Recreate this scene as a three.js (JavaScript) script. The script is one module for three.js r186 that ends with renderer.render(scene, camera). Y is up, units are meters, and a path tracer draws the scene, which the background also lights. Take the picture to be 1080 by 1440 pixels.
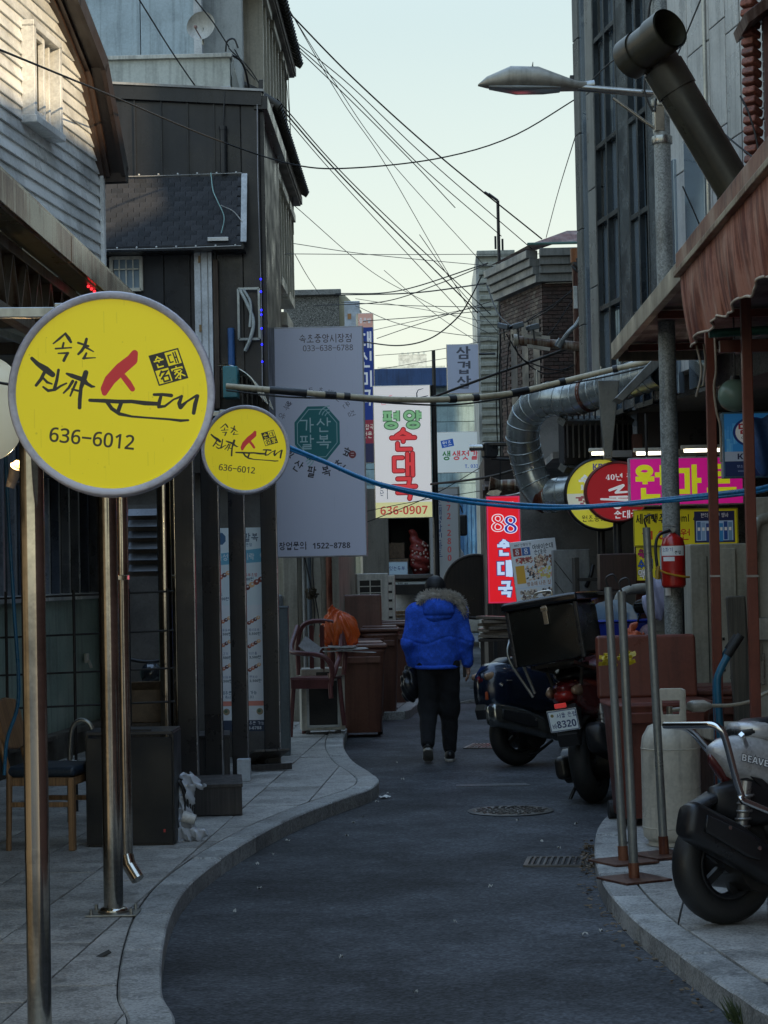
import * as THREE from 'three';
import { mergeGeometries, mergeVertices } from 'three/addons/utils/BufferGeometryUtils.js';
import { RoundedBoxGeometry } from 'three/addons/geometries/RoundedBoxGeometry.js';
import { MarchingCubes } from 'three/addons/objects/MarchingCubes.js';

// ---------- camera, sky, sun, exposure ----------
const scene = new THREE.Scene();
const FP = 2900, CAMY = 1.7;                                   // focal length in photo pixels, eye height
const camera = new THREE.PerspectiveCamera(2 * Math.atan(720 / FP) * 180 / Math.PI, 0.75, 0.1, 1500);
camera.rotation.order = 'YXZ';
camera.position.set(0, CAMY, 0);
camera.rotation.set(Math.atan(85 / FP), Math.atan(60 / FP), -0.02);
camera.updateMatrixWorld(true);
const renderer = new THREE.WebGLRenderer({ antialias: true });
renderer.setSize(768, 1024);
renderer.toneMapping = THREE.LinearToneMapping;
renderer.toneMappingExposure = 1.92;
renderer.shadowMap.enabled = true;

// clear evening sky: cream at the horizon, pale blue above
{
  const W = 64, H = 256, d = new Float32Array(W * H * 4);
  const stops = [[-90, .10, .095, .085], [-1, .12, .115, .10], [0, .505, .49, .385], [4, .49, .51, .42], [8, .455, .50, .44], [11, .415, .475, .445], [15, .355, .435, .44], [35, .385, .53, .68], [90, .39, .61, 1.0]];
  for (let j = 0; j < H; j++) {
    const e = ((j + .5) / H - .5) * 180;
    let k = 1; while (k < stops.length - 1 && stops[k][0] < e) k++;
    const a = stops[k - 1], b = stops[k], t = Math.min(1, Math.max(0, (e - a[0]) / (b[0] - a[0])));
    for (let i = 0; i < W; i++) { const o = (j * W + i) * 4; for (let c = 0; c < 3; c++) d[o + c] = a[c + 1] + (b[c + 1] - a[c + 1]) * t; d[o + 3] = 1; }
  }
  const t = new THREE.DataTexture(d, W, H, THREE.RGBAFormat, THREE.FloatType);
  t.mapping = THREE.EquirectangularReflectionMapping; t.magFilter = THREE.LinearFilter; t.wrapS = THREE.RepeatWrapping; t.needsUpdate = true;
  scene.background = t; scene.environment = t;
  scene.backgroundIntensity = 1; scene.environmentIntensity = 1;
}
const sun = new THREE.DirectionalLight(new THREE.Color(1.0, .78, .48), 2.6);   // low sun from the right, behind the camera
sun.position.set(30, 13, 16); sun.target.position.set(0, 0, -14);
sun.castShadow = true; sun.shadow.radius = 2; sun.shadow.mapSize.set(2048, 2048);
Object.assign(sun.shadow.camera, { left: -40, right: 40, top: 40, bottom: -40, near: 1, far: 120 });
scene.add(sun, sun.target);

// ---------- helpers ----------
let seed = 7;
const rnd = () => { seed = (seed + 0x6d2b79f5) | 0; let t = Math.imul(seed ^ (seed >>> 15), 1 | seed); t = (t + Math.imul(t ^ (t >>> 7), 61 | t)) ^ t; return ((t ^ (t >>> 14)) >>> 0) / 4294967296; };
const rr = (a, b) => a + (b - a) * rnd();
const V = (x, y, z) => new THREE.Vector3(x, y, z);
const PI = Math.PI;
// a pixel of the photograph gives a direction; the depth comes from what the thing stands on
function ray(px, py) { return V((px - 540) / FP, -(py - 720) / FP, -1).applyQuaternion(camera.quaternion); }
function P(px, py, z) { const d = ray(px, py); return d.multiplyScalar(z / -d.z).add(camera.position); }
function G(px, py, y = 0) { const d = ray(px, py); return d.multiplyScalar((y - CAMY) / d.y).add(camera.position); }
const S = (z) => FP / z;                                        // pixels per metre at a depth

const used = new Map();
function numbered(n) { const k = used.get(n) || 0; used.set(n, k + 1); return k ? n + '_' + String(k).padStart(3, '0') : n; }
function norm(g) {
  if (g.index) g = g.toNonIndexed();
  for (const k of Object.keys(g.attributes)) if (!['position', 'normal', 'uv'].includes(k)) g.deleteAttribute(k);
  if (!g.attributes.normal) g.computeVertexNormals();
  if (!g.attributes.uv) g.setAttribute('uv', new THREE.BufferAttribute(new Float32Array(g.attributes.position.count * 2), 2));
  g.morphAttributes = {}; g.clearGroups();
  return g;
}
function uvBox(g, ox = 0, oy = 0) {                              // uv in metres, one projection per dominant axis
  const p = g.attributes.position, uv = g.attributes.uv, a = V(0, 0, 0), b = V(0, 0, 0), c = V(0, 0, 0);
  for (let i = 0; i < p.count; i += 3) {
    a.fromBufferAttribute(p, i); b.fromBufferAttribute(p, i + 1); c.fromBufferAttribute(p, i + 2);
    const n = b.clone().sub(a).cross(c.clone().sub(a)), x = Math.abs(n.x), y = Math.abs(n.y), z = Math.abs(n.z);
    for (let k = 0; k < 3; k++) {
      const X = p.getX(i + k), Y = p.getY(i + k), Z = p.getZ(i + k);
      if (y >= x && y >= z) uv.setXY(i + k, X + ox, Z + oy); else if (x >= z) uv.setXY(i + k, Z + ox, Y + oy); else uv.setXY(i + k, X + ox, Y + oy);
    }
  }
  return g;
}
function geo(list, keepUV) {
  if (!Array.isArray(list)) list = [list];
  list = list.flat(3).map(norm);
  const g = list.length > 1 ? mergeGeometries(list) : list[0];
  if (!keepUV) uvBox(g, rnd() * 3, rnd() * 3);
  return g;
}
function tag(o, label, category, group, kind) {
  o.userData = {};
  if (label) o.userData.label = label;
  if (category) o.userData.category = category;
  if (group) o.userData.group = group;
  if (kind) o.userData.kind = kind;
  return o;
}
function thing(name, label, category, pos = V(0, 0, 0), opt = {}) {
  const o = new THREE.Group(); o.name = numbered(name); o.position.copy(pos); o.rotation.y = opt.ry || 0;
  scene.add(o); return tag(o, label, category, opt.group);
}
function part(name, list, m, parent, opt = {}) {                 // one named mesh under its thing or part
  const o = new THREE.Mesh(list.isBufferGeometry && opt.raw ? list : geo(list, opt.uv), m);
  o.name = name; o.castShadow = o.receiveShadow = true;
  if (opt.stuff) o.userData.kind = 'stuff';
  if (opt.label) o.userData.label = opt.label;
  parent.add(o); return o;
}
function solo(name, list, m, label, category, opt = {}) {        // a thing that is one mesh
  const o = part(numbered(name), list, m, scene, opt);
  return tag(o, label, category, opt.group, opt.kind);
}
function struct(name, list, m, opt = {}) { const o = part(numbered(name), list, m, scene, opt); return tag(o, opt.label, null, null, 'structure'); }
function copyOf(o, pos, opt = {}) {
  const c = o.clone(); c.name = numbered(o.name.replace(/_\d{3}$/, '')); if (pos) c.position.copy(pos);
  c.userData = { ...o.userData }; if (opt.label) c.userData.label = opt.label; if (opt.group) c.userData.group = opt.group;
  if (opt.ry !== undefined) c.rotation.y = opt.ry; scene.add(c); return c;
}
// geometries
function B(w, h, d, x = 0, y = 0, z = 0, r = 0.004, rot) {        // box with rounded edges, centred
  const g = r > 0 ? new RoundedBoxGeometry(w, h, d, 1, Math.min(r, w / 2.1, h / 2.1, d / 2.1)) : new THREE.BoxGeometry(w, h, d);
  if (rot) g.applyMatrix4(new THREE.Matrix4().makeRotationFromEuler(new THREE.Euler(...rot)));
  return g.translate(x, y, z);
}
const Bb = (w, h, d, x, y, z, r, rot) => B(w, h, d, x, y + h / 2, z, r, rot);   // standing on y
function C(a, b, r0, r1 = r0, seg = 14, open = false) {           // tapered cylinder from a to b
  const d = b.clone().sub(a), l = d.length();
  const g = new THREE.CylinderGeometry(r1, r0, l, seg, 1, open);
  g.applyQuaternion(new THREE.Quaternion().setFromUnitVectors(V(0, 1, 0), d.normalize()));
  return g.translate((a.x + b.x) / 2, (a.y + b.y) / 2, (a.z + b.z) / 2);
}
function T(pts, r, seg = 8, n = 0, closed = false, kind = 'catmullrom') { // tube through points
  const c = new THREE.CatmullRomCurve3(pts, closed, kind, .5);
  return new THREE.TubeGeometry(c, n || Math.max(4, pts.length * 6), r, seg, closed);
}
function bar(a, b, w, t) {                                        // square bar from a to b
  const d = b.clone().sub(a), l = d.length(), g = new THREE.BoxGeometry(w, l, t || w);
  g.applyQuaternion(new THREE.Quaternion().setFromUnitVectors(V(0, 1, 0), d.normalize()));
  return g.translate((a.x + b.x) / 2, (a.y + b.y) / 2, (a.z + b.z) / 2);
}
function EX(pts, depth, bevel = 0.004, holes) {                   // outline (x, y) with thickness along z, centred
  const s = new THREE.Shape(pts.map((p) => new THREE.Vector2(p[0], p[1])));
  if (holes) for (const h of holes) s.holes.push(new THREE.Path(h.map((p) => new THREE.Vector2(p[0], p[1]))));
  const g = new THREE.ExtrudeGeometry(s, { depth: Math.max(.001, depth - bevel * 2), bevelEnabled: bevel > 0, bevelSize: bevel, bevelThickness: bevel, bevelSegments: 1, bevelOffset: -bevel, curveSegments: 6 });
  return g.translate(0, 0, -(depth - bevel * 2) / 2);
}
function slab(pts, y0, y1, bevel = 0) {                            // flat piece from a ground outline (x, z)
  return EX(pts.map((p) => [p[0], -p[1]]), y1 - y0, bevel).rotateX(-PI / 2).translate(0, (y0 + y1) / 2, 0);
}
const L = (pts, seg = 24) => new THREE.LatheGeometry(pts.map((p) => new THREE.Vector2(p[0], p[1])), seg);
function loft(st, seg = 20) {                                     // hull through stations [x, yBottom, yTop, halfWidth, power, zShift] along x
  const pos = [], idx = [];
  for (const [x, y0, y1, w, n = 2.6, dz = 0] of st) for (let i = 0; i < seg; i++) {
    const a = i / seg * PI * 2, c = Math.cos(a), s = Math.sin(a), q = (v) => Math.sign(v) * Math.pow(Math.abs(v), 2 / n);
    pos.push(x, (y0 + y1) / 2 + q(s) * (y1 - y0) / 2, q(c) * w + dz);
  }
  for (let k = 0; k < st.length - 1; k++) for (let i = 0; i < seg; i++) { const a = k * seg + i, b = k * seg + (i + 1) % seg; idx.push(a, a + seg, b, b, a + seg, b + seg); }
  for (const [k, f] of [[0, 1], [st.length - 1, 0]]) {
    const c = pos.length / 3, s = st[k]; pos.push(s[0], (s[1] + s[2]) / 2, s[5] || 0);
    for (let i = 0; i < seg; i++) { const a = k * seg + i, b = k * seg + (i + 1) % seg; f ? idx.push(c, a, b) : idx.push(c, b, a); }
  }
  const g = new THREE.BufferGeometry(); g.setAttribute('position', new THREE.Float32BufferAttribute(pos, 3)); g.setIndex(idx); g.computeVertexNormals(); return g;
}
function quad(a, b, c, d) {                                       // two-triangle sheet a b c d with uv 0..1 (a = lower left, b = lower right)
  const g = new THREE.BufferGeometry();
  g.setAttribute('position', new THREE.Float32BufferAttribute([a, b, c, a, c, d].flatMap((v) => [v.x, v.y, v.z]), 3));
  g.setAttribute('uv', new THREE.Float32BufferAttribute([0, 0, 1, 0, 1, 1, 0, 0, 1, 1, 0, 1], 2)); g.computeVertexNormals(); return g;
}
const mv = (g, x, y, z) => (Array.isArray(g) ? g : [g]).map((k) => k.clone().translate(x, y, z));
function rotY(g, a) { return g.rotateY(a); }
// mesh of a distance field
function sdf(fn, min, max, res) {
  const mc = new MarchingCubes(res, new THREE.MeshStandardMaterial(), false, false, 400000); mc.isolation = 0;
  const h = res / 2, e = max.clone().sub(min).multiplyScalar(.5), c = max.clone().add(min).multiplyScalar(.5), q = V(0, 0, 0);
  for (let k = 0; k < res; k++) for (let j = 0; j < res; j++) for (let i = 0; i < res; i++) {
    q.set(c.x + (i - h) / h * e.x, c.y + (j - h) / h * e.y, c.z + (k - h) / h * e.z);
    mc.field[k * res * res + j * res + i] = -fn(q.x, q.y, q.z);
  }
  mc.update();
  const n = mc.count, p = new Float32Array(n * 3);
  for (let i = 0; i < n; i++) { p[i * 3] = mc.positionArray[i * 3] * e.x + c.x; p[i * 3 + 1] = mc.positionArray[i * 3 + 1] * e.y + c.y; p[i * 3 + 2] = mc.positionArray[i * 3 + 2] * e.z + c.z; }
  let g = new THREE.BufferGeometry(); g.setAttribute('position', new THREE.BufferAttribute(p, 3));
  g = mergeVertices(g, 1e-5); g.computeVertexNormals(); return g;
}
const smin = (a, b, k) => { const h = Math.max(k - Math.abs(a - b), 0) / k; return Math.min(a, b) - h * h * k * .25; };
function cap(x, y, z, a, b, ra, rb) {                              // distance to a tapered capsule
  const dx = b[0] - a[0], dy = b[1] - a[1], dz = b[2] - a[2], t = Math.min(1, Math.max(0, ((x - a[0]) * dx + (y - a[1]) * dy + (z - a[2]) * dz) / (dx * dx + dy * dy + dz * dz + 1e-9)));
  return Math.hypot(x - a[0] - dx * t, y - a[1] - dy * t, z - a[2] - dz * t) - (ra + (rb - ra) * t);
}
function ell(x, y, z, c, r) { const a = (x - c[0]) / r[0], b = (y - c[1]) / r[1], d = (z - c[2]) / r[2], k = Math.hypot(a, b, d), k2 = Math.hypot(a / r[0], b / r[1], d / r[2]); return k * (k - 1) / (k2 + 1e-9); }

// ---------- noise textures (grain, stains, wear) ----------
function lattice(n, s) { const o = new Float32Array(n * n); let q = s * 7919 + 13; for (let i = 0; i < n * n; i++) { q = (Math.imul(q, 1664525) + 1013904223) | 0; o[i] = (q >>> 0) / 4294967296; } return o; }
function fbm(W, H, fx, fy, oct, s, gain = .5) {                      // tileable value noise
  const out = new Float32Array(W * H); let amp = 1, sum = 0;
  for (let o = 0; o < oct; o++) {
    const nx = Math.min(W, fx << o), ny = Math.min(H, fy << o), n = Math.max(nx, ny), la = lattice(n, s + o * 31);
    for (let j = 0; j < H; j++) {
      const v = j / H * ny, j0 = Math.floor(v), tv = v - j0, sv = tv * tv * (3 - 2 * tv), r0 = (j0 % ny) * n, r1 = ((j0 + 1) % ny) * n;
      for (let i = 0; i < W; i++) {
        const u = i / W * nx, i0 = Math.floor(u), tu = u - i0, su = tu * tu * (3 - 2 * tu), c0 = i0 % nx, c1 = (i0 + 1) % nx;
        out[j * W + i] += amp * ((la[r0 + c0] * (1 - su) + la[r0 + c1] * su) * (1 - sv) + (la[r1 + c0] * (1 - su) + la[r1 + c1] * su) * sv);
      }
    }
    sum += amp; amp *= gain;
  }
  for (let i = 0; i < out.length; i++) out[i] /= sum;
  return out;
}
function tex(W, H, fn, metres, srgb = true) {                       // fn(i, x, y) -> [r, g, b] in 0..255
  const d = new Uint8Array(W * H * 4);
  for (let y = 0; y < H; y++) for (let x = 0; x < W; x++) { const i = y * W + x, c = fn(i, x, y); d[i * 4] = c[0]; d[i * 4 + 1] = c[1] ?? c[0]; d[i * 4 + 2] = c[2] ?? c[0]; d[i * 4 + 3] = 255; }
  const t = new THREE.DataTexture(d, W, H); t.wrapS = t.wrapT = THREE.RepeatWrapping; t.magFilter = THREE.LinearFilter; t.minFilter = THREE.LinearMipmapLinearFilter; t.generateMipmaps = true;
  if (srgb) t.colorSpace = THREE.SRGBColorSpace;
  const m = Array.isArray(metres) ? metres : [metres, metres]; t.repeat.set(1 / m[0], 1 / m[1]); t.needsUpdate = true; return t;
}
const clamp = (v, a = 0, b = 255) => Math.max(a, Math.min(b, v));
const nA = fbm(512, 512, 4, 4, 7, 1, .6), nB = fbm(512, 512, 16, 16, 5, 2, .7), nC = fbm(512, 512, 48, 3, 5, 3, .6), nD = fbm(512, 512, 128, 128, 2, 4, .8);
const tMottle = tex(512, 512, (i) => { const v = 175 + (nA[i] - .5) * 190 + (nD[i] - .5) * 40; const c = clamp(v + 62); return [c, c * .99, c * .97]; }, 1.7);
const tGrime = tex(512, 512, (i) => { const s = clamp((nC[i] - .5) * 4, 0, 1), p = clamp((nA[i] - .5) * 3.5, 0, 1); const v = clamp(250 - s * 34 - p * 34 + (nD[i] - .5) * 30); return [v, v * .98, v * .93]; }, 2.3);
const tRust = tex(512, 512, (i) => { const k = clamp((nA[i] * .6 + nC[i] * .5 - .5) * 5, 0, 1), g = (nD[i] - .5) * 40; return [clamp(255 - k * 110 + g), clamp(255 - k * 165 + g), clamp(255 - k * 195 + g)]; }, 1.3);
const tGran = tex(512, 512, (i) => { const v = clamp(222 + (nD[i] - .5) * 130 + (nA[i] - .5) * 130 - clamp((nB[i] - .56) * 5, 0, 1) * 40); return [v, v, v * .985]; }, 1.1);
const tWood = tex(512, 512, (i) => { const v = clamp(205 + (nC[i] - .5) * 160 + (nD[i] - .5) * 20); return [v, v * .97, v * .92]; }, [.5, 1.2]);
const tFab = tex(512, 512, (i) => { const v = clamp(225 + (nB[i] - .5) * 110 + (nD[i] - .5) * 60); return [v, v, v]; }, .5);
const bFine = tex(512, 512, (i) => [clamp(128 + (nD[i] - .5) * 200 + (nB[i] - .5) * 100)], .5, false);
const bSoft = tex(512, 512, (i) => [clamp(nA[i] * 255)], 1.0, false);
const rWear = tex(512, 512, (i) => { const v = clamp(190 + (nA[i] - .5) * 260); return [v]; }, 1.1, false);
const MATS = new Map();
// colour (linear rgb or css), roughness, metalness, options
function mat(c, rough = .7, metal = 0, o = {}) {
  const key = JSON.stringify([c, rough, metal, o.k || 0, o.tx || '', o.em || 0, o.x || 0]);
  if (MATS.has(key)) return MATS.get(key);
  const col = Array.isArray(c) ? new THREE.Color().setRGB(...c) : new THREE.Color(c);
  const m = new THREE.MeshPhysicalMaterial({ color: col, roughness: rough, metalness: metal, side: THREE.DoubleSide });
  const tx = o.tx === undefined ? 'mottle' : o.tx;
  if (tx) m.map = { mottle: tMottle, grime: tGrime, rust: tRust, gran: tGran, wood: tWood, fab: tFab }[tx];
  if (tx && rough > .15 && !o.nr) m.roughnessMap = rWear;
  if (o.bump) { m.bumpMap = o.soft ? bSoft : bFine; m.bumpScale = o.bump; }
  if (o.coat) { m.clearcoat = o.coat; m.clearcoatRoughness = o.cr ?? .15; }
  if (o.em) { m.emissive = new THREE.Color().setRGB(...o.em); m.emissiveIntensity = 1; }
  if (o.x) Object.assign(m, o.x);
  MATS.set(key, m); return m;
}
const K = {                                                       // common materials
  steel: mat([.62, .59, .53], .17, 1, { tx: 'mottle', k: 1 }), galv: mat([.42, .44, .46], .48, .85, { tx: 'grime' }), dkmetal: mat([.035, .036, .04], .5, .2), black: mat([.018, .018, .02], .55),
  blackgl: mat([.012, .012, .014], .25, 0, { coat: .3 }), rubber: mat([.02, .02, .02], .85, 0, { bump: .001 }), white: mat([.72, .72, .70], .55, 0, { tx: 'grime' }), cream: mat([.6, .57, .48], .6, 0, { tx: 'grime' }),
  brown: mat([.11, .055, .035], .7, 0, { tx: 'grime' }), redpost: mat([.17, .042, .025], .6, 0, { tx: 'grime' }), wood: mat([.42, .25, .13], .55, 0, { tx: 'wood' }), dkwood: mat([.07, .055, .048], .65, 0, { tx: 'wood' }),
  conc: mat([.30, .30, .29], .9, 0, { tx: 'gran', bump: .002 }), rust: mat([.20, .075, .035], .85, .2, { tx: 'rust', bump: .002 }), glass: mat([.02, .025, .03], .06, 0, { tx: '', x: { ior: 1.7 } }), alu: mat([.60, .61, .62], .35, .9, { tx: 'grime' }),
  card: mat([.36, .24, .13], .85, 0, { tx: 'fab' }), paper: mat([.72, .72, .70], .8, 0), chrome: mat([.75, .75, .74], .1, 1, { tx: '' }), dark: mat([.16, .15, .14], .8), grey: mat([.22, .22, .22], .6), silver: mat([.46, .47, .49], .32, .75),
};
// ---------- lettering: Korean syllables drawn stroke by stroke ----------
const LC = [...'ㄱㄲㄴㄷㄸㄹㅁㅂㅃㅅㅆㅇㅈㅉㅊㅋㅌㅍㅎ'], VC = [...'ㅏㅐㅑㅒㅓㅔㅕㅖㅗㅘㅙㅚㅛㅜㅝㅞㅟㅠㅡㅢㅣ'], TC = ['', ...'ㄱㄲㄳㄴㄵㄶㄷㄹㄺㄻㄼㄽㄾㄿㅀㅁㅂㅄㅅㅆㅇㅈㅊㅋㅌㅍㅎ'];
const JA = {
  ㄱ: [[.1, .12, .88, .12, .8, .95]], ㄴ: [[.15, .08, .15, .88, .92, .88]], ㄷ: [[.88, .12, .15, .12, .15, .88, .92, .88]], ㄹ: [[.12, .1, .86, .1, .86, .48, .14, .48, .14, .9, .92, .9]],
  ㅁ: [[.14, .12, .86, .12, .86, .88, .14, .88, .14, .1]], ㅂ: [[.15, .06, .15, .9, .85, .9, .85, .06], [.15, .46, .85, .46]], ㅅ: [[.52, .06, .44, .42, .06, .94], [.48, .4, .94, .94]],
  ㅇ: ['o', .5, .5, .4], ㅈ: [[.1, .14, .9, .14], [.52, .14, .44, .5, .06, .94], [.48, .5, .94, .94]], ㅊ: [[.5, .0, .5, .14], [.1, .26, .9, .26], [.52, .26, .44, .58, .06, .96], [.48, .58, .94, .96]],
  ㅋ: [[.1, .12, .88, .12, .8, .95], [.1, .5, .84, .5]], ㅌ: [[.88, .1, .15, .1, .15, .9, .92, .9], [.15, .5, .84, .5]], ㅍ: [[.06, .14, .94, .14], [.3, .14, .3, .86], [.7, .14, .7, .86], [.04, .86, .96, .86]],
  ㅎ: [[.5, -.02, .5, .1], [.1, .22, .9, .22], ['o', .5, .66, .28]],
};
const DB = { ㄲ: 'ㄱㄱ', ㄸ: 'ㄷㄷ', ㅃ: 'ㅂㅂ', ㅆ: 'ㅅㅅ', ㅉ: 'ㅈㅈ', ㄳ: 'ㄱㅅ', ㄵ: 'ㄴㅈ', ㄶ: 'ㄴㅎ', ㄺ: 'ㄹㄱ', ㄻ: 'ㄹㅁ', ㄼ: 'ㄹㅂ', ㅄ: 'ㅂㅅ' };
function strokeSet(ctx, set, x, y, w, h) {
  if (set[0] === 'o') set = [set];
  for (const s of set) {
    ctx.beginPath();
    if (s[0] === 'o') ctx.ellipse(x + s[1] * w, y + s[2] * h, s[3] * w, s[3] * h * (set.length > 1 ? 1 : 1), 0, 0, PI * 2);
    else for (let i = 0; i < s.length; i += 2) ctx[i ? 'lineTo' : 'moveTo'](x + s[i] * w, y + s[i + 1] * h);
    ctx.stroke();
  }
}
function cons(ctx, c, x, y, w, h) { if (DB[c]) { const [a, b] = [...DB[c]]; cons(ctx, a, x, y, w * .47, h); cons(ctx, b, x + w * .53, y, w * .47, h); } else if (JA[c]) strokeSet(ctx, JA[c], x, y, w, h); }
const VV = { ㅏ: [1, 1], ㅐ: [2, 1], ㅑ: [1, 2], ㅒ: [2, 2], ㅓ: [1, -1], ㅔ: [2, -1], ㅕ: [1, -2], ㅖ: [2, -2], ㅣ: [1, 0] }, HV = { ㅗ: [-1, 1], ㅛ: [-1, 2], ㅜ: [1, 1], ㅠ: [1, 2], ㅡ: [0, 0] }, MV = { ㅘ: 'ㅗㅏ', ㅙ: 'ㅗㅐ', ㅚ: 'ㅗㅣ', ㅝ: 'ㅜㅓ', ㅞ: 'ㅜㅔ', ㅟ: 'ㅜㅣ', ㅢ: 'ㅡㅣ' };
function vert(ctx, v, x, y, w, h) {
  const [bars, tick] = VV[v], ln = (...p) => strokeSet(ctx, [p], x, y, w, h);
  const b1 = bars === 1 ? (tick > 0 ? .35 : .75) : .3, b2 = .85;
  ln(b1, -.02, b1, 1.02); if (bars === 2) ln(b2, -.04, b2, 1.04);
  const n = Math.abs(tick), ys = n === 1 ? [.48] : [.34, .62];
  for (let i = 0; i < n; i++) tick > 0 ? (bars === 2 ? ln(b1, ys[i], b2, ys[i]) : ln(b1, ys[i], 1.05, ys[i])) : ln(-.05 - (bars === 2 ? .1 : 0), ys[i], b1, ys[i]);
}
function horiz(ctx, v, x, y, w, h) {
  const [dir, n] = HV[v], ln = (...p) => strokeSet(ctx, [p], x, y, w, h), base = dir < 0 ? .8 : dir > 0 ? .25 : .5;
  ln(-.04, base, 1.04, base); const xs = n === 1 ? [.5] : [.32, .68];
  for (let i = 0; i < n; i++) ln(xs[i], base, xs[i], dir < 0 ? .1 : 1);
}
function syl(ctx, ch, x, y, w, h) {
  const k = ch.charCodeAt(0) - 0xac00, l = LC[Math.floor(k / 588)], v = VC[Math.floor(k % 588 / 28)], t = TC[k % 28];
  const H = t ? h * .6 : h, y0 = y;
  if (VV[v]) { const lw = VV[v][0] === 2 ? .48 : .56; cons(ctx, l, x + w * .04, y0 + H * .08, w * lw, H * .84); vert(ctx, v, x + w * (lw + .08), y0 + H * .02, w * (.88 - lw), H * .98); }
  else if (HV[v]) { cons(ctx, l, x + w * .18, y0 + H * .02, w * .64, H * .56); horiz(ctx, v, x + w * .06, y0 + H * .6, w * .88, H * .38); }
  else { const [a, b] = [...MV[v]]; cons(ctx, l, x + w * .06, y0 + H * .04, w * .5, H * .5); horiz(ctx, a, x + w * .04, y0 + H * .6, w * .56, H * .36); vert(ctx, b, x + w * .66, y0 + H * .02, w * .3, H * .98); }
  if (t) cons(ctx, t, x + w * .16, y + h * .66, w * .7, h * .34);
}
// text in a size box; Hangul by strokes, everything else by the sans font. wt = stroke weight as a share of the size
function txt(ctx, s, x, y, size, o = {}) {
  const { color = '#222', wt = .1, sx = .92, gap = .06, align = 'left', bold = true, vertical = false, out, serif } = o;
  ctx.save(); ctx.lineCap = o.cap || 'butt'; ctx.lineJoin = o.join || 'miter'; ctx.strokeStyle = color; ctx.fillStyle = color; ctx.textBaseline = 'alphabetic';
  ctx.font = `${bold ? 'bold ' : ''}${size * 1.0}px ${serif ? 'serif' : 'sans-serif'}`;
  const isH = (c) => c >= '가' && c <= '힣', adv = (c) => isH(c) ? size * (sx + gap) : c === ' ' ? size * .35 : ctx.measureText(c).width * (o.lsx || 1) + size * gap * .4;
  if (vertical) { let yy = y; for (const c of s) { if (isH(c)) { ctx.lineWidth = size * wt; syl(ctx, c, x - size * sx / 2, yy, size * sx, size); } else { ctx.textAlign = 'center'; ctx.fillText(c, x, yy + size * .88); } yy += size * (1 + gap) * (o.lead || 1); } ctx.restore(); return; }
  let W = 0; for (const c of s) W += adv(c);
  let xx = align === 'center' ? x - W / 2 : align === 'right' ? x - W : x;
  for (const c of s) {
    if (isH(c)) { if (out) { ctx.save(); ctx.strokeStyle = out; ctx.lineWidth = size * (wt + .1); syl(ctx, c, xx, y, size * sx, size); ctx.restore(); } ctx.lineWidth = size * wt; syl(ctx, c, xx, y, size * sx, size); }
    else if (c !== ' ') { ctx.save(); ctx.translate(xx, y + size * .88); ctx.scale(o.lsx || 1, 1); if (out) { ctx.strokeStyle = out; ctx.lineWidth = size * .1; ctx.strokeText(c, 0, 0); } ctx.fillText(c, 0, 0); ctx.restore(); }
    xx += adv(c);
  }
  ctx.restore();
}
function brush(ctx, pts, color) {                                   // brush stroke: [x, y, width] points
  ctx.fillStyle = color;
  for (let i = 0; i < pts.length - 1; i++) {
    const [x0, y0, w0] = pts[i], [x1, y1, w1] = pts[i + 1], n = Math.ceil(Math.hypot(x1 - x0, y1 - y0) / 1.2) + 1;
    for (let k = 0; k <= n; k++) { const t = k / n; ctx.beginPath(); ctx.arc(x0 + (x1 - x0) * t, y0 + (y1 - y0) * t, (w0 + (w1 - w0) * t) / 2, 0, 7); ctx.fill(); }
  }
}
function canvas(w, h, draw, gain = 1.28) {
  const c = document.createElement('canvas'); c.width = w; c.height = h; const x = c.getContext('2d');
  draw(x, w, h);
  if (gain !== 1) { const im = x.getImageData(0, 0, w, h), d = im.data; for (let i = 0; i < d.length; i++) if (i % 4 !== 3) d[i] = Math.min(245, d[i] * gain); x.putImageData(im, 0, 0); }
  const t = new THREE.CanvasTexture(c); t.colorSpace = THREE.SRGBColorSpace; t.magFilter = THREE.LinearFilter; t.anisotropy = 8; return t;
}
function grimeOn(x, w, h, a = .12, n = 60) {                           // small stains and drips on a printed face
  for (let i = 0; i < n; i++) { x.fillStyle = `rgba(${rr(40, 90)},${rr(38, 80)},${rr(30, 60)},${a * rnd()})`; const bx = rr(0, w), by = rr(0, h); x.fillRect(bx, by, rr(1, w * .006), rr(h * .01, h * .12)); }
  for (let i = 0; i < n; i++) { x.fillStyle = `rgba(60,52,40,${a * 1.6 * rnd()})`; x.beginPath(); x.arc(rr(0, w), rr(0, h), rr(.5, w * .006), 0, 7); x.fill(); }
}
function printMat(t, glow = 0, rough = .45) {
  const m = new THREE.MeshPhysicalMaterial({ map: t, roughness: rough, side: THREE.DoubleSide });
  if (glow) { m.emissiveMap = t; m.emissive = new THREE.Color(1, 1, 1); m.emissiveIntensity = glow; }
  return m;
}
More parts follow.
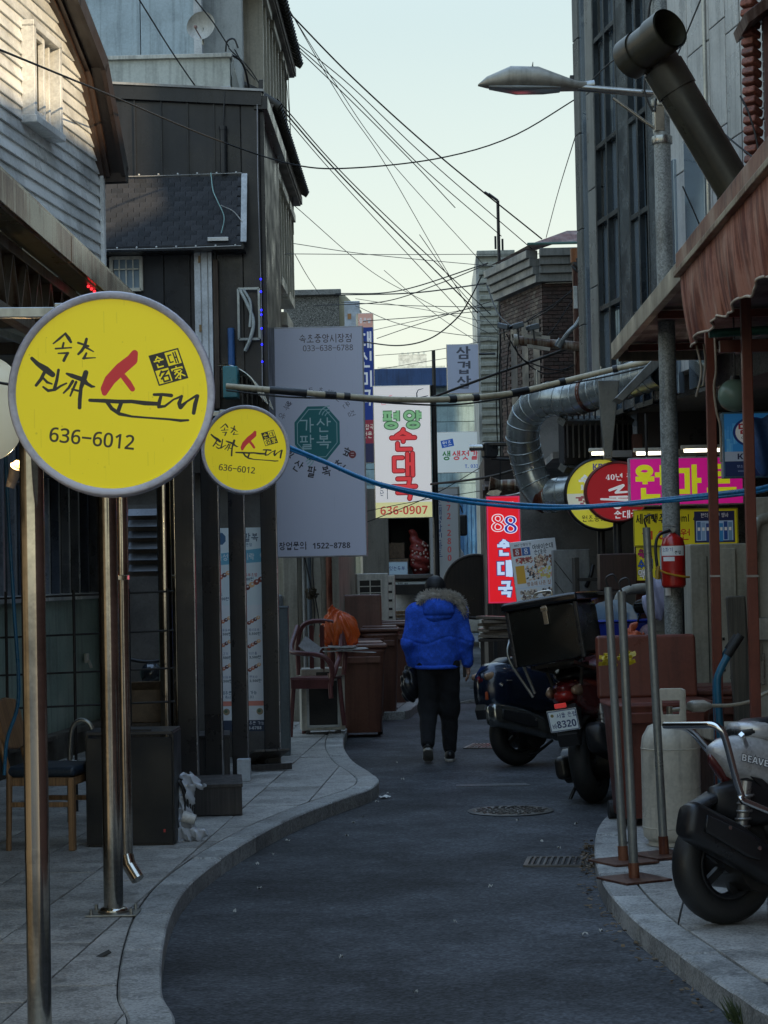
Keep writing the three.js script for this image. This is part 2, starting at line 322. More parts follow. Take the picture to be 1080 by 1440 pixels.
// flat sign: case with a printed face on its front; pixel box and depth give centre and size
function board(name, label, category, [x0, y0, x1, y1], z, t, o = {}) {
  const c = P((x0 + x1) / 2, (y0 + y1) / 2, z), w = (x1 - x0) / S(z), h = (y1 - y0) / S(z), d = o.d || .08;
  const g = thing(name, label, category, V(c.x, c.y - h / 2, c.z), { ry: o.ry || 0, group: o.group });
  if (o.rz) g.rotation.z = o.rz; if (o.rx) g.rotation.x = o.rx;
  part(o.caseName || 'case', Bb(w, h, d, 0, 0, 0, .006), o.caseMat || K.alu, g);
  const b = o.b ?? .012;
  part('face', quad(V(-w / 2 + b, b, d / 2 + .004), V(w / 2 - b, b, d / 2 + .004), V(w / 2 - b, h - b, d / 2 + .004), V(-w / 2 + b, h - b, d / 2 + .004)), printMat(t, o.glow, o.rough), g, { uv: true });
  g.userData.w = undefined; delete g.userData.w;
  return { g, w, h, d };
}
// ---------- ground ----------
const asph = (() => {
  const N = 1024, a = fbm(N, N, 256, 256, 2, 11, .8), b = fbm(N, N, 5, 5, 6, 12, .55), c = fbm(N, N, 24, 24, 4, 13, .6), q = lattice(N, 99);
  const t = tex(N, N, (i) => { let v = 122 + (a[i] - .5) * 170 + (b[i] - .5) * 190 + (c[i] - .5) * 80; if (q[i] > .984) v += 120 * q[(i * 7) % q.length]; v = clamp(v + 40); return [v * .96, v * .98, v]; }, 3.7);
  const bm = tex(N, N, (i) => [clamp(128 + (a[i] - .5) * 220 + (c[i] - .5) * 60)], 3.7, false);
  const m = new THREE.MeshPhysicalMaterial({ color: new THREE.Color().setRGB(.13, .131, .138), map: t, bumpMap: bm, bumpScale: .006, roughness: .82 });
  return m;
})();
struct('ground', new THREE.PlaneGeometry(600, 600, 1, 1).rotateX(-PI / 2).translate(0, 0, -100), asph);
const XZ = (p) => [p.x, p.z];
const KH = .1;
function smooth(pts, n) { const c = new THREE.CatmullRomCurve3(pts.map((p) => V(p[0], 0, p[1])), false, 'centripetal'); return c.getSpacedPoints(n).map((v) => [v.x, v.z]); }
function offset(line, d) { return line.map((p, i) => { const a = line[Math.max(0, i - 1)], b = line[Math.min(line.length - 1, i + 1)], tx = b[0] - a[0], tz = b[1] - a[1], l = Math.hypot(tx, tz); return [p[0] - tz / l * d, p[1] + tx / l * d]; }); }
function clipConvex(poly, cell) {                                    // Sutherland-Hodgman, cell counter-clockwise
  let out = poly;
  for (let i = 0; i < cell.length && out.length; i++) {
    const a = cell[i], b = cell[(i + 1) % cell.length], side = (p) => (b[0] - a[0]) * (p[1] - a[1]) - (b[1] - a[1]) * (p[0] - a[0]), inp = out; out = [];
    for (let k = 0; k < inp.length; k++) {
      const p = inp[k], q = inp[(k + 1) % inp.length], sp = side(p), sq = side(q);
      if (sp >= 0) out.push(p);
      if ((sp >= 0) !== (sq >= 0)) { const t = sp / (sp - sq); out.push([p[0] + (q[0] - p[0]) * t, p[1] + (q[1] - p[1]) * t]); }
    }
  }
  return out;
}
const area = (p) => { let s = 0; for (let i = 0; i < p.length; i++) { const a = p[i], b = p[(i + 1) % p.length]; s += a[0] * b[1] - b[0] * a[1]; } return s / 2; };
const slabMats = [0, 1, 2, 3].map((i) => mat([.42 + i * .025, .40 + i * .025, .375 + i * .025], .85, 0, { tx: 'gran', bump: .0015, k: i }));
const kerbMats = [0, 1, 2].map((i) => mat([.36 + i * .06, .355 + i * .06, .345 + i * .058], .8, 0, { tx: 'gran', bump: .0015, k: i }));
function pavement(name, edge, side, back, rot, sw, sd, kerbLen, label) {
  // edge: road-side line of the kerb; side: +1 when the pavement lies to the left of the edge's direction; back: closing points
  const n = edge.length - 1, inner = offset(edge, .17 * side), poly = [...offset(edge, .1745 * side), ...back];
  const bed = struct(name, slab(poly, .01, KH - .012), mat([.07, .07, .07], .95), { label });
  const per = Math.round(kerbLen / (Math.hypot(edge[1][0] - edge[0][0], edge[1][1] - edge[0][1])));
  for (let i = 0; i < n; i += per) {
    const j = Math.min(n, i + per); if (j - i < 2) continue;
    const o = edge.slice(i, j + 1), q = inner.slice(i, j + 1), shrink = (l) => { const a = l[0], b = l[1], y = l[l.length - 1], x = l[l.length - 2], g = (p, r) => { const d = Math.hypot(r[0] - p[0], r[1] - p[1]); return [p[0] + (r[0] - p[0]) / d * .006, p[1] + (r[1] - p[1]) / d * .006]; }; return [g(a, b), ...l.slice(1, -1), g(y, x)]; };
    let pl = [...shrink(o), ...shrink(q).reverse()]; if (area(pl) > 0) pl = pl.reverse();
    part('kerb_stone', slab(pl, -.02, KH + rr(-.004, .004), .009), kerbMats[Math.floor(rnd() * 3)], bed);
  }
  const xs = poly.map((p) => p[0]), zs = poly.map((p) => p[1]), cx = (Math.min(...xs) + Math.max(...xs)) / 2, cz = (Math.min(...zs) + Math.max(...zs)) / 2, R = Math.hypot(Math.max(...xs) - cx, Math.max(...zs) - cz);
  const c = Math.cos(rot), s = Math.sin(rot); let count = 0, row = 0;
  let P0 = poly; if (area(P0) < 0) P0 = [...P0].reverse();
  for (let u = -R; u < R; u += sw, row++) for (let v = -R + (row % 2) * sd * .5; v < R; v += sd) {
    const g = .0035, cell = [[u + g, v + g], [u + sw - g, v + g], [u + sw - g, v + sd - g], [u + g, v + sd - g]].map(([a, b]) => [cx + a * c - b * s, cz + a * s + b * c]);
    let q = clipConvex(P0, cell); if (q.length < 3) continue;
    q = q.filter((p, i) => { const r = q[(i + 1) % q.length]; return Math.hypot(p[0] - r[0], p[1] - r[1]) > .004; });
    if (q.length < 3 || Math.abs(area(q)) < .004) continue;
    if (++count > 290) continue;
    part('paving_slab', slab(q.reverse(), KH - .03, KH + rr(-.0025, .0025), .002), slabMats[Math.floor(rnd() * 4)], bed);
  }
  return bed;
}
const leftEdge = smooth([[-1.0, -5.2], ...[[246, 1440], [229, 1400], [227, 1360], [231, 1320], [242, 1280], [266, 1243], [310, 1207], [360, 1176], [420, 1146], [480, 1123], [520, 1109], [533, 1098], [522, 1086], [500, 1072], [486, 1056], [483, 1042]].map(([x, y]) => XZ(G(x, y, KH))), [-.87, -21.5], [-.9, -22.6]], 150);
pavement('left_pavement', leftEdge, -1, [[-3.4, -22.6], [-3.6, -18.6], [-3.7, -14], [-3.7, -5.2]], .04, .42, .62, .95, 'pale granite slabs and curved kerb along the left of the lane');
const rightEdge = smooth([[1.55, -5.6], [1.42, -7.0], ...[[1080, 1425], [1040, 1400], [992, 1367], [937, 1327], [897, 1297], [865, 1265], [847, 1240], [837, 1207], [837, 1178], [843, 1160], [856, 1145], [874, 1134]].map(([x, y]) => XZ(G(x, y, KH))), [1.62, -15.3], [2.05, -15.9]], 110);
pavement('right_pavement', rightEdge, 1, [[3.4, -15.9], [3.4, -5.6]], .16, .4, .6, .8, 'granite slabs and curved kerb where the white scooter is parked');
const farEdge = smooth([[-.9, -24], ...[[560, 1003], [585, 993], [596, 978], [588, 962], [560, 948]].map(([x, y]) => XZ(G(x, y, .08)))], 40);
pavement('far_pavement', farEdge, -1, [[-1.6, -32], [-1.6, -24]], .02, .42, .62, .7, 'kerb corner beside the row of brown bins');
const farEdge2 = smooth([[1.9, -27.5], ...[[742, 935], [712, 930], [694, 920], [690, 905], [705, 890], [735, 882]].map(([x, y]) => XZ(G(x, y, .08)))], 40);
pavement('corner_pavement', farEdge2, 1, [[3, -44], [3, -27.5]], .02, .42, .62, .7, 'kerb corner below the red restaurant sign');
// road covers, drains, litter
{
  const c = G(718, 1141), g = thing('manhole_cover', 'round cast iron manhole cover in the asphalt', 'manhole cover', c);
  part('rim', L([[.27, 0], [.305, 0], [.305, .008], [.27, .008]], 40), mat([.10, .10, .10], .6, .6), g);
  part('lid', new THREE.CylinderGeometry(.266, .266, .008, 40).translate(0, .004, 0), mat([.13, .13, .135], .5, .7, { tx: 'rust', k: 2 }), g);
  const st = []; for (let i = 0; i < 90; i++) { const a = i * 2.399, r = .026 * Math.sqrt(i); st.push(B(.03, .006, .012, Math.cos(a) * r, .0105, Math.sin(a) * r, 0, [0, i % 2 ? .8 : -.8, 0])); }
  part('tread_pattern', st, mat([.20, .20, .205], .4, .8), g);
  const drain = (px0, px1, py, d, label, ry = 0) => {
    const a = G(px0, py), b = G(px1, py), w = Math.hypot(b.x - a.x, b.z - a.z), t = thing('drain_grate', label, 'drain grate', a.clone().add(b).multiplyScalar(.5), { ry: ry - Math.atan2(b.z - a.z, b.x - a.x) });
    part('frame', [B(w, .012, .025, 0, .006, -d / 2, 0), B(w, .012, .025, 0, .006, d / 2, 0), B(.025, .012, d, -w / 2, .006, 0, 0), B(.025, .012, d, w / 2, .006, 0, 0)], mat([.13, .13, .13], .55, .5), t);
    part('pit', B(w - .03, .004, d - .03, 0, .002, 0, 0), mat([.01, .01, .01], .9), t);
    const n = Math.round(w / .035); for (let i = 1; i < n; i++) part('bar', B(.014, .01, d - .04, -w / 2 + i * w / n, .008, 0, 0), mat([.15, .15, .155], .5, .6), t);
    return t;
  };
  drain(742, 834, 1213, .36, 'iron drain grate in the gutter by the right kerb, leaves caught at one end');
  drain(660, 712, 1050, .5, 'iron drain grate in the lane left of the parked scooters');
  drain(672, 716, 966, .7, 'far iron drain grate across the lane before the corner');
  drain(654, 706, 987, .6, 'pale worn drain grate beside the walking person');
  const patch = (px, py, w, d, label) => { const p = G(px, py); solo('road_patch', slab([[p.x - w / 2, p.z], [p.x + w / 2, p.z - d * .1], [p.x + w / 2 + .04, p.z + d], [p.x - w / 2, p.z + d * .9]], .001, .005), mat([.15, .15, .155], .85, 0, { tx: 'gran', bump: .003 }), label, 'road patch'); };
  patch(690, 1103, .55, .16, 'pale repaired strip in the asphalt beyond the manhole cover');
  // litter
  const paper = (px, py, w, d, m, label) => { const p = G(px, py), q = new THREE.PlaneGeometry(w, d, 4, 4), a = q.attributes.position; for (let i = 0; i < a.count; i++) a.setZ(i, rr(.004, .022)); solo('litter_scrap', q.rotateX(-PI / 2).rotateY(rr(0, 3)).translate(p.x, .004, p.z), m, label, 'litter', { group: 'litter on the asphalt' }); };
  paper(540, 1123, .1, .07, K.paper, 'crumpled white wrapper on the asphalt by the kerb nose');
  for (const [x, y] of [[510, 1152], [497, 1160], [488, 1178], [566, 1098], [530, 1130], [384, 1205], [362, 1218], [545, 1118], [405, 1185], [728, 1157], [810, 1161], [762, 1186], [786, 1195], [735, 1145], [845, 1313], [822, 1318], [365, 1253], [330, 1285], [420, 1165], [900, 1330], [558, 1075], [640, 1300], [690, 1250], [585, 1400], [480, 1350]]) paper(x, y, rr(.012, .03), rr(.01, .022), mat([.55, .52, .45], .8), 'tiny pale scrap of litter on the asphalt');
  // dry leaves in the gutter and a tuft of weed at the kerb
  const lv = []; for (let i = 0; i < 260; i++) { const far = i < 150, p = far ? G(rr(818, 842), rr(1190, 1228)) : G(rr(846, 960), 0) , q = far ? p : (() => { const k = rightEdge[Math.floor(rr(12, 80))]; return V(k[0] - Math.abs(rr(0, .1)), 0, k[1]); })(); lv.push(B(rr(.008, .03), .002, rr(.006, .02), q.x, .006 + rnd() * .012, q.z, 0, [rr(-.4, .4), rr(0, 3), rr(-.4, .4)])); }
  solo('dry_leaves', lv, mat([.16, .11, .06], .9), 'brown dry leaves gathered along the right gutter', 'leaves', { kind: 'stuff' });
  const tuft = (px, py, n, hh, nm, label) => { const p = G(px, py), gl = []; for (let i = 0; i < n; i++) { const a = rr(0, 6.28), r = rr(0, .07), h = rr(.4, 1) * hh, l = rr(.2, .8) * h; gl.push(C(V(p.x + Math.cos(a) * r, 0, p.z + Math.sin(a) * r), V(p.x + Math.cos(a) * (r + l), h, p.z + Math.sin(a) * (r + l)), .004, .0006, 4)); } solo('grass_tuft', gl, mat([.06, .085, .03], .8), label, 'grass', { kind: 'stuff' }); };
  tuft(1050, 1436, 200, .09, '', 'small tuft of dull green grass at the right kerb');
  // cracks, leaf scraps on the left pavement
  solo('fallen_leaf', B(.06, .006, .03, G(146, 1345, KH).x, KH + .008, G(146, 1345, KH).z, 0, [.2, .5, .3]), mat([.04, .04, .038], .9), 'dark fallen leaf on the left granite slabs', 'leaf');
}
// ---------- left side: clapboard house, canopy, terrace, black clad house ----------
{ // white clapboard house with gambrel gable end
  const zc = 15, Xc = P(140, 300, zc).x, g = thing('clapboard_house', 'white clapboard house with brown gambrel eave above the metal canopy', 'house', V(Xc, 0, -zc), { ry: -.11 });
  // local: +z runs along the wall towards the camera, +x outwards
  const m = [0, 1, 2].map((i) => mat([.80 + i * .02, .83 + i * .02, .86 + i * .02], .5, 0, { tx: 'mottle', k: i }));
  const prof = [[0, 4.68], [.5, 5.32], [1.15, 5.62], [2.6, 6.15], [4.05, 5.62], [4.7, 5.32], [5.2, 4.68]];
  const hAt = (s) => { for (let i = 0; i < prof.length - 1; i++) if (s <= prof[i + 1][0]) { const t = (s - prof[i][0]) / (prof[i + 1][0] - prof[i][0]); return prof[i][1] + (prof[i + 1][1] - prof[i][1]) * t; } return 4.68; };
  part('wall', [EX([[0, 3.3], [5.2, 3.3], ...[...prof].reverse()], 2.6, 0).rotateY(-PI / 2).translate(-1.32, 0, 0)], m[0], g);
  const e = .0853; let k = 0;
  for (let h = 3.2; h < 6.1; h += e, k++) {
    let s0 = 0, s1 = 5.2; while (hAt(s0) < h + e * .6 && s0 < 2.6) s0 += .02; while (hAt(s1) < h + e * .6 && s1 > 2.6) s1 -= .02; if (s1 - s0 < .15) continue;
    const b = EX([[0, 0], [.021, 0], [.021, .006], [.004, e + .004], [0, e + .004]], s1 - s0, 0).translate(0, h, (s0 + s1) / 2);
    part('clapboard', b, m[k % 3], g);
  }
  part('corner_trim', B(.03, 1.4, .05, .03, 3.98, .02, .003), m[2], g);
  // eave: moulding, soffit and barge board follow the gable outline
  const strip = (x0, x1, up, dn) => { const gs = []; for (let i = 0; i < prof.length - 1; i++) { const a = prof[i], b = prof[i + 1], l = Math.hypot(b[0] - a[0], b[1] - a[1]), nx = -(b[1] - a[1]) / l, ny = (b[0] - a[0]) / l; const ext = .03; gs.push(EX([[a[0] - (b[0] - a[0]) / l * ext + nx * dn, a[1] - (b[1] - a[1]) / l * ext + ny * dn], [b[0] + nx * dn, b[1] + ny * dn], [b[0] + nx * up, b[1] + ny * up], [a[0] + nx * up - (b[0] - a[0]) / l * ext, a[1] + ny * up - (b[1] - a[1]) / l * ext]], x1 - x0, 0).rotateY(-PI / 2).translate((x0 + x1) / 2, 0, 0)); } return gs; };
  const dkb = mat([.028, .017, .015], .6, 0, { tx: 'grime' }), ltb = mat([.06, .036, .03], .6, 0, { tx: 'grime' });
  part('eave_moulding', strip(.0, .05, .0, -.06), ltb, g); part('eave_moulding', strip(.05, .085, .0, -.03), ltb, g);
  part('soffit', strip(.0, .17, .02, .0), dkb, g); part('barge_board', strip(.17, .2, .09, -.03), dkb, g); part('roof', strip(-2.6, .19, .08, .021), dkb, g);
  part('eave_end', B(.2, .12, .08, .1, 4.66, -.05, .005), dkb, g);
  // window
  const w = part('window', [B(.09, .62, .05, .055, 4.97, 1.86, .006), B(.09, .62, .05, .055, 4.97, 1.28, .006), B(.09, .05, .63, .055, 5.28, 1.57, .006), B(.11, .05, .66, .06, 4.66, 1.57, .006)], m[2], g);
  part('sash', [B(.04, .54, .035, .06, 4.97, 1.8, .004), B(.04, .54, .035, .06, 4.97, 1.6, .004), B(.03, .04, .24, .06, 4.72, 1.7, .004), B(.03, .04, .24, .06, 5.23, 1.7, .004), B(.03, .54, .03, .04, 4.97, 1.4, .004), B(.03, .54, .03, .04, 4.97, 1.54, .004)], m[1], w);
  part('pane', B(.008, .52, .5, .025, 4.97, 1.57, 0), mat([.30, .25, .16], .12, 0, { tx: '' }), w);
}
{ // stainless canopy with lattice girder
  const g = thing('metal_canopy', 'long stainless canopy with lattice girder over the left pavement', 'canopy', V(-1.6, 0, -10.4));
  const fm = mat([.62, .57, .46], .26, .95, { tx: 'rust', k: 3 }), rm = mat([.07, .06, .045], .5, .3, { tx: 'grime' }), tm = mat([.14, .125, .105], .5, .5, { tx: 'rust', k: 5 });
  for (const [z0, z1] of [[-4.3, -1.45], [-1.44, 1.1], [1.11, 3.6], [3.61, 6.4]]) part('fascia_panel', B(.025, .125, z1 - z0 - .004, 0, 3.197, (z0 + z1) / 2, .003), fm, g);
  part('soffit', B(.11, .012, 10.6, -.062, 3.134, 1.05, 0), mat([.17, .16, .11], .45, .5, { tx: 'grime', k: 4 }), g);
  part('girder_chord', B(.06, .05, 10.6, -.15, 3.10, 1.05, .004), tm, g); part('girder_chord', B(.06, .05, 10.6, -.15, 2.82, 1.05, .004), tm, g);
  let up = true; for (let z = -4.2; z < 6.2; z += .145) { part('lattice_web', bar(V(-.15, up ? 2.835 : 3.085, z), V(-.15, up ? 3.085 : 2.835, z + .145), .05, .012), tm, g); up = !up; }
  part('roof_sheet', B(2.6, .012, 10.7, -1.35, 3.255, 1.0, 0), new THREE.MeshPhysicalMaterial({ color: new THREE.Color().setRGB(.62, .64, .6), roughness: .9, transmission: .5, thickness: 0, map: tGrime, side: THREE.DoubleSide }), g); part('roof_edge', B(.06, .02, 10.7, -.03, 3.272, 1.0, 0), fm, g);
  for (let z = -4.2; z < 6.2; z += 1.4) part('rafter', B(2.4, .08, .05, -1.36, 3.19, z, .003), tm, g);
  for (let i = 0; i < 3; i++) part('signal_lamp', new THREE.SphereGeometry(.008, 8, 6).translate(-.02, 3.118 - i * .0, .45 - i * .09), mat([.3, .01, .01], .5, 0, { tx: '', em: [1.0, .03, .04] }), g);
}
// stainless posts
function steelPost(label, x, z, r, h, o = {}) {
  const g = thing('steel_post', label, 'post', V(x, KH, z));
  part('tube', [C(V(0, .01, 0), V(o.lean || 0, h, 0), r, r, 24)], K.steel, g);
  if (o.joint) part('sleeve', [C(V(0, o.joint, 0), V(0, o.joint + .05, 0), r * 1.03, r * 1.03, 24)], K.steel, g);
  if (o.base) { part('base_plate', [Bb(.24, .008, .2, 0, .002, 0, .002)], K.galv, g); for (const [a, b] of [[-1, -1], [1, -1], [-1, 1], [1, 1]]) part('anchor_bolt', C(V(a * .095, .008, b * .075), V(a * .095, .035, b * .075), .009, .009, 6), K.galv, g); part('collar', L([[r, .01], [r + .03, .01], [r + .012, .03], [r, .032]], 24), K.steel, g); }
  return g;
}
{
  const pa = P(56, 1440, 7.15); steelPost('thick polished steel post in front of the large yellow sign', pa.x, -7.15, .042, 2.4, { joint: .62 });
  const pb = G(160, 1285, KH); steelPost('polished steel canopy post on a bolted base plate', pb.x, pb.z, .047, 2.95, { base: true });
  const pc = P(235, 1000, 14.6); steelPost('polished steel canopy post beside the black step porch', pc.x, -14.6, .05, 2.95);
  const spout = (x, z, h, label, kick) => { const g = thing('downpipe', label, 'downpipe', V(x, KH, z)); part('tube', C(V(0, kick ? .2 : .02, 0), V(0, h, 0), .03, .03, 18), K.steel, g); if (kick) part('elbow', [C(V(0, .22, 0), V(.015, .17, .02), .034, .034, 18), C(V(.01, .18, .015), V(.06, .11, .05), .034, .034, 18)], K.steel, g); part('clip', B(.1, .025, .07, -.02, 1.6, 0, .003), K.steel, g); };
  const e = P(179, 1240, 10.25); spout(e.x, -10.25, 2.95, 'slim steel downpipe with a kicked spout beside the bolted post', true);
  const f = P(250, 1000, 14.75); spout(f.x, -14.75, 2.9, 'slim steel downpipe beside the black porch', false);
}
// round yellow restaurant signs
const roundTex = canvas(1024, 1024, (x, w) => {
  x.fillStyle = '#e3cf0e'; x.fillRect(0, 0, w, w);
  x.save(); x.translate(512, 512); x.scale(500 / 345, 500 / 345); x.translate(-408, -406);
  const K1 = '#1c1a17';
  const SA = [[[535, 90, 22], [460, 155, 28], [388, 212, 16]], [[535, 100, 30], [570, 150, 42], [595, 195, 30]], [[510, 205, 24], [495, 265, 26]], [[415, 272, 22], [600, 262, 16]], [[445, 328, 16], [560, 325, 26], [535, 360, 34], [508, 415, 34]],
    [[780, 160, 32], [760, 230, 36]], [[680, 205, 26], [800, 245, 24]], [[760, 240, 36], [720, 300, 34], [680, 340, 26]], [[770, 260, 28], [860, 312, 12]], [[775, 330, 24], [745, 390, 32]], [[735, 390, 24], [880, 384, 12]],
    [[135, 385, 40], [200, 450, 52], [300, 520, 78], [375, 580, 62]], [[275, 560, 40], [240, 630, 40], [180, 705, 34]], [[265, 620, 26], [310, 670, 30], [365, 690, 18]], [[445, 525, 32], [425, 640, 36], [395, 745, 40]], [[262, 725, 22], [320, 770, 34], [400, 760, 30], [470, 715, 26], [535, 685, 20]],
    [[540, 570, 26], [600, 595, 50], [720, 640, 56], [760, 670, 50]], [[610, 660, 36], [560, 740, 30], [500, 800, 20]], [[650, 670, 30], [610, 760, 28], [578, 835, 20]], [[600, 755, 22], [670, 775, 26]], [[765, 560, 60], [740, 640, 64], [705, 740, 42], [690, 870, 46], [685, 975, 44]], [[760, 680, 46], [830, 725, 34], [865, 728, 16]]];
  const SB = [[[45, 553, 30], [180, 560, 36], [300, 568, 36], [420, 568, 32], [540, 585, 40], [650, 592, 36]], [[200, 570, 34], [240, 630, 34], [310, 680, 32], [420, 705, 20], [560, 718, 18], [760, 735, 20], [860, 748, 26], [930, 745, 18]], [[325, 585, 34], [300, 650, 36]],
    [[625, 508, 26], [700, 508, 28], [780, 518, 34]], [[690, 510, 26], [670, 580, 34], [665, 620, 30], [720, 615, 22], [800, 555, 16], [875, 525, 22]], [[875, 525, 24], [850, 590, 36], [862, 625, 40], [920, 575, 18], [1010, 520, 22]], [[1018, 525, 32], [995, 600, 38], [980, 680, 34]]];
  const RB = [[[455, 130, 60], [430, 190, 100], [330, 270, 110], [230, 370, 100], [185, 450, 80], [178, 490, 46]], [[350, 340, 50], [395, 400, 54], [430, 455, 46]]];
  for (const s of SA) brush(x, s.map(([a, b, c]) => [77.1 + a * .3094, 154.3 + b * .3094, c * .31]), K1);
  for (const s of SB) brush(x, s.map(([a, b, c]) => [308.5 + a * .4047, 205.7 + b * .4047, c * .405]), K1);
  for (const s of RB) brush(x, s.map(([a, b, c]) => [308.5 + a * .4047, 205.7 + b * .4047, c * .405]), '#b8242a');
  x.save(); x.translate(543, 268); x.transform(107 / 110, -28 / 110, 37 / 114, 114 / 114, 0, 0); x.fillStyle = K1; x.fillRect(0, 0, 112, 112); x.fillStyle = '#e3cf0e'; x.fillRect(58, 5, 49, 49); x.fillRect(5, 58, 49, 49);
  txt(x, '순', 10, 8, 42, { color: '#e3cf0e', wt: .12 }); txt(x, '대', 63, 10, 40, { color: K1, wt: .12 });
  x.strokeStyle = K1; x.lineWidth = 6; const ln = (...p) => { x.beginPath(); for (let i = 0; i < p.length; i += 2) x[i ? 'lineTo' : 'moveTo'](p[i], p[i + 1]); x.stroke(); };
  ln(28, 62, 14, 80); ln(22, 68, 46, 68, 16, 92); ln(24, 84, 46, 84, 46, 102, 24, 102, 24, 84); x.strokeStyle = '#e3cf0e'; x.lineWidth = 5; ln(82, 60, 82, 66); ln(64, 74, 64, 68, 102, 68, 102, 74); ln(70, 76, 96, 76); ln(84, 76, 68, 88); ln(80, 82, 88, 92, 84, 106, 76, 102); ln(84, 90, 66, 102); ln(98, 80, 88, 88, 104, 102); x.restore();
  x.restore();
  x.save(); x.translate(178, 700); x.rotate(.115); x.fillStyle = '#2a2418'; x.font = '104px sans-serif'; x.fillText('636−6012', 0, 60); x.lineWidth = 3; x.strokeStyle = '#2a2418'; x.strokeText('636−6012', 0, 60); x.restore();
  grimeOn(x, w, w, .10, 50);
}, 1);
function roundSign(label, px, py, dpx, z, yaw) {
  const c = P(px, py, z), r = dpx / 2 / S(z), g = thing('round_sign', label, 'sign', c, { ry: yaw, group: 'round yellow restaurant signs' });
  part('rim', L([[r - .022, -.075], [r - .006, -.08], [r, -.07], [r, .07], [r - .006, .08], [r - .024, .076], [r - .026, .066]], 64).rotateX(PI / 2), mat([.64, .62, .70], .45, 0, { tx: 'mottle', k: 7 }), g);
  const f = new THREE.CircleGeometry(r - .022, 64); part('face', f.translate(0, 0, .066), printMat(roundTex, .16, .32), g, { uv: true });
  part('back', new THREE.CircleGeometry(r - .022, 48).rotateY(PI).translate(0, 0, -.066), K.white, g);
  part('bracket', [B(.04, .04, .3, -r * .5, r * .86, -.16, .004), B(r * 1.1, .035, .035, -r * .9, r * .86, -.02 - .09, .004)], K.galv, g);
}
roundSign('large round yellow sign with black brush lettering on the near steel post', 158.5, 556, 288, 6.85, .12);
roundSign('round yellow sign with brush lettering in front of the black porch posts', 345, 633, 125, 14.0, .1);
{ // globe lantern
  const c = P(-14, 575, 8.6), g = thing('globe_lantern', 'white globe lantern hanging under the canopy edge', 'lantern', c);
  part('globe', new THREE.SphereGeometry(.19, 32, 20).scale(.8, 1.15, .8), mat([.62, .62, .50], .35, 0, { tx: '', em: [.10, .10, .075] }), g);
  part('hanger', [C(V(0, .21, 0), V(0, .75, 0), .008), C(V(0, .2, 0), V(0, .24, 0), .04, .03)], K.dkmetal, g);
  part('strap', T([V(.05, .1, .16), V(.17, .06, .1), V(.2, -.1, .06)], .006, 6), K.black, g);
  const q = P(17, 676, 8.9), h = thing('wall_lamp', 'small lit spot lamp beside the first steel post', 'lamp', q);
  part('head', [C(V(0, 0, 0), V(.03, .06, .04), .022, .03, 14), C(V(-.01, -.03, 0), V(0, 0, 0), .02, .022, 14)], mat([.45, .36, .30], .5), h);
  part('bulb', new THREE.SphereGeometry(.018, 12, 8).translate(.032, .068, .045), mat([.5, .4, .2], .4, 0, { tx: '', em: [2.4, 1.5, .35] }), h);
  part('bracket', C(V(0, -.01, 0), V(.05, -.01, -.1), .008), K.black, h);
  const l = new THREE.PointLight(new THREE.Color(1, .7, .35), .12, 4); l.position.set(q.x + .034, q.y + .1, q.z + .07); l.castShadow = true; scene.add(l);
}
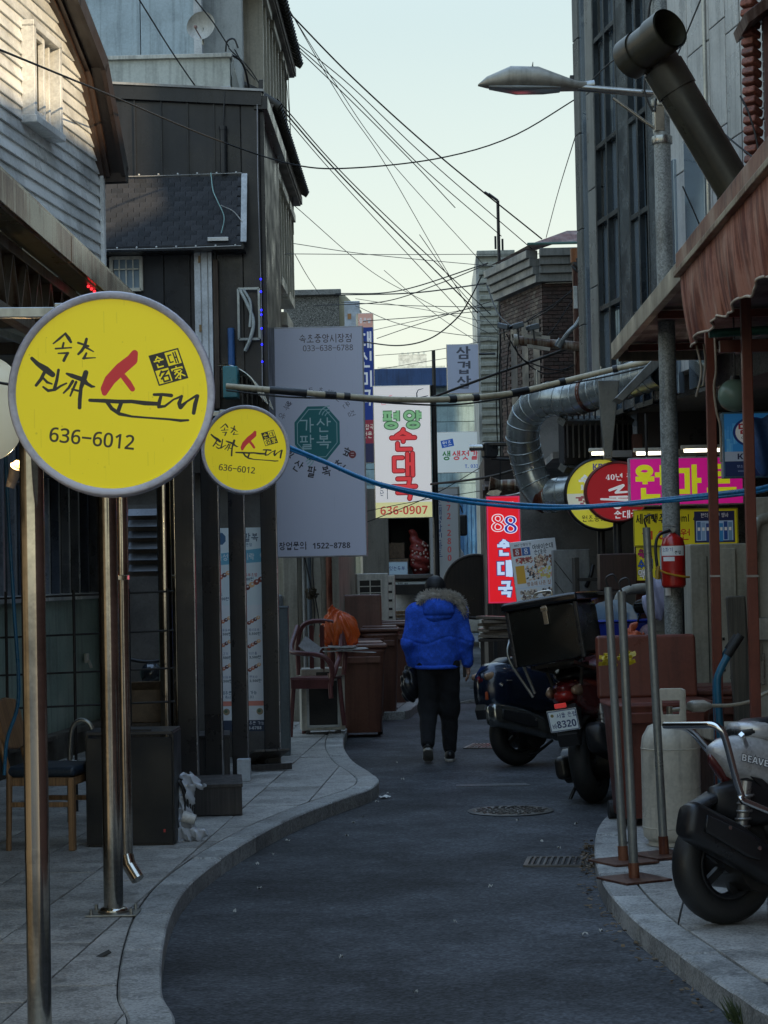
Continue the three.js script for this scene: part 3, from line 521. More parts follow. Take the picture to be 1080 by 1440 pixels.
{ // terrace behind: teal shop wall with sliding windows, dark end walls
  const a = P(-60, 1005, 15.5), b = P(146, 1005, 20), dir = V(b.x - a.x, 0, b.z - a.z), len = dir.length(), ry = -Math.atan2(b.z - a.z, b.x - a.x);
  const g = thing('terrace_shop', 'pale teal shop wall with grey sliding windows behind the steel posts', 'shop', V(a.x, 0, a.z), { ry });
  const teal = mat([.30, .42, .40], .75, 0, { tx: 'grime', k: 8 }), fr = mat([.26, .30, .36], .45, .3);
  part('wall', Bb(len, 1.22, .14, len / 2, .3, -.1, 0), teal, g); part('plinth', Bb(len, .3, .2, len / 2, 0, -.06, 0), mat([.08, .065, .055], .8, 0, { tx: 'wood' }), g); part('plinth_cap', B(len, .04, .24, len / 2, .32, -.04, .004), mat([.11, .095, .085], .8, 0, { tx: 'wood' }), g);
  part('sill', B(len, .06, .2, len / 2, 1.535, -.08, .006), mat([.42, .45, .48], .5, .2), g);
  const n = 13; for (let i = 0; i <= n; i++) part('mullion', Bb(.055, 1.5, .09, i * len / n, 1.56, -.08, .004), i % 3 ? fr : mat([.10, .13, .19], .5, .3), g);
  for (let i = 0; i < n; i++) part('pane', Bb(len / n - .05, 1.46, .01, (i + .5) * len / n, 1.57, -.11, 0), mat([.02, .028, .035], .12, 0, { tx: '' }), g);
  part('header', Bb(len, .25, .2, len / 2, 3.05, -.1, 0), K.dkmetal, g);
  part('outlet', [B(.09, .09, .03, len * .86, .95, 0, .01), C(V(len * .86, .93, .02), V(len * .86 - .02, .86, .05), .015)], K.white, g);
  part('side_wall', Bb(.15, 3.2, 2.5, len + .05, 0, -1.1, 0), K.dark, g);
  const h = thing('shop_building', 'dark shop interior wall behind the wooden chair', 'building', V(-3.75, 0, -10.5));
  part('wall', Bb(.2, 3.2, 12, 0, 0, 0, 0), K.dark, h); part('door', Bb(.05, 2.1, .95, .14, .1, -1.2, .004), K.dkwood, h); part('door', Bb(.05, 2.1, .95, .14, .1, -.2, .004), K.dkwood, h);
  // wire grid screen on the terrace
  const s = thing('wire_screen', 'black wire grid screen on the terrace behind the posts', 'screen', V(P(70, 900, 14.2).x, 0, -14.2)), wv = [];
  const X0 = -.9, X1 = .86; for (const y of [.82, 1.05, 1.31, 1.58]) part('wire', C(V(X0, y - .02, 0), V(X1, y + .02, 0), .008, .008, 6), K.black, s);
  for (const x of [-.85, -.3, .17, .55, .82]) part('upright', C(V(x, 0.1, 0), V(x, 1.62, 0), .011, .011, 6), K.black, s);
  const hs = thing('blue_hose', 'thin blue hose hanging down beside the first steel post', 'hose', V(0, 0, 0)); part('hose', T([P(8, 640, 12), P(14, 760, 12), P(20, 860, 12), P(26, 980, 12), P(10, 1040, 12), P(6, 1090, 12)], .011, 8, 40), mat([.02, .16, .32], .4), hs);
}
{ // wooden chair
  const p = G(72, 1190, KH), g = thing('wooden_chair', 'pale wooden chair with dark blue seat on the left pavement', 'chair', p, { ry: PI / 2 - .12 });
  // local: x across, +z = front
  const wd = K.wood, hw = .19, bk = (s) => C(V(s * hw, 0, -.2), V(s * hw, .44, -.19), .017, .02, 10), bt = (s) => C(V(s * hw, .43, -.19), V(s * hw * .95, .86, -.3), .02, .016, 10);
  for (const s of [-1, 1]) { part('leg', [bk(s), bt(s)], wd, g); part('leg', [Bb(.04, .43, .04, s * hw, 0, .19, .006)], wd, g); part('rail', B(.022, .05, .37, s * hw, .405, 0, .004), wd, g); part('stretcher', B(.02, .03, .37, s * hw, .27, 0, .004), wd, g); }
  for (const s of [-1, 1]) part('rail', B(.37, .05, .022, 0, .405, s * .19, .004), wd, g);
  part('seat', B(.42, .065, .43, 0, .462, 0, .03), mat([.022, .038, .06], .6, 0, { tx: 'fab' }), g);
  const sp = []; for (let i = 0; i <= 8; i++) sp.push([i / 8 * .4 - .2, 0]); part('backrest', EX([[-.2, .6], [-.21, .8], [-.17, .88], [0, .9], [.17, .88], [.21, .8], [.2, .6], [0, .58]], .025, .006).rotateX(-.25).translate(0, .02, -.06), wd, g);
  const q = thing('steel_hoop', 'bent grey tube hoop standing behind the wooden chair', 'frame', V(P(113, 1000, 13.6).x, KH, -13.6)); part('tube', T([V(-.08, 0, 0), V(-.07, .5, 0), V(-.04, .64, 0), V(.03, .66, 0), V(.08, .58, 0), V(.09, .3, 0), V(.09, 0, 0)], .018, 10, 50), K.galv, q);
  part('crossbar', C(V(-.07, .4, 0), V(.09, .36, 0), .012), K.galv, q);
  // black cabinet
  const c = G(184, 1190, KH), w = 112 / S(13.2), cb = thing('black_cabinet', 'black box cabinet with an open back standing behind the steel post', 'cabinet', V(c.x, KH, c.z), { ry: .0 });
  const H = .66; part('panel', [Bb(w, H - .03, .018, 0, .015, 0, .003)], mat([.012, .012, .013], .75), cb); part('side_panel', Bb(.02, H, .36, -w / 2, .01, -.19, .003), K.black, cb); part('side_panel', Bb(.02, H, .36, w / 2, .01, -.19, .003), K.black, cb); part('top', B(w + .01, .022, .38, 0, H + .012, -.18, .004), mat([.035, .035, .04], .5), cb); part('base', B(w, .02, .36, 0, .012, -.19, 0), K.black, cb);
  part('handle', B(.14, .012, .03, w * .12, H + .028, -.02, .004), K.black, cb); part('sticker', B(.012, .018, .003, w / 2 - .05, .09, .011, 0), mat([.5, .05, .04], .5, 0, { tx: '' }), cb);
  // cardboard box
  const kb = P(208, 1030, 14.9), bx = thing('cardboard_box', 'brown cardboard box on a crate behind the black cabinet', 'box', V(kb.x, 0.66, kb.z), { ry: .2 }); part('carton', Bb(.32, .26, .3, 0, 0, 0, .005, [0, 0, -.04]), mat([.16, .105, .06], .85, 0, { tx: 'fab' }), bx); part('flap', B(.32, .006, .14, 0, .265, .2, 0, [-.5, 0, 0]), mat([.18, .12, .07], .85, 0, { tx: 'fab' }), bx);
  const cr = thing('terrace_crate', 'dark crate under the cardboard box', 'crate', V(kb.x, KH, kb.z)); part('board', Bb(.42, .54, .36, 0, .02, 0, .005), K.dkwood, cr); part('board', B(.44, .04, .38, 0, .3, 0, .003), K.dkwood, cr);
  // parked dark motorbike in the shade, bent tube handlebars
  const mb = P(200, 915, 16.4), mg = thing('dark_motorbike', 'dark motorbike standing in the shade of the terrace', 'motorbike', V(mb.x, 0, mb.z), { ry: .3 });
  part('tyre', [new THREE.TorusGeometry(.23, .055, 10, 28).rotateY(PI / 2).translate(.02, .3, .35), new THREE.TorusGeometry(.23, .055, 10, 28).rotateY(PI / 2).translate(0, .3, -.75)], K.rubber, mg);
  part('body', [loft([[-.9, .5, .75, .06], [-.5, .42, .85, .13], [0, .4, .88, .14], [.25, .5, .8, .1]], 14).rotateY(-PI / 2)], K.blackgl, mg);
  part('handlebar', T([V(-.3, 1.12, .2), V(-.1, 1.05, .35), V(.1, 1.05, .35), V(.3, 1.12, .2)], .014, 8, 20), K.dkmetal, mg); part('mirror', [B(.13, .09, .02, -.26, 1.28, .25, .015, [0, .2, .2]), C(V(-.25, 1.12, .25), V(-.26, 1.24, .25), .006)], mat([.3, .4, .5], .1, 1, { tx: '' }), mg); part('mirror', [B(.13, .09, .02, .26, 1.28, .25, .015, [0, -.2, .2]), C(V(.25, 1.12, .25), V(.26, 1.24, .25), .006)], mat([.3, .4, .5], .1, 1, { tx: '' }), mg);
  part('headlamp', new THREE.SphereGeometry(.09, 16, 10).translate(0, .95, .42), K.glass, mg);
  // grey louvred panel
  const lv = P(206, 760, 17.2), lg = thing('louvre_panel', 'grey louvred vent panel in the shade above the motorbike', 'vent', V(lv.x, lv.y - .25, lv.z)); part('frame', [B(.34, .6, .02, 0, .25, -.05, 0)], K.dark, lg); for (let i = 0; i < 6; i++) part('slat', B(.3, .006, .085, 0, .02 + i * .093, 0, 0, [.75, 0, 0]), mat([.15, .155, .165], .5, .3), lg); part('post', C(V(-.25, -1.7, 0), V(-.25, .4, 0), .03, .03, 12), mat([.2, .2, .21], .5), lg);
}
{ // bundle of wire and plastic wrap by the porch
  const p = G(258, 1182, KH), g = thing('plastic_wrap_bundle', 'crumpled clear plastic and cables lying beside the black cabinet', 'rubbish', p);
  const f = (x, y, z) => { let d = Math.min(cap(x, y, z, [0, .05, 0], [.02, .36, -.05], .06, .05), cap(x, y, z, [.02, .36, -.05], [.12, .33, -.02], .05, .02)); d = smin(d, cap(x, y, z, [-.02, .04, .03], [.12, .04, .05], .05, .035), .04); return d - .012 + .03 * Math.abs(Math.sin(x * 48 + y * 27 + Math.sin(z * 30))) * Math.abs(Math.sin(y * 38 - z * 44)) + .012 * Math.abs(Math.sin(z * 80 + x * 70)); };
  part('wrap', sdf(f, V(-.2, -.01, -.2), V(.28, .48, .2), 60), new THREE.MeshPhysicalMaterial({ color: 0xc8ccd2, roughness: .25, transmission: .25, thickness: 0, side: THREE.DoubleSide }), g);
  const loop = []; for (let k = 0; k < 5; k++) loop.push(T(Array.from({ length: 9 }, (_, i) => V(-.06 + Math.cos(i * .8 + k) * .08 + k * .012, .22 + Math.sin(i * .8 + k) * .16, .03 - .02 * k)), .007, 6, 40)); part('cable', loop, K.black, g);
  part('cup', L([[.0, 0], [.03, 0], [.036, .08], [.034, .08], [.03, .004]], 14).rotateZ(1.3).translate(.08, .13, .05), K.paper, g);
}
{ // black porch: posts, steps, ramp, banner, grey-blue post
  const z0 = 14.45, mk = (px0, px1, z, ytop, label, pyb) => { const a = P(px0, 900, z), b = P(px1, 900, z), w = b.x - a.x, g = thing('porch_post', label, 'post', V((a.x + b.x) / 2, KH, -z)); part('column', Bb(w, 2.7, .14, 0, .01, 0, .006), mat([.022, .023, .03], .45, .1, { tx: 'grime' }), g); part('edge_strip', Bb(.008, 2.7, .012, w / 2 + .002, .01, .066, 0), mat([.35, .36, .4], .35, .6), g); };
  mk(250, 276, 14.55, 0, 'black porch post standing on the lower wooden step'); mk(287, 311, 15.4, 0, 'broad black porch post behind the wooden step'); mk(325, 347, 16.2, 0, 'black porch post with a white paper wrap at its foot'); mk(370, 392, 17.2, 0, 'black porch post next to the grey blue upright');
  const bm = thing('porch_canopy', 'black porch roof over the wooden steps', 'canopy', V(-1.75, 2.8, -16.2)); part('beam', B(.2, .2, 1.9, .28, 0, -1.1, .004, [0, .055, 0]), K.black, bm); part('back_wall', Bb(1.4, 2.9, .1, -.4, -2.8, -2.0, 0), K.dark, bm);
  const dk = mat([.055, .05, .052], .7, 0, { tx: 'wood', k: 9 });
  const step = (px, py, w, h, d, label, z) => { const p = G(px, py, KH), g = thing('wooden_step', label, 'step', V(p.x, KH, p.z), { ry: .1 }); const n = 4; for (let i = 0; i < n; i++) part('tread_board', B(w, .025, d / n - .006, 0, h, -d / 2 + (i + .5) * d / n, .003), dk, g); part('riser', Bb(w - .01, h - .015, .02, 0, .005, d / 2 - .02, .003), dk, g); part('side', Bb(.02, h - .015, d - .04, w / 2 - .015, .005, 0, .003), dk, g); part('side', Bb(.02, h - .015, d - .04, -w / 2 + .015, .005, 0, .003), dk, g); return g; };
  step(304, 1140, .36, .2, .66, 'low dark wooden step at the foot of the porch'); step(294, 1098, .34, .36, .5, 'upper dark wooden step behind the low step');
  const rp = G(384, 1084, KH), rg = thing('wooden_ramp', 'tilted dark timber ramp board on the pavement', 'ramp', V(rp.x, KH + .004, rp.z), { ry: .35 }); for (let i = 0; i < 3; i++) part('board', B(.1, .02, .55, -.12 + i * .105, .09, -.25, .003, [-.28, 0, 0]), mat([.10, .088, .08], .7, 0, { tx: 'wood' }), rg); part('edge', B(.34, .05, .02, -.015, .03, .02, .003), dk, rg); part('prop', Bb(.3, .12, .02, -.015, 0, -.45, 0), dk, rg);
  const pw = P(343, 1078, 16.05); solo('paper_wrap', Bb(.1, .17, .1, pw.x, KH + .005, pw.z, .004), mat([.55, .6, .66], .7), 'white printed paper wrapped round the foot of a porch post', 'paper');
  const gp = P(400, 1040, 18.3), gg = thing('grey_upright', 'slim grey blue upright post at the end of the porch', 'post', V(gp.x, KH, gp.z)); part('column', Bb(.11, 1.3, .1, 0, 0, 0, .005), mat([.13, .16, .19], .55, .2, { tx: 'grime' }), gg); part('cap', B(.12, .02, .11, 0, 1.31, 0, .004), mat([.16, .19, .22], .55, .2), gg);
  // banner with rolls
  const t = canvas(384, 1472, (x, w, h) => {
    x.fillStyle = '#cfd8e0'; x.fillRect(0, 0, w, h); x.fillStyle = '#b9cddb'; x.fillRect(0, 0, w, 560); x.fillStyle = '#c6d2de'; x.fillRect(0, 560, w, 800);
    x.fillStyle = '#3d5a74'; x.beginPath(); for (let i = 0; i < 8; i++) x.lineTo(48 + 40 * Math.cos(i * .785 + .39), 78 + 46 * Math.sin(i * .785 + .39)); x.fill(); txt(x, '가산팔복', 100, 40, 62, { color: '#3a4450', wt: .1, sx: .85 }); txt(x, '유부초밥 전문점', 104, 112, 24, { color: '#56626e' });
    x.fillStyle = '#5e93a6'; x.beginPath(); x.moveTo(0, 190); x.lineTo(350, 150); x.lineTo(330, 200); x.lineTo(350, 250); x.lineTo(0, 270); x.fill(); txt(x, '가성비 도시락', 18, 186, 50, { color: '#eef4f6', sx: .8 });
    const roll = (cx, cy, s, n) => { for (let i = 0; i < n; i++) { const a = cx + i * s * .5, b = cy - i * s * .28; x.fillStyle = ['#7c3d33', '#a8674a', '#5a2f2c', '#c79a72', '#8a4636'][i % 5]; x.beginPath(); x.ellipse(a, b, s * .34, s * .3, -.5, 0, 7); x.fill(); x.fillStyle = '#e1d4c2'; x.beginPath(); x.ellipse(a + s * .05, b - s * .08, s * .12, s * .1, 0, 0, 7); x.fill(); } };
    roll(20, 370, 52, 8); roll(170, 470, 66, 6); txt(x, '모둠유부초밥', 170, 330, 24, { color: '#9a4440' }); txt(x, '9,900원', 190, 360, 26, { color: '#3a3f4a' }); txt(x, '세트', 10, 470, 24, { color: '#3a3f4a' }); txt(x, '8,900원', 10, 500, 26, { color: '#3a3f4a' });
    for (let r = 0; r < 3; r++) for (let c = 0; c < 2; c++) { roll(34 + c * 210, 690 + r * 170, 44, 4); txt(x, ['새우유부', '참치유부', '불고기', '치즈롤', '김치유부', '멘보샤'][r * 2 + c], 30 + c * 210, 730 + r * 170, 20, { color: '#667', wt: .1 }); txt(x, '3,500원', 30 + c * 210, 756 + r * 170, 24, { color: '#333' }); }
    txt(x, '단체주문 환영 포장 가능', 10, 1180, 26, { color: '#4a525c' }); txt(x, '주문 즉시 만들어 드립니다', 10, 1214, 22, { color: '#4a525c' }); x.fillStyle = '#c77766'; x.fillRect(0, 1254, w, 34); x.fillStyle = '#d6dde4'; x.fillRect(0, 1288, w, 100); for (let i = 0; i < 3; i++) { x.fillStyle = '#8a7a60'; x.beginPath(); x.arc(70 + i * 120, 1330, 24, 0, 7); x.fill(); x.fillStyle = '#4d5f47'; x.beginPath(); x.arc(66 + i * 120, 1326, 12, 0, 7); x.fill(); }
    x.fillStyle = '#333a48'; x.fillRect(0, 1392, w, 80); txt(x, '배달주문 가능', 180, 1400, 26, { color: '#c5cdd8' }); txt(x, '638-6788', 190, 1432, 30, { color: '#c5cdd8' });
  });
  board('menu_banner', 'tall pale blue menu banner with sushi rolls behind the porch posts', 'banner', [303, 742, 378, 1028], 17.5, t, { d: .02, b: .0, rough: .6 });
}
{ // black clad house
  const z = 17.9, xr = P(366, 300, z).x, g = thing('black_clad_house', 'black metal clad house with shingled skirt roof on the left', 'house', V(xr, .55, -z));
  const W = 2.2, bm = [0, 1, 2].map((i) => mat([.020 + i * .003, .022 + i * .003, .030 + i * .004], .42, .25, { tx: 'grime', k: i }));
  const top = (x) => 5.36 - x * .075;                                   // x from -W to 0
  part('wall', EX([[-W, 2.05], [0, 2.05], [0, top(0) - .04], [-W, top(-W) - .04]], 2.4, 0).translate(0, 0, -1.25), K.black, g);
  const pw = .232; for (let i = 0; i < 9; i++) { const x1 = -.16 - i * pw, x0 = x1 - pw; part('seam_panel', EX([[x0 + .003, 4.5], [x1 - .003, 4.5], [x1 - .003, top(x1) - .1], [x0 + .003, top(x0) - .1]], .02, .003).translate(0, 0, -.035), bm[i % 3], g); part('seam', Bb(.014, top(x0) - .1 - 4.5, .03, x0, 4.5, -.02, 0), bm[0], g); part('seam_panel', EX([[x0 + .003, 2.7], [x1 - .003, 2.7], [x1 - .003, 4.02], [x0 + .003, 4.02]], .02, .003).translate(0, 0, -.035), bm[(i + 1) % 3], g); }
  part('seam_panel', EX([[-.157, 2.7], [0, 2.7], [0, top(0) - .1], [-.157, top(-.157) - .1]], .02, .003).translate(0, 0, -.03), bm[1], g);
  part('roof_edge', bar(V(-W, top(-W) - .05, -.01), V(.03, top(0) - .05, -.01), .12, .06), bm[0], g); part('roof_drip', bar(V(-W, top(-W) + .02, -.01), V(.05, top(0) + .02, -.01), .02, .1), mat([.35, .36, .38], .5, .3), g);
  // skirt roof with shingles
  const sk = part('skirt_roof', [quad(V(-W, 4.0, .22), V(-.13, 4.0, .22), V(-.13, 4.63, .02), V(-W, 4.63, .02)), B(W - .13, .05, .26, -W / 2 - .065, 3.985, .1, .003)], bm[0], g);
  const shm = [0, 1, 2, 3].map((i) => mat([.017 + i * .005, .019 + i * .005, .025 + i * .006], .9, 0, { bump: .002, k: i })), shg = geo(B(.096, .052, .007, 0, 0, 0, 0));
  for (let r = 0; r < 14; r++) for (let c = 0; c < 20; c++) { const t = (r + .5) / 14, x = -.19 - c * .1 - (r % 2) * .05; if (x < -W + .02) continue; const s = part('shingle', shg, shm[Math.floor(rnd() * 4)], sk, { raw: true }); s.position.set(x, 4.0 + t * .63, .226 - t * .2 + rr(0, .004)); s.rotation.x = -.31 + .06; }
  for (let i = 0; i < 11; i++) { part('string_bulb', new THREE.SphereGeometry(.009, 8, 6).translate(-.2 - i * .17, 4.66, .05), mat([.6, .6, .58], .3, 0, { tx: '' }), g); part('string_bulb', new THREE.SphereGeometry(.009, 8, 6).translate(-.2 - i * .17, 3.99, .26), mat([.6, .6, .58], .3, 0, { tx: '' }), g); }
  for (const q of [T([V(-.15, 4.655, .05), V(-1, 4.645, .06), V(-2, 4.655, .05)], .004, 5, 12), T([V(-.15, 3.985, .26), V(-1, 3.975, .265), V(-2, 3.985, .26)], .004, 5, 12)]) part('bulb_wire', q, mat([.4, .4, .4], .6), g);
  part('end_flashing', bar(V(-.13, 4.02, .235), V(-.13, 4.65, .03), .05, .02), mat([.5, .52, .55], .5, .3), g);
  part('strip_lamp', B(.18, .035, .05, -.35, 4.05, .22, .004), mat([.55, .56, .58], .4, .3), g);
  part('loose_wire', T([V(-.42, 4.66, .06), V(-.40, 4.5, .1), V(-.36, 4.4, .14), V(-.3, 4.25, .18), V(-.32, 4.1, .24)], .005, 5, 30), mat([.3, .5, .5], .6), g);
  part('loose_wire', T([V(-.33, 4.36, .14), V(-.22, 4.3, .16), V(-.14, 4.2, .19)], .004, 5, 20), mat([.5, .5, .5], .6), g);
  part('vent_pipe', [C(V(-.31, 4.66, .03), V(-.31, 5.05, .03), .03, .03, 12), C(V(-.31, 5.04, .03), V(-.31, 5.07, .03), .036, .036, 12), C(V(-.31, 5.06, .03), V(-.29, 5.38, .02), .006)], bm[2], g);
  // white pvc door leaf, small window, conduit frame
  const wp = part('white_panel', Bb(.155, 1.5, .06, -.5, 2.55, .06, .006), mat([.62, .66, .72], .45), g); part('panel_groove', [Bb(.006, 1.45, .01, -.52, 2.57, .09, 0), Bb(.006, 1.45, .01, -.46, 2.57, .09, 0)], K.grey, wp); part('hinge', [B(.02, .06, .01, -.53, 3.9, .095, 0), B(.02, .06, .01, -.53, 3.3, .095, 0)], mat([.3, .2, .1], .5, .5), wp);
  part('timber_jamb', Bb(.045, 1.3, .05, -.395, 2.6, .05, .003), mat([.09, .06, .045], .8, 0, { tx: 'wood' }), g);
  const w = part('window', [B(.26, .03, .05, -1.18, 3.94, 0, .003), B(.26, .03, .05, -1.18, 3.66, 0, .003), B(.03, .3, .05, -1.05, 3.8, 0, .003), B(.03, .3, .05, -1.31, 3.8, 0, .003)], K.white, g); part('pane', B(.22, .26, .01, -1.18, 3.8, .0, 0), mat([.25, .32, .38], .15, 0, { tx: '' }), w); part('grille', [B(.01, .25, .01, -1.12, 3.8, .02, 0), B(.01, .25, .01, -1.18, 3.8, .02, 0), B(.01, .25, .01, -1.24, 3.8, .02, 0), B(.22, .01, .01, -1.18, 3.84, .02, 0)], K.white, w);
  part('pipe_bracket', [bar(V(-.2, 3.2, .06), V(-.2, 3.64, .06), .02), bar(V(-.02, 3.2, .06), V(-.02, 3.64, .06), .02), bar(V(-.2, 3.64, .06), V(-.02, 3.64, .06), .02), bar(V(-.2, 3.2, .06), V(-.02, 3.2, .06), .02)], mat([.4, .44, .46], .5, .5), g);
  part('conduit', [T([V(-.18, 3.63, .08), V(-.12, 3.5, .09), V(-.07, 3.35, .09), V(-.1, 3.2, .08), V(-.15, 3.1, .05)], .016, 8, 24), T([V(-.15, 3.63, .1), V(-.09, 3.5, .1), V(-.1, 3.3, .1)], .012, 8, 24)], mat([.5, .55, .56], .5), g);
  part('blue_pipe', C(V(-.27, 2.8, .05), V(-.27, 3.3, .05), .03, .03, 12), mat([.03, .12, .35], .5), g);
  part('side_fascia', [B(.12, .12, 2.4, .02, 5.28, -1.2, .004), B(.04, 3, .06, .02, 4, -.1, .004)], bm[0], g);
  // blue lamp string hanging down the corner
  const s = thing('blue_light_string', 'string of small blue lamps down the corner of the black house', 'light string', V(xr - .005, .5, -z + .06)); part('wire', T([V(0, 5.3, 0), V(-.005, 4.6, .01), V(0.005, 3.6, 0), V(0, 2.7, .01)], .004, 5, 20), mat([.4, .4, .45], .6), s); for (const y of [3.77, 3.66, 3.46, 3.34, 3.2, 3.05, 3.5]) part('lamp', new THREE.SphereGeometry(.009, 8, 6).translate(.004, y, .006), mat([.02, .02, .4], .4, 0, { tx: '', em: [.03, .03, 2.2] }), s);
  // barrel awning and teal box at the end of the porch
  const ba = P(358, 560, 17.4), bg = thing('barrel_awning', 'clear barrel vault awning with teal end box behind the smaller yellow sign', 'awning', V(P(330, 520, 17).x, P(330, 540, 17).y, -17)); part('end_box', B(.12, .26, .2, -.02, .0, .1, .01), mat([.03, .2, .24], .4), bg); const rb = []; for (let i = 0; i < 6; i++) rb.push(T([V(-.14, .16, -i * .3), V(0, .14, -i * .3), V(.14, .04, -i * .3), V(.2, -.1, -i * .3)], .009, 6, 14)); part('rib', rb, K.alu, bg); const sh = []; const pr = [[-.14, .165], [-.06, .16], [.02, .13], [.1, .08], [.16, .0], [.2, -.1]]; for (let i = 0; i < 5; i++) sh.push(quad(V(pr[i][0], pr[i][1], .05), V(pr[i + 1][0], pr[i + 1][1], .05), V(pr[i + 1][0], pr[i + 1][1], -1.6), V(pr[i][0], pr[i][1], -1.6))); part('sheet', sh, mat([.2, .22, .23], .3), bg); for (let i = 0; i < 5; i++) part('stay', [C(V(.05 + i * .02, .08, -.2 - i * .25), V(.05 + i * .02, -.35, -.2 - i * .25), .012)], K.dkmetal, bg);
}
// ---------- left side further on, and the end of the lane ----------
const brickTones = [0, 1, 2].map((i) => mat([.24 + i * .04, .085 + i * .015, .06 + i * .01], .9, 0, { tx: 'gran', bump: .002, k: i }));
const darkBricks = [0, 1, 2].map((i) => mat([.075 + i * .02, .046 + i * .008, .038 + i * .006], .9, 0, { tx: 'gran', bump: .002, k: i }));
// courses of bricks on a vertical face; origin lower left, u along the face (unit), n outward; each tone one joined part
function brickFace(parent, o, u, w, h, tones, bw = .2, bh = .065, skip) {
  const per = tones.map(() => []), ry = Math.atan2(-u.z, u.x); let r = 0;
  for (let y = 0; y < h - bh * .5; y += bh + .01, r++) for (let x = (r % 2) * -(bw / 2); x < w; x += bw + .01) {
    const a = Math.max(0, x), b = Math.min(w, x + bw); if (b - a < .03) continue; if (skip && skip((a + b) / 2, y + bh / 2)) continue;
    const c = o.clone().addScaledVector(u, (a + b) / 2); per[Math.floor(rnd() * tones.length)].push(new THREE.BoxGeometry(b - a, bh, .03).rotateY(ry).translate(c.x, o.y + y + bh / 2, c.z));
  }
  per.forEach((l, i) => l.length && part('brickwork', l, tones[i], parent, { stuff: true }));
}
{ // white rendered building behind the black house
  const z = 24.5, g = thing('white_rendered_building', 'pale rendered building with roof parapet behind the black house', 'building', V(P(240, 300, z).x, 0, -z));
  const x1 = P(325, 100, z).x - g.position.x, m = mat([.60, .66, .68], .8, 0, { tx: 'grime', k: 11 }), hb = P(240, 84, z).y;
  part('wall', Bb(4, 4.5 + .0, .3, x1 - 2, 3.2, -.15, 0), m, g); part('parapet', Bb(4, hb - 6.9, .2, x1 - 2, 6.9, .03, .01), m, g); part('parapet_cap', B(4.05, .05, .28, x1 - 2, hb, .03, .006), mat([.66, .68, .68], .8, 0, { tx: 'grime' }), g);
  // panelled corner: small tiles
  for (let i = 0; i < 9; i++) part('corner_tile', B(.12, .1, .05, x1 - .05, 6.55 + i * .115, .14, .004), mat([.50, .54, .60], .6), g);
  part('balcony_screen', [quad(V(x1 + .02, 6.3, .1), V(x1 + .32, 5.9, -1.8), V(x1 + .32, 6.3, -1.8), V(x1 + .02, hb, .1))], mat([.45, .5, .5], .5), g);
  part('balcony_rail', T([V(x1 + .0, hb + .03, .1), V(x1 + .14, hb - .06, -.2), V(x1 + .2, hb - .5, -.9), V(x1 + .36, hb - 1.1, -1.9)], .014, 8, 24), K.dkmetal, g);
  // upper storey set back
  const up = mat([.44, .55, .66], .75, 0, { tx: 'grime', k: 12 }); for (const [a, b] of [[-2.2, -.44], [-.43, .24]]) part('upper_wall', Bb(b - a, 2.6, .2, (a + b) / 2 - .0, 7.2, -.9, .004), up, g); part('upper_wall', Bb(.5, 2.6, .2, .55, 7.2, -1.2, 0), mat([.42, .46, .50], .8, 0, { tx: 'grime' }), g); part('white_pilaster', Bb(.1, 2.6, .14, .29, 7.25, -.75, .006), mat([.62, .64, .66], .7), g);
  const dp = P(283, 57, 23.9), d = thing('satellite_dish', 'white satellite dish on the parapet of the pale building', 'satellite dish', V(dp.x, hb + .03, dp.z), { ry: -.25 });
  part('reflector', L([[0, 0], [.06, .006], [.12, .028], [.165, .058], [.175, .068]], 28).rotateX(PI / 2 - .15).translate(0, .2, -.06), mat([.55, .55, .54], .6, 0, { tx: 'grime' }), d); part('mast', C(V(0, 0, -.06), V(0, .2, -.06), .014), K.galv, d); part('feed_arm', [C(V(0, .06, .0), V(0, .13, .18), .007), B(.03, .03, .05, 0, .15, .18, .005)], mat([.35, .2, .18], .6), d);
  const cr = P(318, 180 - 8, 24.3), b = thing('wall_bracket', 'small wire bracket with cables at the parapet corner', 'bracket', V(P(322, 66, 24.2).x, hb + .03, -24.3)); part('arm', T([V(-.05, 0, 0), V(-.03, .12, 0), V(.05, .15, 0), V(.1, .04, 0)], .012, 6, 20), K.dkmetal, b);
}
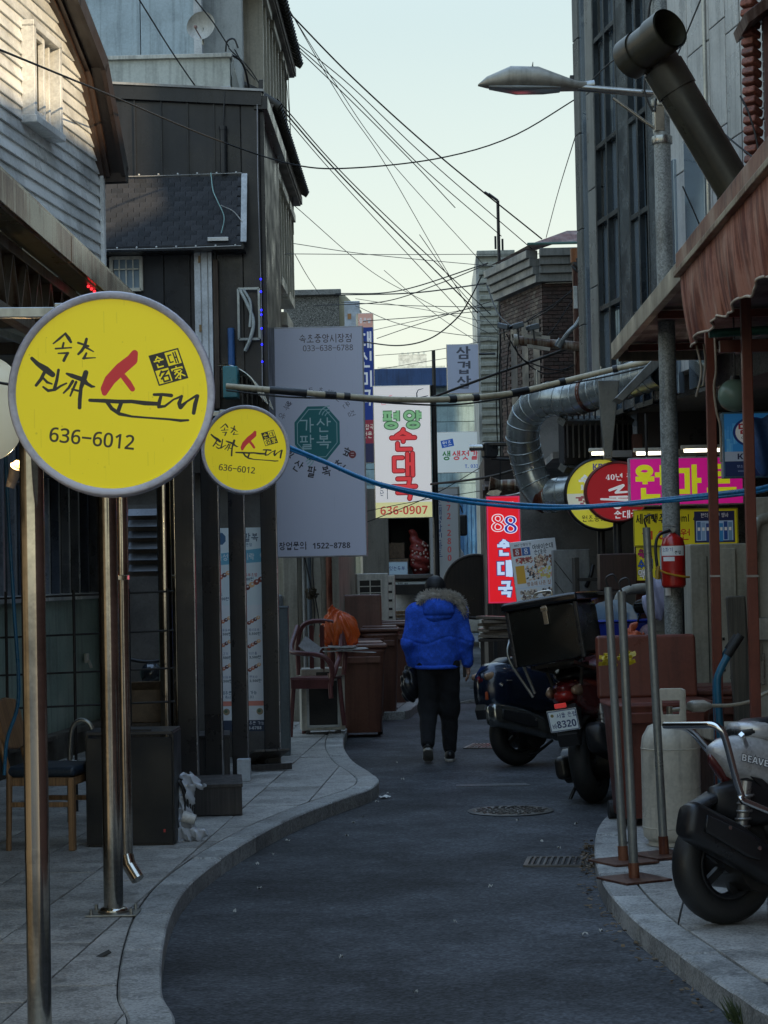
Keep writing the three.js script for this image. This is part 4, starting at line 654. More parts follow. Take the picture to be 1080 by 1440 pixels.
{ // red brick house with tiled eaves and bay windows
  const zA = 26, zB = 32, x = -2.31, g = thing('red_brick_house', 'red brick house with tiled eaves and white bay windows above the lane', 'house', V(x, 0, -zA));
  part('wall', Bb(3, 10.6, 6, -1.53, 0, -3.03, 0), mat([.10, .045, .035], .9), g);
  brickFace(g, V(-.5, 6.4, .0), V(1, 0, 0), .5, 4, brickTones); brickFace(g, V(.0, 3.5, -.03), V(0, 0, -1), 6, 6.2, brickTones, .2, .065, (u, h) => (h > 2.0 && h < 4.3 && u > 1.2));
  const tile = mat([.075, .07, .065], .8, 0, { tx: 'grime' }), sof = mat([.19, .16, .14], .8);
  const eave = (h, z0, z1, over) => {
    part('eave_soffit', [B(over, .08, z1 - z0, over / 2, h, -(z0 + z1) / 2, .004), B(.05, .1, z1 - z0, over * .66, h - .08, -(z0 + z1) / 2, .004), B(.05, .12, z1 - z0 + .1, over, h + .05, -(z0 + z1) / 2, .004)], sof, g);
    part('roof_slope', quad(V(-1.3, h + .9, -z0), V(over + .06, h + .12, -z0), V(over + .06, h + .12, -z1), V(-1.3, h + .9, -z1)), tile, g); part('gable_end', EX([[-1.3, h - .02], [over, h + .02], [over + .05, h + .13], [-1.3, h + .92]], .06, 0).translate(0, 0, -z0 + .02), sof, g);
    for (let z = z0 + .05; z < z1; z += .17) part('roof_tile', T([V(over + .12, h + .12, -z), V(over * .4, h + .36, -z), V(-.4, h + .6, -z)], .06, 6, 6), tile, g);
  };
  eave(9.35, -.2, 5.4, .42); eave(7.55, .1, 6.4, .42);
  const wf = mat([.55, .53, .47], .6, 0, { tx: 'grime', k: 13 }), pane = mat([.22, .20, .15], .1, 0, { tx: '' });
  const bay = (h, z, hh = 1.35, w = 1.2) => { const b = part('bay_window', B(.32, .14, w, .16, h, -z, .01), wf, g); part('window_head', B(.36, .12, w + .1, .18, h + hh, -z, .01), wf, b); part('frame', [B(.05, hh, .07, .30, h + hh / 2, -z + w / 2 - .04, .004), B(.05, hh, .07, .30, h + hh / 2, -z - w / 2 + .04, .004), B(.05, hh, .06, .30, h + hh / 2, -z, .004), B(.26, hh, .05, .15, h + hh / 2, -z + w / 2 - .03, .004)], wf, b); part('pane', [B(.02, hh - .05, w - .1, .28, h + hh / 2, -z, 0)], pane, b); };
  bay(7.9, 1.0); bay(7.9, 2.7); bay(7.9, 4.4); bay(5.9, 2.2); bay(5.9, 3.8); bay(5.9, 5.4);
  part('ledge', B(.3, .2, 1.4, .15, 5.5, -5.2, .01), wf, g); part('ac_box', B(.3, .4, .5, .16, 4.2, -1.8, .02), wf, g); part('ac_box', B(.3, .35, .4, .16, 3.7, -3.2, .02), wf, g);
  part('drain_pipe', [C(V(.06, 3, -5.9), V(.06, 9.3, -5.9), .03, .03, 8)], K.dkmetal, g);
}
{ // side wall with pipes beyond the porch, air conditioner, bins
  const z = 22.6, a = P(384, 900, z).x, b = P(478, 900, z).x, g = thing('beige_side_house', 'worn beige rendered wall behind the chair and bins', 'house', V((a + b) / 2, 0, -z)), w = b - a;
  const m = mat([.46, .44, .38], .85, 0, { tx: 'grime', k: 14 }); part('wall', Bb(w, 3.5, 5.4, 0, 0, -2.71, 0), m, g); part('pilaster', Bb(.16, 3.4, .08, -w * .22, 0, .03, .006), mat([.42, .40, .35], .85, 0, { tx: 'grime' }), g); part('pilaster', Bb(.12, 3.4, .06, w * .16, 0, .03, .006), mat([.40, .38, .33], .85, 0, { tx: 'grime' }), g);
  part('rain_pipe', [C(V(w * .36, .05, .07), V(w * .36, 3.2, .07), .035, .035, 12)], mat([.25, .09, .05], .6, 0, { tx: 'rust' }), g); part('pipe', C(V(w * .06, .05, .06), V(w * .06, 3.2, .06), .028, .028, 10), mat([.2, .24, .27], .5, .3), g); part('pipe', C(V(-w * .02, .6, .06), V(-w * .02, 3.2, .06), .018, .018, 10), mat([.45, .45, .43], .5), g);
  part('meter_box', B(.12, .16, .08, -w * .42, 1.4, .06, .02), mat([.3, .32, .34], .5), g); part('loose_cable', [T([V(-.1, 3, .1), V(-.07, 2.2, .12), V(.02, 1.8, .1), V(.1, 1.3, .1), V(.06, .9, .1)], .008, 6, 30), T([V(.1, 3, .1), V(.13, 2.4, .12), V(.09, 1.7, .11), V(.16, 1.1, .1)], .007, 6, 30)], K.black, g);
  const pl = thing('dried_wreath', 'small bunch of dried leaves hanging on the beige wall', 'wreath', V(P(438, 835, 22.4).x, P(438, 835, 22.4).y, -22.4)), lv = []; for (let i = 0; i < 70; i++) { const q = rr(0, 6.28), r = rr(0, .07); lv.push(B(.05, .003, .022, Math.cos(q) * r, Math.sin(q) * r * .8, rr(0, .05), 0, [rr(0, 3), rr(0, 3), rr(0, 3)])); } part('leaves', lv, mat([.07, .05, .025], .9), pl, { stuff: true });
}
// outdoor air conditioner unit
function acUnit(label, pos, w, h, d, ry, kind) {
  const g = thing('air_conditioner_unit', label, 'air conditioner', pos, { ry }), m = mat(kind ? [.58, .58, .55] : [.68, .69, .68], .55, 0, { tx: 'grime', k: 15 + (kind || 0) });
  part('housing', [Bb(w, h, d, 0, .03, 0, .012)], m, g);
  if (kind === 1) { part('coil', B(w * .66, h * .72, .01, 0, .03 + h * .44, d / 2 + .004, 0), mat([.015, .016, .02], .6, .3), g); part('frame', [B(w * .72, .025, .02, 0, .03 + h * .82, d / 2 + .008, .003), B(w * .72, .025, .02, 0, .03 + h * .07, d / 2 + .008, .003), B(.025, h * .76, .02, w * .35, .03 + h * .44, d / 2 + .008, .003), B(.025, h * .76, .02, -w * .35, .03 + h * .44, d / 2 + .008, .003)], mat([.5, .54, .56], .5, .1), g); part('handle_slot', B(w * .3, .04, .012, 0, .03 + h * .91, d / 2 + .003, .005), K.black, g); }
  else { part('grille_opening', B(w * .7, h * .62, .006, -w * .08, .03 + h * .58, d / 2 + .003, 0), K.black, g); for (let r = 0; r <= 5; r++) part('grille_bar', B(w * .72, .012, .012, -w * .08, .03 + h * (.28 + r * .12), d / 2 + .01, 0), m, g); for (let c = 0; c <= 2; c++) part('grille_bar', B(.014, h * .62, .012, -w * .08 + (c - 1) * w * .35, .03 + h * .58, d / 2 + .012, 0), m, g); }
  part('foot', [B(.04, .04, d, -w * .35, .015, 0, 0), B(.04, .04, d, w * .35, .015, 0, 0)], K.dkmetal, g);
  const sl = []; for (let i = 0; i < 7; i++) for (const k of [-1, 1]) sl.push(B(.008, .025, .04, w / 2 + .002, .1 + i * h / 8, k * d * .18, 0)); part('vent_slot', sl, K.black, g);
  return g;
}
acUnit('grey air conditioner unit with black coil under the upturned plastic chair', V(G(454, 1030, KH).x, KH + .002, G(454, 1030, KH).z + .02), .44, .62, .3, .12, 1);
{ // maroon plastic armchair upturned on the unit
  const p = G(446, 1034, KH), g = thing('plastic_armchair', 'faded maroon plastic armchair leaning on the air conditioner unit', 'chair', V(p.x - .02, KH, p.z + .1), { ry: -.25 }); g.scale.set(.92, .84, .9); const m = mat([.17, .06, .065], .5, 0, { tx: 'grime', k: 17 });
  const leg = (a, b) => part('leg', [T([V(...a), V((a[0] + b[0]) / 2, (a[1] + b[1]) / 2, (a[2] + b[2]) / 2 + .01), V(...b)], .026, 8, 12)], m, g);
  leg([-.24, 0, .1], [-.2, .66, .06]); leg([.23, .45, .12], [.21, .74, .08]); leg([-.23, 0, -.36], [-.2, .66, -.3]); leg([.23, .1, -.36], [.2, .66, -.3]);
  part('armrest', [T([V(-.26, 1.28, -.28), V(-.24, 1.02, .02), V(-.1, .98, .14), V(.1, .96, .15), V(.2, .9, .13), V(.24, .78, .1), V(.22, .6, .1)], .03, 8, 40)], m, g); part('armrest', [T([V(.22, 1.2, -.34), V(.25, .98, -.2), V(.26, .86, -.05), V(.24, .7, .06)], .028, 8, 24)], m, g);
  part('backrest', [T([V(-.26, .7, -.3), V(-.27, 1.1, -.32), V(-.2, 1.3, -.34), V(0, 1.34, -.35), V(.2, 1.28, -.35), V(.26, 1.0, -.33), V(.25, .7, -.3)], .028, 8, 40), ...[-.12, 0, .12].map((x) => B(.05, .58, .02, x, 1.0, -.34, .008))], m, g);
  part('seat', [B(.46, .03, .44, 0, .68, -.1, .012), B(.44, .12, .03, 0, .62, .11, .01)], m, g); part('foot_bar', C(V(-.26, .02, .12), V(-.26, .2, .12), .02), K.paper, g);
}
// brown wheeled food-waste bins
function bin(label, pos, w, h, d, ry, lid, col) {
  const g = thing('brown_bin', label, 'bin', pos, { ry, group: 'brown waste bins' }), m = mat(col || [.17, .075, .055], .6, 0, { tx: 'grime', k: 18 });
  const st = (y, s) => [[-w / 2 * s, y, d / 2 * s], [w / 2 * s, y, d / 2 * s], [w / 2 * s, y, -d / 2 * s], [-w / 2 * s, y, -d / 2 * s]];
  part('body', loft([[.05, -d / 2 * .84, d / 2 * .84, w / 2 * .84, 7], [h * .88, -d / 2, d / 2, w / 2, 7], [h * .9, -d / 2 * 1.06, d / 2 * 1.06, w / 2 * 1.06, 7], [h * .93, -d / 2 * 1.06, d / 2 * 1.06, w / 2 * 1.06, 7]], 28).rotateZ(PI / 2).rotateY(PI / 2), m, g);
  if (lid === 'open') part('lid', [B(w * 1.05, h * .5, .05, 0, h * 1.17, -d / 2 - .05, .03, [-.12, 0, 0])], m, g);
  else part('lid', [B(w * 1.1, .05, d * 1.1, 0, h * .96, 0, .02), B(w * .96, .03, d * .8, 0, h * .99, 0, .014)], m, g);
  for (const s of [-1, 1]) part('wheel', C(V(s * w * .36, .06, -d * .36), V(s * w * .46, .06, -d * .36), .06, .06, 16), K.rubber, g);
  part('handle', [C(V(-w * .4, h * .94, -d * .62), V(w * .4, h * .94, -d * .62), .014)], m, g); part('lift_rim', B(w * .8, .07, .04, 0, h * .82, d * .5 + .02, .01), m, g);
  return g;
}
bin('brown bin topped with papers beside the plastic chair', V(G(508, 1036).x, 0, G(508, 1036).z - .1), .5, .98, .5, .08);
bin('brown bin with its lid standing open behind the orange bag', V(G(505, 1018).x - .05, 0, G(505, 1018).z - .55), .62, 1.02, .5, .05, 'open');
bin('brown bin in the middle of the row beside the black carrier bag', V(G(536, 1012).x, 0, G(536, 1012).z - .1), .42, 1.08, .5, .03);
bin('brown bin farthest along the row below the grey air conditioner', V(P(548, 1000, 25.6).x, 0, -25.6), .5, 1.1, .5, 0);
{
  const o = P(478, 880, 20.75), g = thing('orange_bag', 'full orange plastic bag on the brown bins', 'bag', V(o.x, o.y - .22, o.z));
  const f = (x, y, z) => { let d = smin(ell(x, y, z, [0, .15, 0], [.2, .2, .17]), cap(x, y, z, [-.03, .25, 0], [-.08, .42, 0], .09, .015), .1); const a = Math.atan2(z, x); return d + .03 * Math.abs(Math.sin(a * 4.5 + y * 7 + Math.sin(y * 14))) + .014 * Math.abs(Math.sin(a * 11 - y * 22)) - .018; };
  part('bag', sdf(f, V(-.3, -.12, -.28), V(.3, .5, .28), 60), new THREE.MeshPhysicalMaterial({ color: new THREE.Color().setRGB(.85, .16, .025), roughness: .35, transmission: .3, thickness: 0, side: THREE.DoubleSide }), g);
  // papers under and beside the bag
  const pp = P(500, 915, 20.6); for (let i = 0; i < 6; i++) { const q = solo('paper_sheet', B(rr(.24, .4), .006, rr(.18, .28), pp.x - .08 + rr(-.1, .12), .1 + pp.y - .11 + i * .012, pp.z + rr(-.05, .05), 0, [rr(-.05, .05), rr(-.4, .4), rr(-.06, .03)]), mat([.68 - i * .04, .70 - i * .04, .74 - i * .05], .7), i === 5 ? 'white printed sheet on top of the paper pile by the orange bag' : 'loose sheet in the paper pile by the orange bag', 'paper', { group: 'papers on the bins' }); }
  solo('folded_leaflet', B(.2, .13, .006, P(436, 910, 20.3).x, P(436, 910, 20.3).y, -20.3, 0, [-.3, .3, -.6]), mat([.6, .63, .7], .7), 'folded white leaflet stuck in the plastic chair', 'leaflet');
}
acUnit('pale air conditioner unit with square grille above the brown bins', V(P(524, 885, 26.2).x, P(524, 885, 26.2).y, -26.2), .40, .68, .3, .1, 0);
{ const p = P(546, 888, 27), g = thing('perforated_cabinet', 'white perforated metal cabinet beside the air conditioner', 'cabinet', V(p.x, 0, p.z)); part('panel', Bb(.2, 1.66, .4, 0, 0, 0, .008), K.white, g); const hl = []; for (let i = 0; i < 12; i++) hl.push(B(.05, .03, .004, i % 2 ? .04 : -.04, .95 + i * .055, .202, 0)); for (const q of hl) part('hole', q, K.black, g); }
{ const p = P(524, 885, 26.2), g = thing('unit_stand', 'dark steel stand carrying the pale air conditioner unit', 'stand', V(p.x, 0, p.z)); for (const [a, b] of [[-.15, .12], [.15, .12], [-.15, -.12], [.15, -.12]]) part('leg', bar(V(a, 0, b), V(a, p.y - .002, b), .03), K.dkmetal, g); part('shelf', B(.4, .03, .3, 0, p.y - .02, 0, 0), K.dkmetal, g);
  const t = P(566, 862, 29), h = thing('timber_pile', 'stack of worn boards on a dark cupboard beyond the bins', 'boards', V(t.x, 0, t.z)); part('cupboard', Bb(.5, 1.05, .5, 0, 0, 0, .006), K.dkwood, h); for (let i = 0; i < 4; i++) part('board', B(.52, .022, .2, rr(-.03, .03), 1.07 + i * .025, rr(-.1, .1), .003, [0, rr(-.2, .2), 0]), mat([.32, .22, .13], .8, 0, { tx: 'wood' }), h); }
// pebble-dashed building, sign boards, blue hall and far block at the end of the lane
{
  const z = 45, x0 = P(400, 500, z).x, x1 = P(478, 500, z).x, h = P(440, 413, z).y, g = thing('pebbledash_building', 'grey pebbledash building with pale side wall down the lane', 'building', V((x0 + x1) / 2, 0, -z)), w = x1 - x0;
  const N = 256, q = lattice(N, 5), pt = tex(N, N, (i) => { const v = 60 + q[i] * 170; return [v, v * .99, v * .95]; }, 2.2); pt.magFilter = THREE.LinearFilter; const pm = new THREE.MeshStandardMaterial({ color: new THREE.Color().setRGB(.5, .5, .49), map: pt, roughness: .95 });
  part('wall', Bb(w, h, 3, 0, 0, -1.5, 0), pm, g); part('coping', B(w + .1, .12, .2, 0, h + .02, 0, .01), K.conc, g);
  const x2 = P(508, 440, z).x - g.position.x, pale = mat([.52, .50, .38], .8, 0, { tx: 'grime', k: 20 }); part('side_wall', EX([[w / 2, 0], [x2, 0], [x2, P(500, 436, z).y], [w / 2 + .12, h - .02], [w / 2, h - .02]], .3, 0).translate(0, 0, -.3), pale, g);
  const pl = part('white_board', Bb(.34, .6, .06, x2 - .2, P(497, 462, z).y, .0, .006), mat([.52, .58, .66], .6), g); part('emblem', B(.08, .12, .01, x2 - .26, P(497, 445, z).y, .035, 0), mat([.4, .2, .08], .6, 0, { tx: '' }), pl);
}
{
  const t = canvas(160, 1400, (x, w, h) => { x.fillStyle = '#1d3270'; x.fillRect(0, 0, w, h); x.fillStyle = '#b98f80'; x.fillRect(0, 0, w, 130); txt(x, '좋은쌀', 8, 40, 50, { color: '#fff', sx: .85 }); txt(x, '대신미곡', 80, 170, 150, { color: '#e9eef8', wt: .14, sx: .85, vertical: true, gap: .22 }); x.fillStyle = '#7a2b38'; x.fillRect(0, 1000, w, 220); txt(x, '쌀잡곡', 6, 1040, 50, { color: '#e0c0b0', sx: .9 }); txt(x, '전문', 20, 1110, 60, { color: '#e0c0b0', sx: .9 }); x.fillStyle = '#2c2c44'; x.fillRect(0, 1220, w, 180); });
  const b = board('rice_shop_sign', 'tall narrow navy shop sign with white letters down the lane', 'sign', [505, 440, 527, 652], 41, t, { d: .12, glow: .05 }); part('mast', C(V(-b.w / 2, -3.6, -.1), V(-b.w / 2, b.h, -.1), .04), K.galv, b.g);
}
{ // blue metal hall
  const z = 56, x0 = P(480, 700, z).x, x1 = P(700, 700, z).x, w = x1 - x0, h = P(600, 545, z).y, g = thing('blue_metal_hall', 'light blue ribbed metal hall with navy roof edge at the end of the lane', 'building', V((x0 + x1) / 2, 0, -z));
  const m = [mat([.28, .42, .52], .5, .1, { tx: 'grime', k: 21 }), mat([.30, .45, .55], .5, .1, { tx: 'grime', k: 22 })]; part('wall', Bb(w, h, 3, 0, 0, -1.6, 0), m[0], g); let k = 0; for (let y = .3; y < h - .2; y += .42, k++) part('wall_panel', B(w, .405, .04, 0, y + .21, -.08, .012), m[k % 2], g);
  part('roof_edge', B(w + .1, P(600, 519, z).y - h, .5, 0, (P(600, 519, z).y + h) / 2, .1, .02), mat([.03, .08, .24], .5, .1, { tx: 'grime' }), g);
  const bx = P(665, 735, z).x - g.position.x, dm = mat([.05, .16, .36], .5, .1); const dr = part('roller_door', Bb(1.3, 3.6, .06, bx, 0, .02, 0), dm, g); for (let i = 0; i < 11; i++) part('rib', Bb(.06, 3.6, .03, bx - .58 + i * .116, 0, .06, .004), dm, dr);
  const f = thing('far_apartment_block', 'pale far apartment block with rows of windows above the blue roof', 'building', V(P(578, 500, 190).x, 0, -190)); const fh = P(578, 500, 190).y, fw = 95 / S(190), fm = mat([.42, .52, .56], .8); part('wall', Bb(fw, fh - 1, 10, 0, 0, -5, 0), fm, f); part('tower', Bb(fw * .42, fh + .2, 8, fw * .02, 0, -4.9, 0), mat([.48, .56, .60], .8), f); for (let i = 0; i < 14; i++) if (Math.abs(-fw / 2 + .4 + i * .45 - fw * .02) > fw * .22) part('window', B(.2, .35, .1, -fw / 2 + .3 + i * .45, fh - 1.6, .06, 0), mat([.5, .55, .55], .3), f); for (let i = 0; i < 5; i++) part('roof_vent', Bb(.2, .3, .3, -.8 + i * .5, fh + .2, -2, 0), fm, f);
}
{ // hanging banners on the way: samgyeop sign, salted seafood sign
  const t = canvas(256, 640, (x, w, h) => { x.fillStyle = '#a9aebf'; x.fillRect(0, 0, w, h); txt(x, '삼겹살', w / 2 + 6, 22, 168, { color: '#4a4d5a', wt: .11, sx: .72, vertical: true, gap: .16 }); grimeOn(x, w, h, .1); });
  const b = board('grey_pork_sign', 'grey vertical sign with three dark letters hanging by the corrugated building', 'sign', [628, 484, 674, 554], 37, t, { d: .1 }); part('arm', C(V(b.w / 2, b.h * .8, -.05), V(b.w / 2 + .3, b.h * .8, -.05), .02), K.dkmetal, b.g);
  const t2 = canvas(640, 480, (x, w, h) => { x.fillStyle = '#b9cfe6'; x.fillRect(0, 0, w, h); x.save(); x.translate(130, 130); x.rotate(-.18); x.fillStyle = '#1c4d9a'; x.fillRect(-80, -44, 150, 88); txt(x, '원조', -64, -32, 60, { color: '#cfe0f4' }); x.restore(); txt(x, '생', 60, 220, 110, { color: '#2f6a38', wt: .13 }); txt(x, '생젓갈', 180, 220, 110, { color: '#b04048', wt: .13 }); txt(x, 'T. 033. 633', 330, 380, 56, { color: '#2a4f9a' }); });
  const c = board('seafood_shop_sign', 'pale blue wide shop sign with green and red letters on the blue hall side', 'sign', [614, 607, 690, 665], 44, t2, { d: .08, glow: .06 }); part('post', C(V(-c.w * .52, -c.g.position.y, -.1), V(-c.w * .52, c.h * 3, -.1), .04), K.dkmetal, c.g);
}
{ // tall white blood-sausage soup sign on its post
  const t = canvas(440, 1024, (x, w, h) => {
    x.fillStyle = '#cfdcf0'; x.fillRect(0, 0, w, h); x.save(); x.translate(36, 86); x.rotate(-.2); txt(x, '원조', 0, 0, 66, { color: '#d8868c', wt: .09, gap: .1 }); x.restore();
    brush(x, [[250, 86, 6], [300, 100, 14], [360, 96, 14], [425, 80, 5]], '#30343e'); brush(x, [[340, 92, 10], [338, 60, 8], [350, 34, 6], [390, 24, 4]], '#30343e'); brush(x, [[270, 118, 8], [330, 128, 8], [400, 112, 5]], '#30343e');
    txt(x, '평양', 58, 190, 140, { color: '#6f9e74', wt: .15, sx: 1.05, out: '#36553c', gap: .18, join: 'round' }); const rd = { color: '#c63b3f', wt: .16, sx: 1.15, out: '#7d2226', join: 'round', cap: 'round' };
    txt(x, '순', 130, 335, 165, rd); txt(x, '대', 130, 530, 160, rd); txt(x, '국', 130, 715, 165, rd); x.fillStyle = '#3a3f4c'; x.fillRect(90, 770, 5, 110); txt(x, '소문난', 50, 740, 36, { color: '#3a3f4c', vertical: true, wt: .12 });
    x.fillStyle = '#cdd48c'; x.fillRect(0, 905, w, 119); x.font = 'bold 90px sans-serif'; x.fillStyle = '#a8483e'; x.textAlign = 'center'; x.fillText('636-0907', w / 2, 1000, w - 40);
  });
  const b = board('soup_house_sign', 'tall white sign with green and red letters and a phone number on a dark post', 'sign', [526, 542, 607, 729], 33.5, t, { d: .14, glow: .22 }); part('post', C(V(b.w / 2 + .05, -b.g.position.y, -.05), V(b.w / 2 + .05, b.h, -.05), .045), K.dkmetal, b.g);
}
{ // tall franchise sign board on the left
  const t = canvas(560, 1320, (x, w, h) => {
    const kx = w / 138, P2 = (px, py) => [(px - 377) * kx, (py - 460) * (h / 325)]; x.fillStyle = '#d6d7e8'; x.fillRect(0, 0, w, h);
    txt(x, '속초중앙시장점', 505, 36, 50, { color: '#4b3b42', wt: .085, align: 'right', sx: .86 }); x.font = '46px sans-serif'; x.fillStyle = '#4b3b42'; x.textAlign = 'right'; x.fillText('033−638−6788', 508, 134);
    const arc = (s, cx, cy, r, a0, a1, size, o, flip) => { [...s].forEach((c, i) => { const a = a0 + (a1 - a0) * i / (s.length - 1); x.save(); x.translate(cx + Math.cos(a) * r, cy + Math.sin(a) * r); x.rotate(flip ? a - PI / 2 : a + PI / 2); txt(x, c, -size / 2, -size / 2, size, o); x.restore(); }); };
    arc('유부&모듬초밥전문점', 282, 590, 226, -2.75, -.4, 42, { color: '#6c6a7c', wt: .07 }); x.fillStyle = '#17767a'; x.beginPath(); for (let i = 0; i < 8; i++) x.lineTo(282 + 146 * Math.cos(i * PI / 4 + PI / 8), 610 + 168 * Math.sin(i * PI / 4 + PI / 8)); x.fill(); x.strokeStyle = '#9fc2c6'; x.lineWidth = 5; x.beginPath(); for (let i = 0; i < 9; i++) x.lineTo(282 + 128 * Math.cos(i * PI / 4 + PI / 8), 610 + 149 * Math.sin(i * PI / 4 + PI / 8)); x.stroke();
    txt(x, '가산', 172, 520, 84, { color: '#b8d3d6', wt: .09, sx: 1.1, gap: .12 }); txt(x, '팔복', 172, 618, 84, { color: '#b8d3d6', wt: .09, sx: 1.1, gap: .12 }); x.lineWidth = 6; for (let i = 0; i < 3; i++) { x.beginPath(); x.arc(360, 520, 30 + i * 18, 3.4, 4.7); x.stroke(); x.beginPath(); x.arc(200, 745, 30 + i * 16, .1, 1.2); x.stroke(); }
    arc('가산팔복초밥', 286, 632, 205, 2.62, .46, 66, { color: '#2c2733', wt: .1, sx: .85 }, true); x.fillStyle = '#8c3438'; x.beginPath(); x.arc(490, 738, 22, 0, 7); x.fill(); x.fillStyle = '#d7b9b9'; x.fillRect(480, 728, 20, 5); x.fillRect(480, 742, 20, 5);
    txt(x, '창업문의:', 40, 1236, 46, { color: '#2e2a3c', wt: .11, sx: .85 }); x.font = 'bold 46px sans-serif'; x.fillStyle = '#2e2a3c'; x.textAlign = 'left'; x.fillText('1522−8788', 240, 1278); grimeOn(x, w, h, .05, 30);
  }, 1);
  const b = board('franchise_sign', 'tall lilac white sign board with teal octagon emblem hung beside the porch', 'sign', [379, 460, 514, 784], 19.4, t, { d: .16, caseMat: mat([.45, .45, .52], .5, .1, { tx: 'grime' }), rough: .5 }); part('arm', [C(V(-b.w / 2 - .25, b.h * .85, -.06), V(-b.w / 2, b.h * .85, -.06), .03), C(V(-b.w / 2 - .25, b.h * .1, -.06), V(-b.w / 2, b.h * .1, -.06), .03)], K.dkmetal, b.g);
}
{ // delivery truck with open rear doors
  const z = 37.5, cx = P(585, 800, z).x, g = thing('delivery_truck', 'grey box delivery truck with open rear doors and goods inside', 'truck', V(cx, 0, -z)); const s = S(z), Y = (py) => P(585, py, z).y, X = (px) => P(px, 780, z).x - cx;
  const xl = X(545), xr = X(606), top = Y(690), fl = Y(812), bm = mat([.30, .31, .31], .55, 0, { tx: 'grime', k: 23 }); const w = xr - xl, mid = (xl + xr) / 2, dep = 2.6;
  part('cargo_box', [Bb(.05, top - fl, dep, xl, fl, -dep / 2, 0), Bb(.05, top - fl, dep, xr, fl, -dep / 2, 0), B(w + .1, .06, dep, mid, top, -dep / 2, .01), B(w + .1, .08, dep, mid, fl, -dep / 2, .01), Bb(w, top - fl, .05, mid, fl, -dep, 0)], mat([.16, .16, .16], .7), g); part('rear_frame', [B(w + .12, .1, .08, mid, top + .02, .0, .01), B(w + .1, .08, .1, mid, fl + .02, .02, .01)], mat([.22, .22, .23], .5, .4), g);
  const dt = canvas(200, 600, (x, W, H) => { x.fillStyle = '#7f8182'; x.fillRect(0, 0, W, H); txt(x, '초대형할인마트', 62, 60, 52, { color: '#2c3a58', vertical: true, sx: .9, wt: .11, gap: .12 }); x.font = 'bold 56px sans-serif'; x.fillStyle = '#9c3d3c'; x.textAlign = 'center';[...'672-2800'].forEach((c, i) => x.fillText(c, 134, 90 + i * 56)); grimeOn(x, W, H, .2); });
  const dr = part('rear_door', Bb(.58, top - fl + .1, .05, 0, 0, 0, .006), bm, g); dr.position.set(xr + .26, fl - .05, .12); dr.rotation.y = -.35; part('lettering', quad(V(-.27, .02, .03), V(.27, .02, .03), V(.27, top - fl + .06, .03), V(-.27, top - fl + .06, .03)), printMat(dt, 0, .6), dr, { uv: true }); part('hinge_bar', [C(V(-.2, .05, .05), V(-.2, top - fl, .05), .014), B(.1, .05, .04, -.16, .35, .05, .005)], mat([.35, .35, .36], .4, .7), dr);
  const dl = part('rear_door', Bb(.5, top - fl + .1, .05, 0, 0, 0, .006), mat([.28, .27, .25], .6, 0, { tx: 'grime' }), g); dl.position.set(xl - .22, fl - .05, .1); dl.rotation.y = .35;
  part('chassis', [Bb(w, .18, dep + 1, mid, fl - .3, -dep / 2, .01)], K.black, g); part('bumper', B(w + .3, .1, .06, mid + .1, Y(829), .08, .01), mat([.18, .03, .03], .6), g); part('tail_light', B(.14, .09, .04, xr + .12, Y(823), .12, .01), mat([.35, .03, .02], .3), g); part('tail_light', B(.14, .09, .04, xl - .02, Y(823), .12, .01), mat([.35, .03, .02], .3), g);
  const lp = canvas(256, 72, (x, W, H) => { x.fillStyle = '#8d938f'; x.fillRect(0, 0, W, H); txt(x, '강원 80', 20, 2, 26, { color: '#222' }); x.font = 'bold 42px sans-serif'; x.fillStyle = '#222'; x.fillText('바 2178', 90, 64); }); part('number_plate', quad(V(mid - .28, Y(832), .125), V(mid + .3, Y(832), .125), V(mid + .3, Y(818), .125), V(mid - .28, Y(818), .125)), printMat(lp, 0, .5), g, { uv: true });
  for (const x of [xl + .1, xr - .1]) part('wheel', C(V(x - .1, .34, -.9), V(x + .1, .34, -.9), .34, .34, 22), K.rubber, g); for (const x of [xl + .1, xr - .1]) part('wheel', C(V(x - .1, .34, -3.2), V(x + .1, .34, -3.2), .34, .34, 22), K.rubber, g);
  part('cab', [loft([[-.9, .5, 1.9, .85, 6], [-.4, .5, 2.2, .88, 6], [.3, .5, 2.25, .88, 6]], 24).rotateY(PI / 2).translate(mid + .2, 0, -3.1)], mat([.35, .37, .4], .4), g); part('mirror', [B(.16, .42, .1, X(656), Y(735), -2.9, .04), T([V(mid + .95, 2.2, -2.9), V(X(650), Y(705), -2.9), V(X(656), Y(716), -2.9)], .016, 6, 16)], K.black, g);
  const goods = (nm, gm, m, label, cat) => solo(nm, gm, m, label, cat);
  goods('carton', Bb(.52, .3, .4, cx + mid - .28, fl + .05, -z - .45, .006), mat([.36, .25, .15], .85, 0, { tx: 'fab' }), 'brown carton on the truck bed', 'carton'); goods('carton', Bb(.42, .28, .4, cx + mid - .3, fl + .36, -z - .5, .006), mat([.30, .2, .12], .85, 0, { tx: 'fab' }), 'brown carton on top of the other carton in the truck', 'carton'); const ct = canvas(256, 128, (x) => { x.fillStyle = '#9fb4d4'; x.fillRect(0, 0, 256, 128); txt(x, '맛있는두부', 20, 40, 44, { color: '#26396e' }); });
  const wb = thing('white_carton', 'white and blue printed carton at the edge of the truck bed', 'carton', V(cx + mid - .26, fl + .05, -z - .12)); part('carton', Bb(.46, .24, .3, 0, 0, 0, .006), mat([.45, .52, .62], .7), wb); part('print', quad(V(-.22, .01, .152), V(.22, .01, .152), V(.22, .23, .152), V(-.22, .23, .152)), printMat(ct), wb, { uv: true });
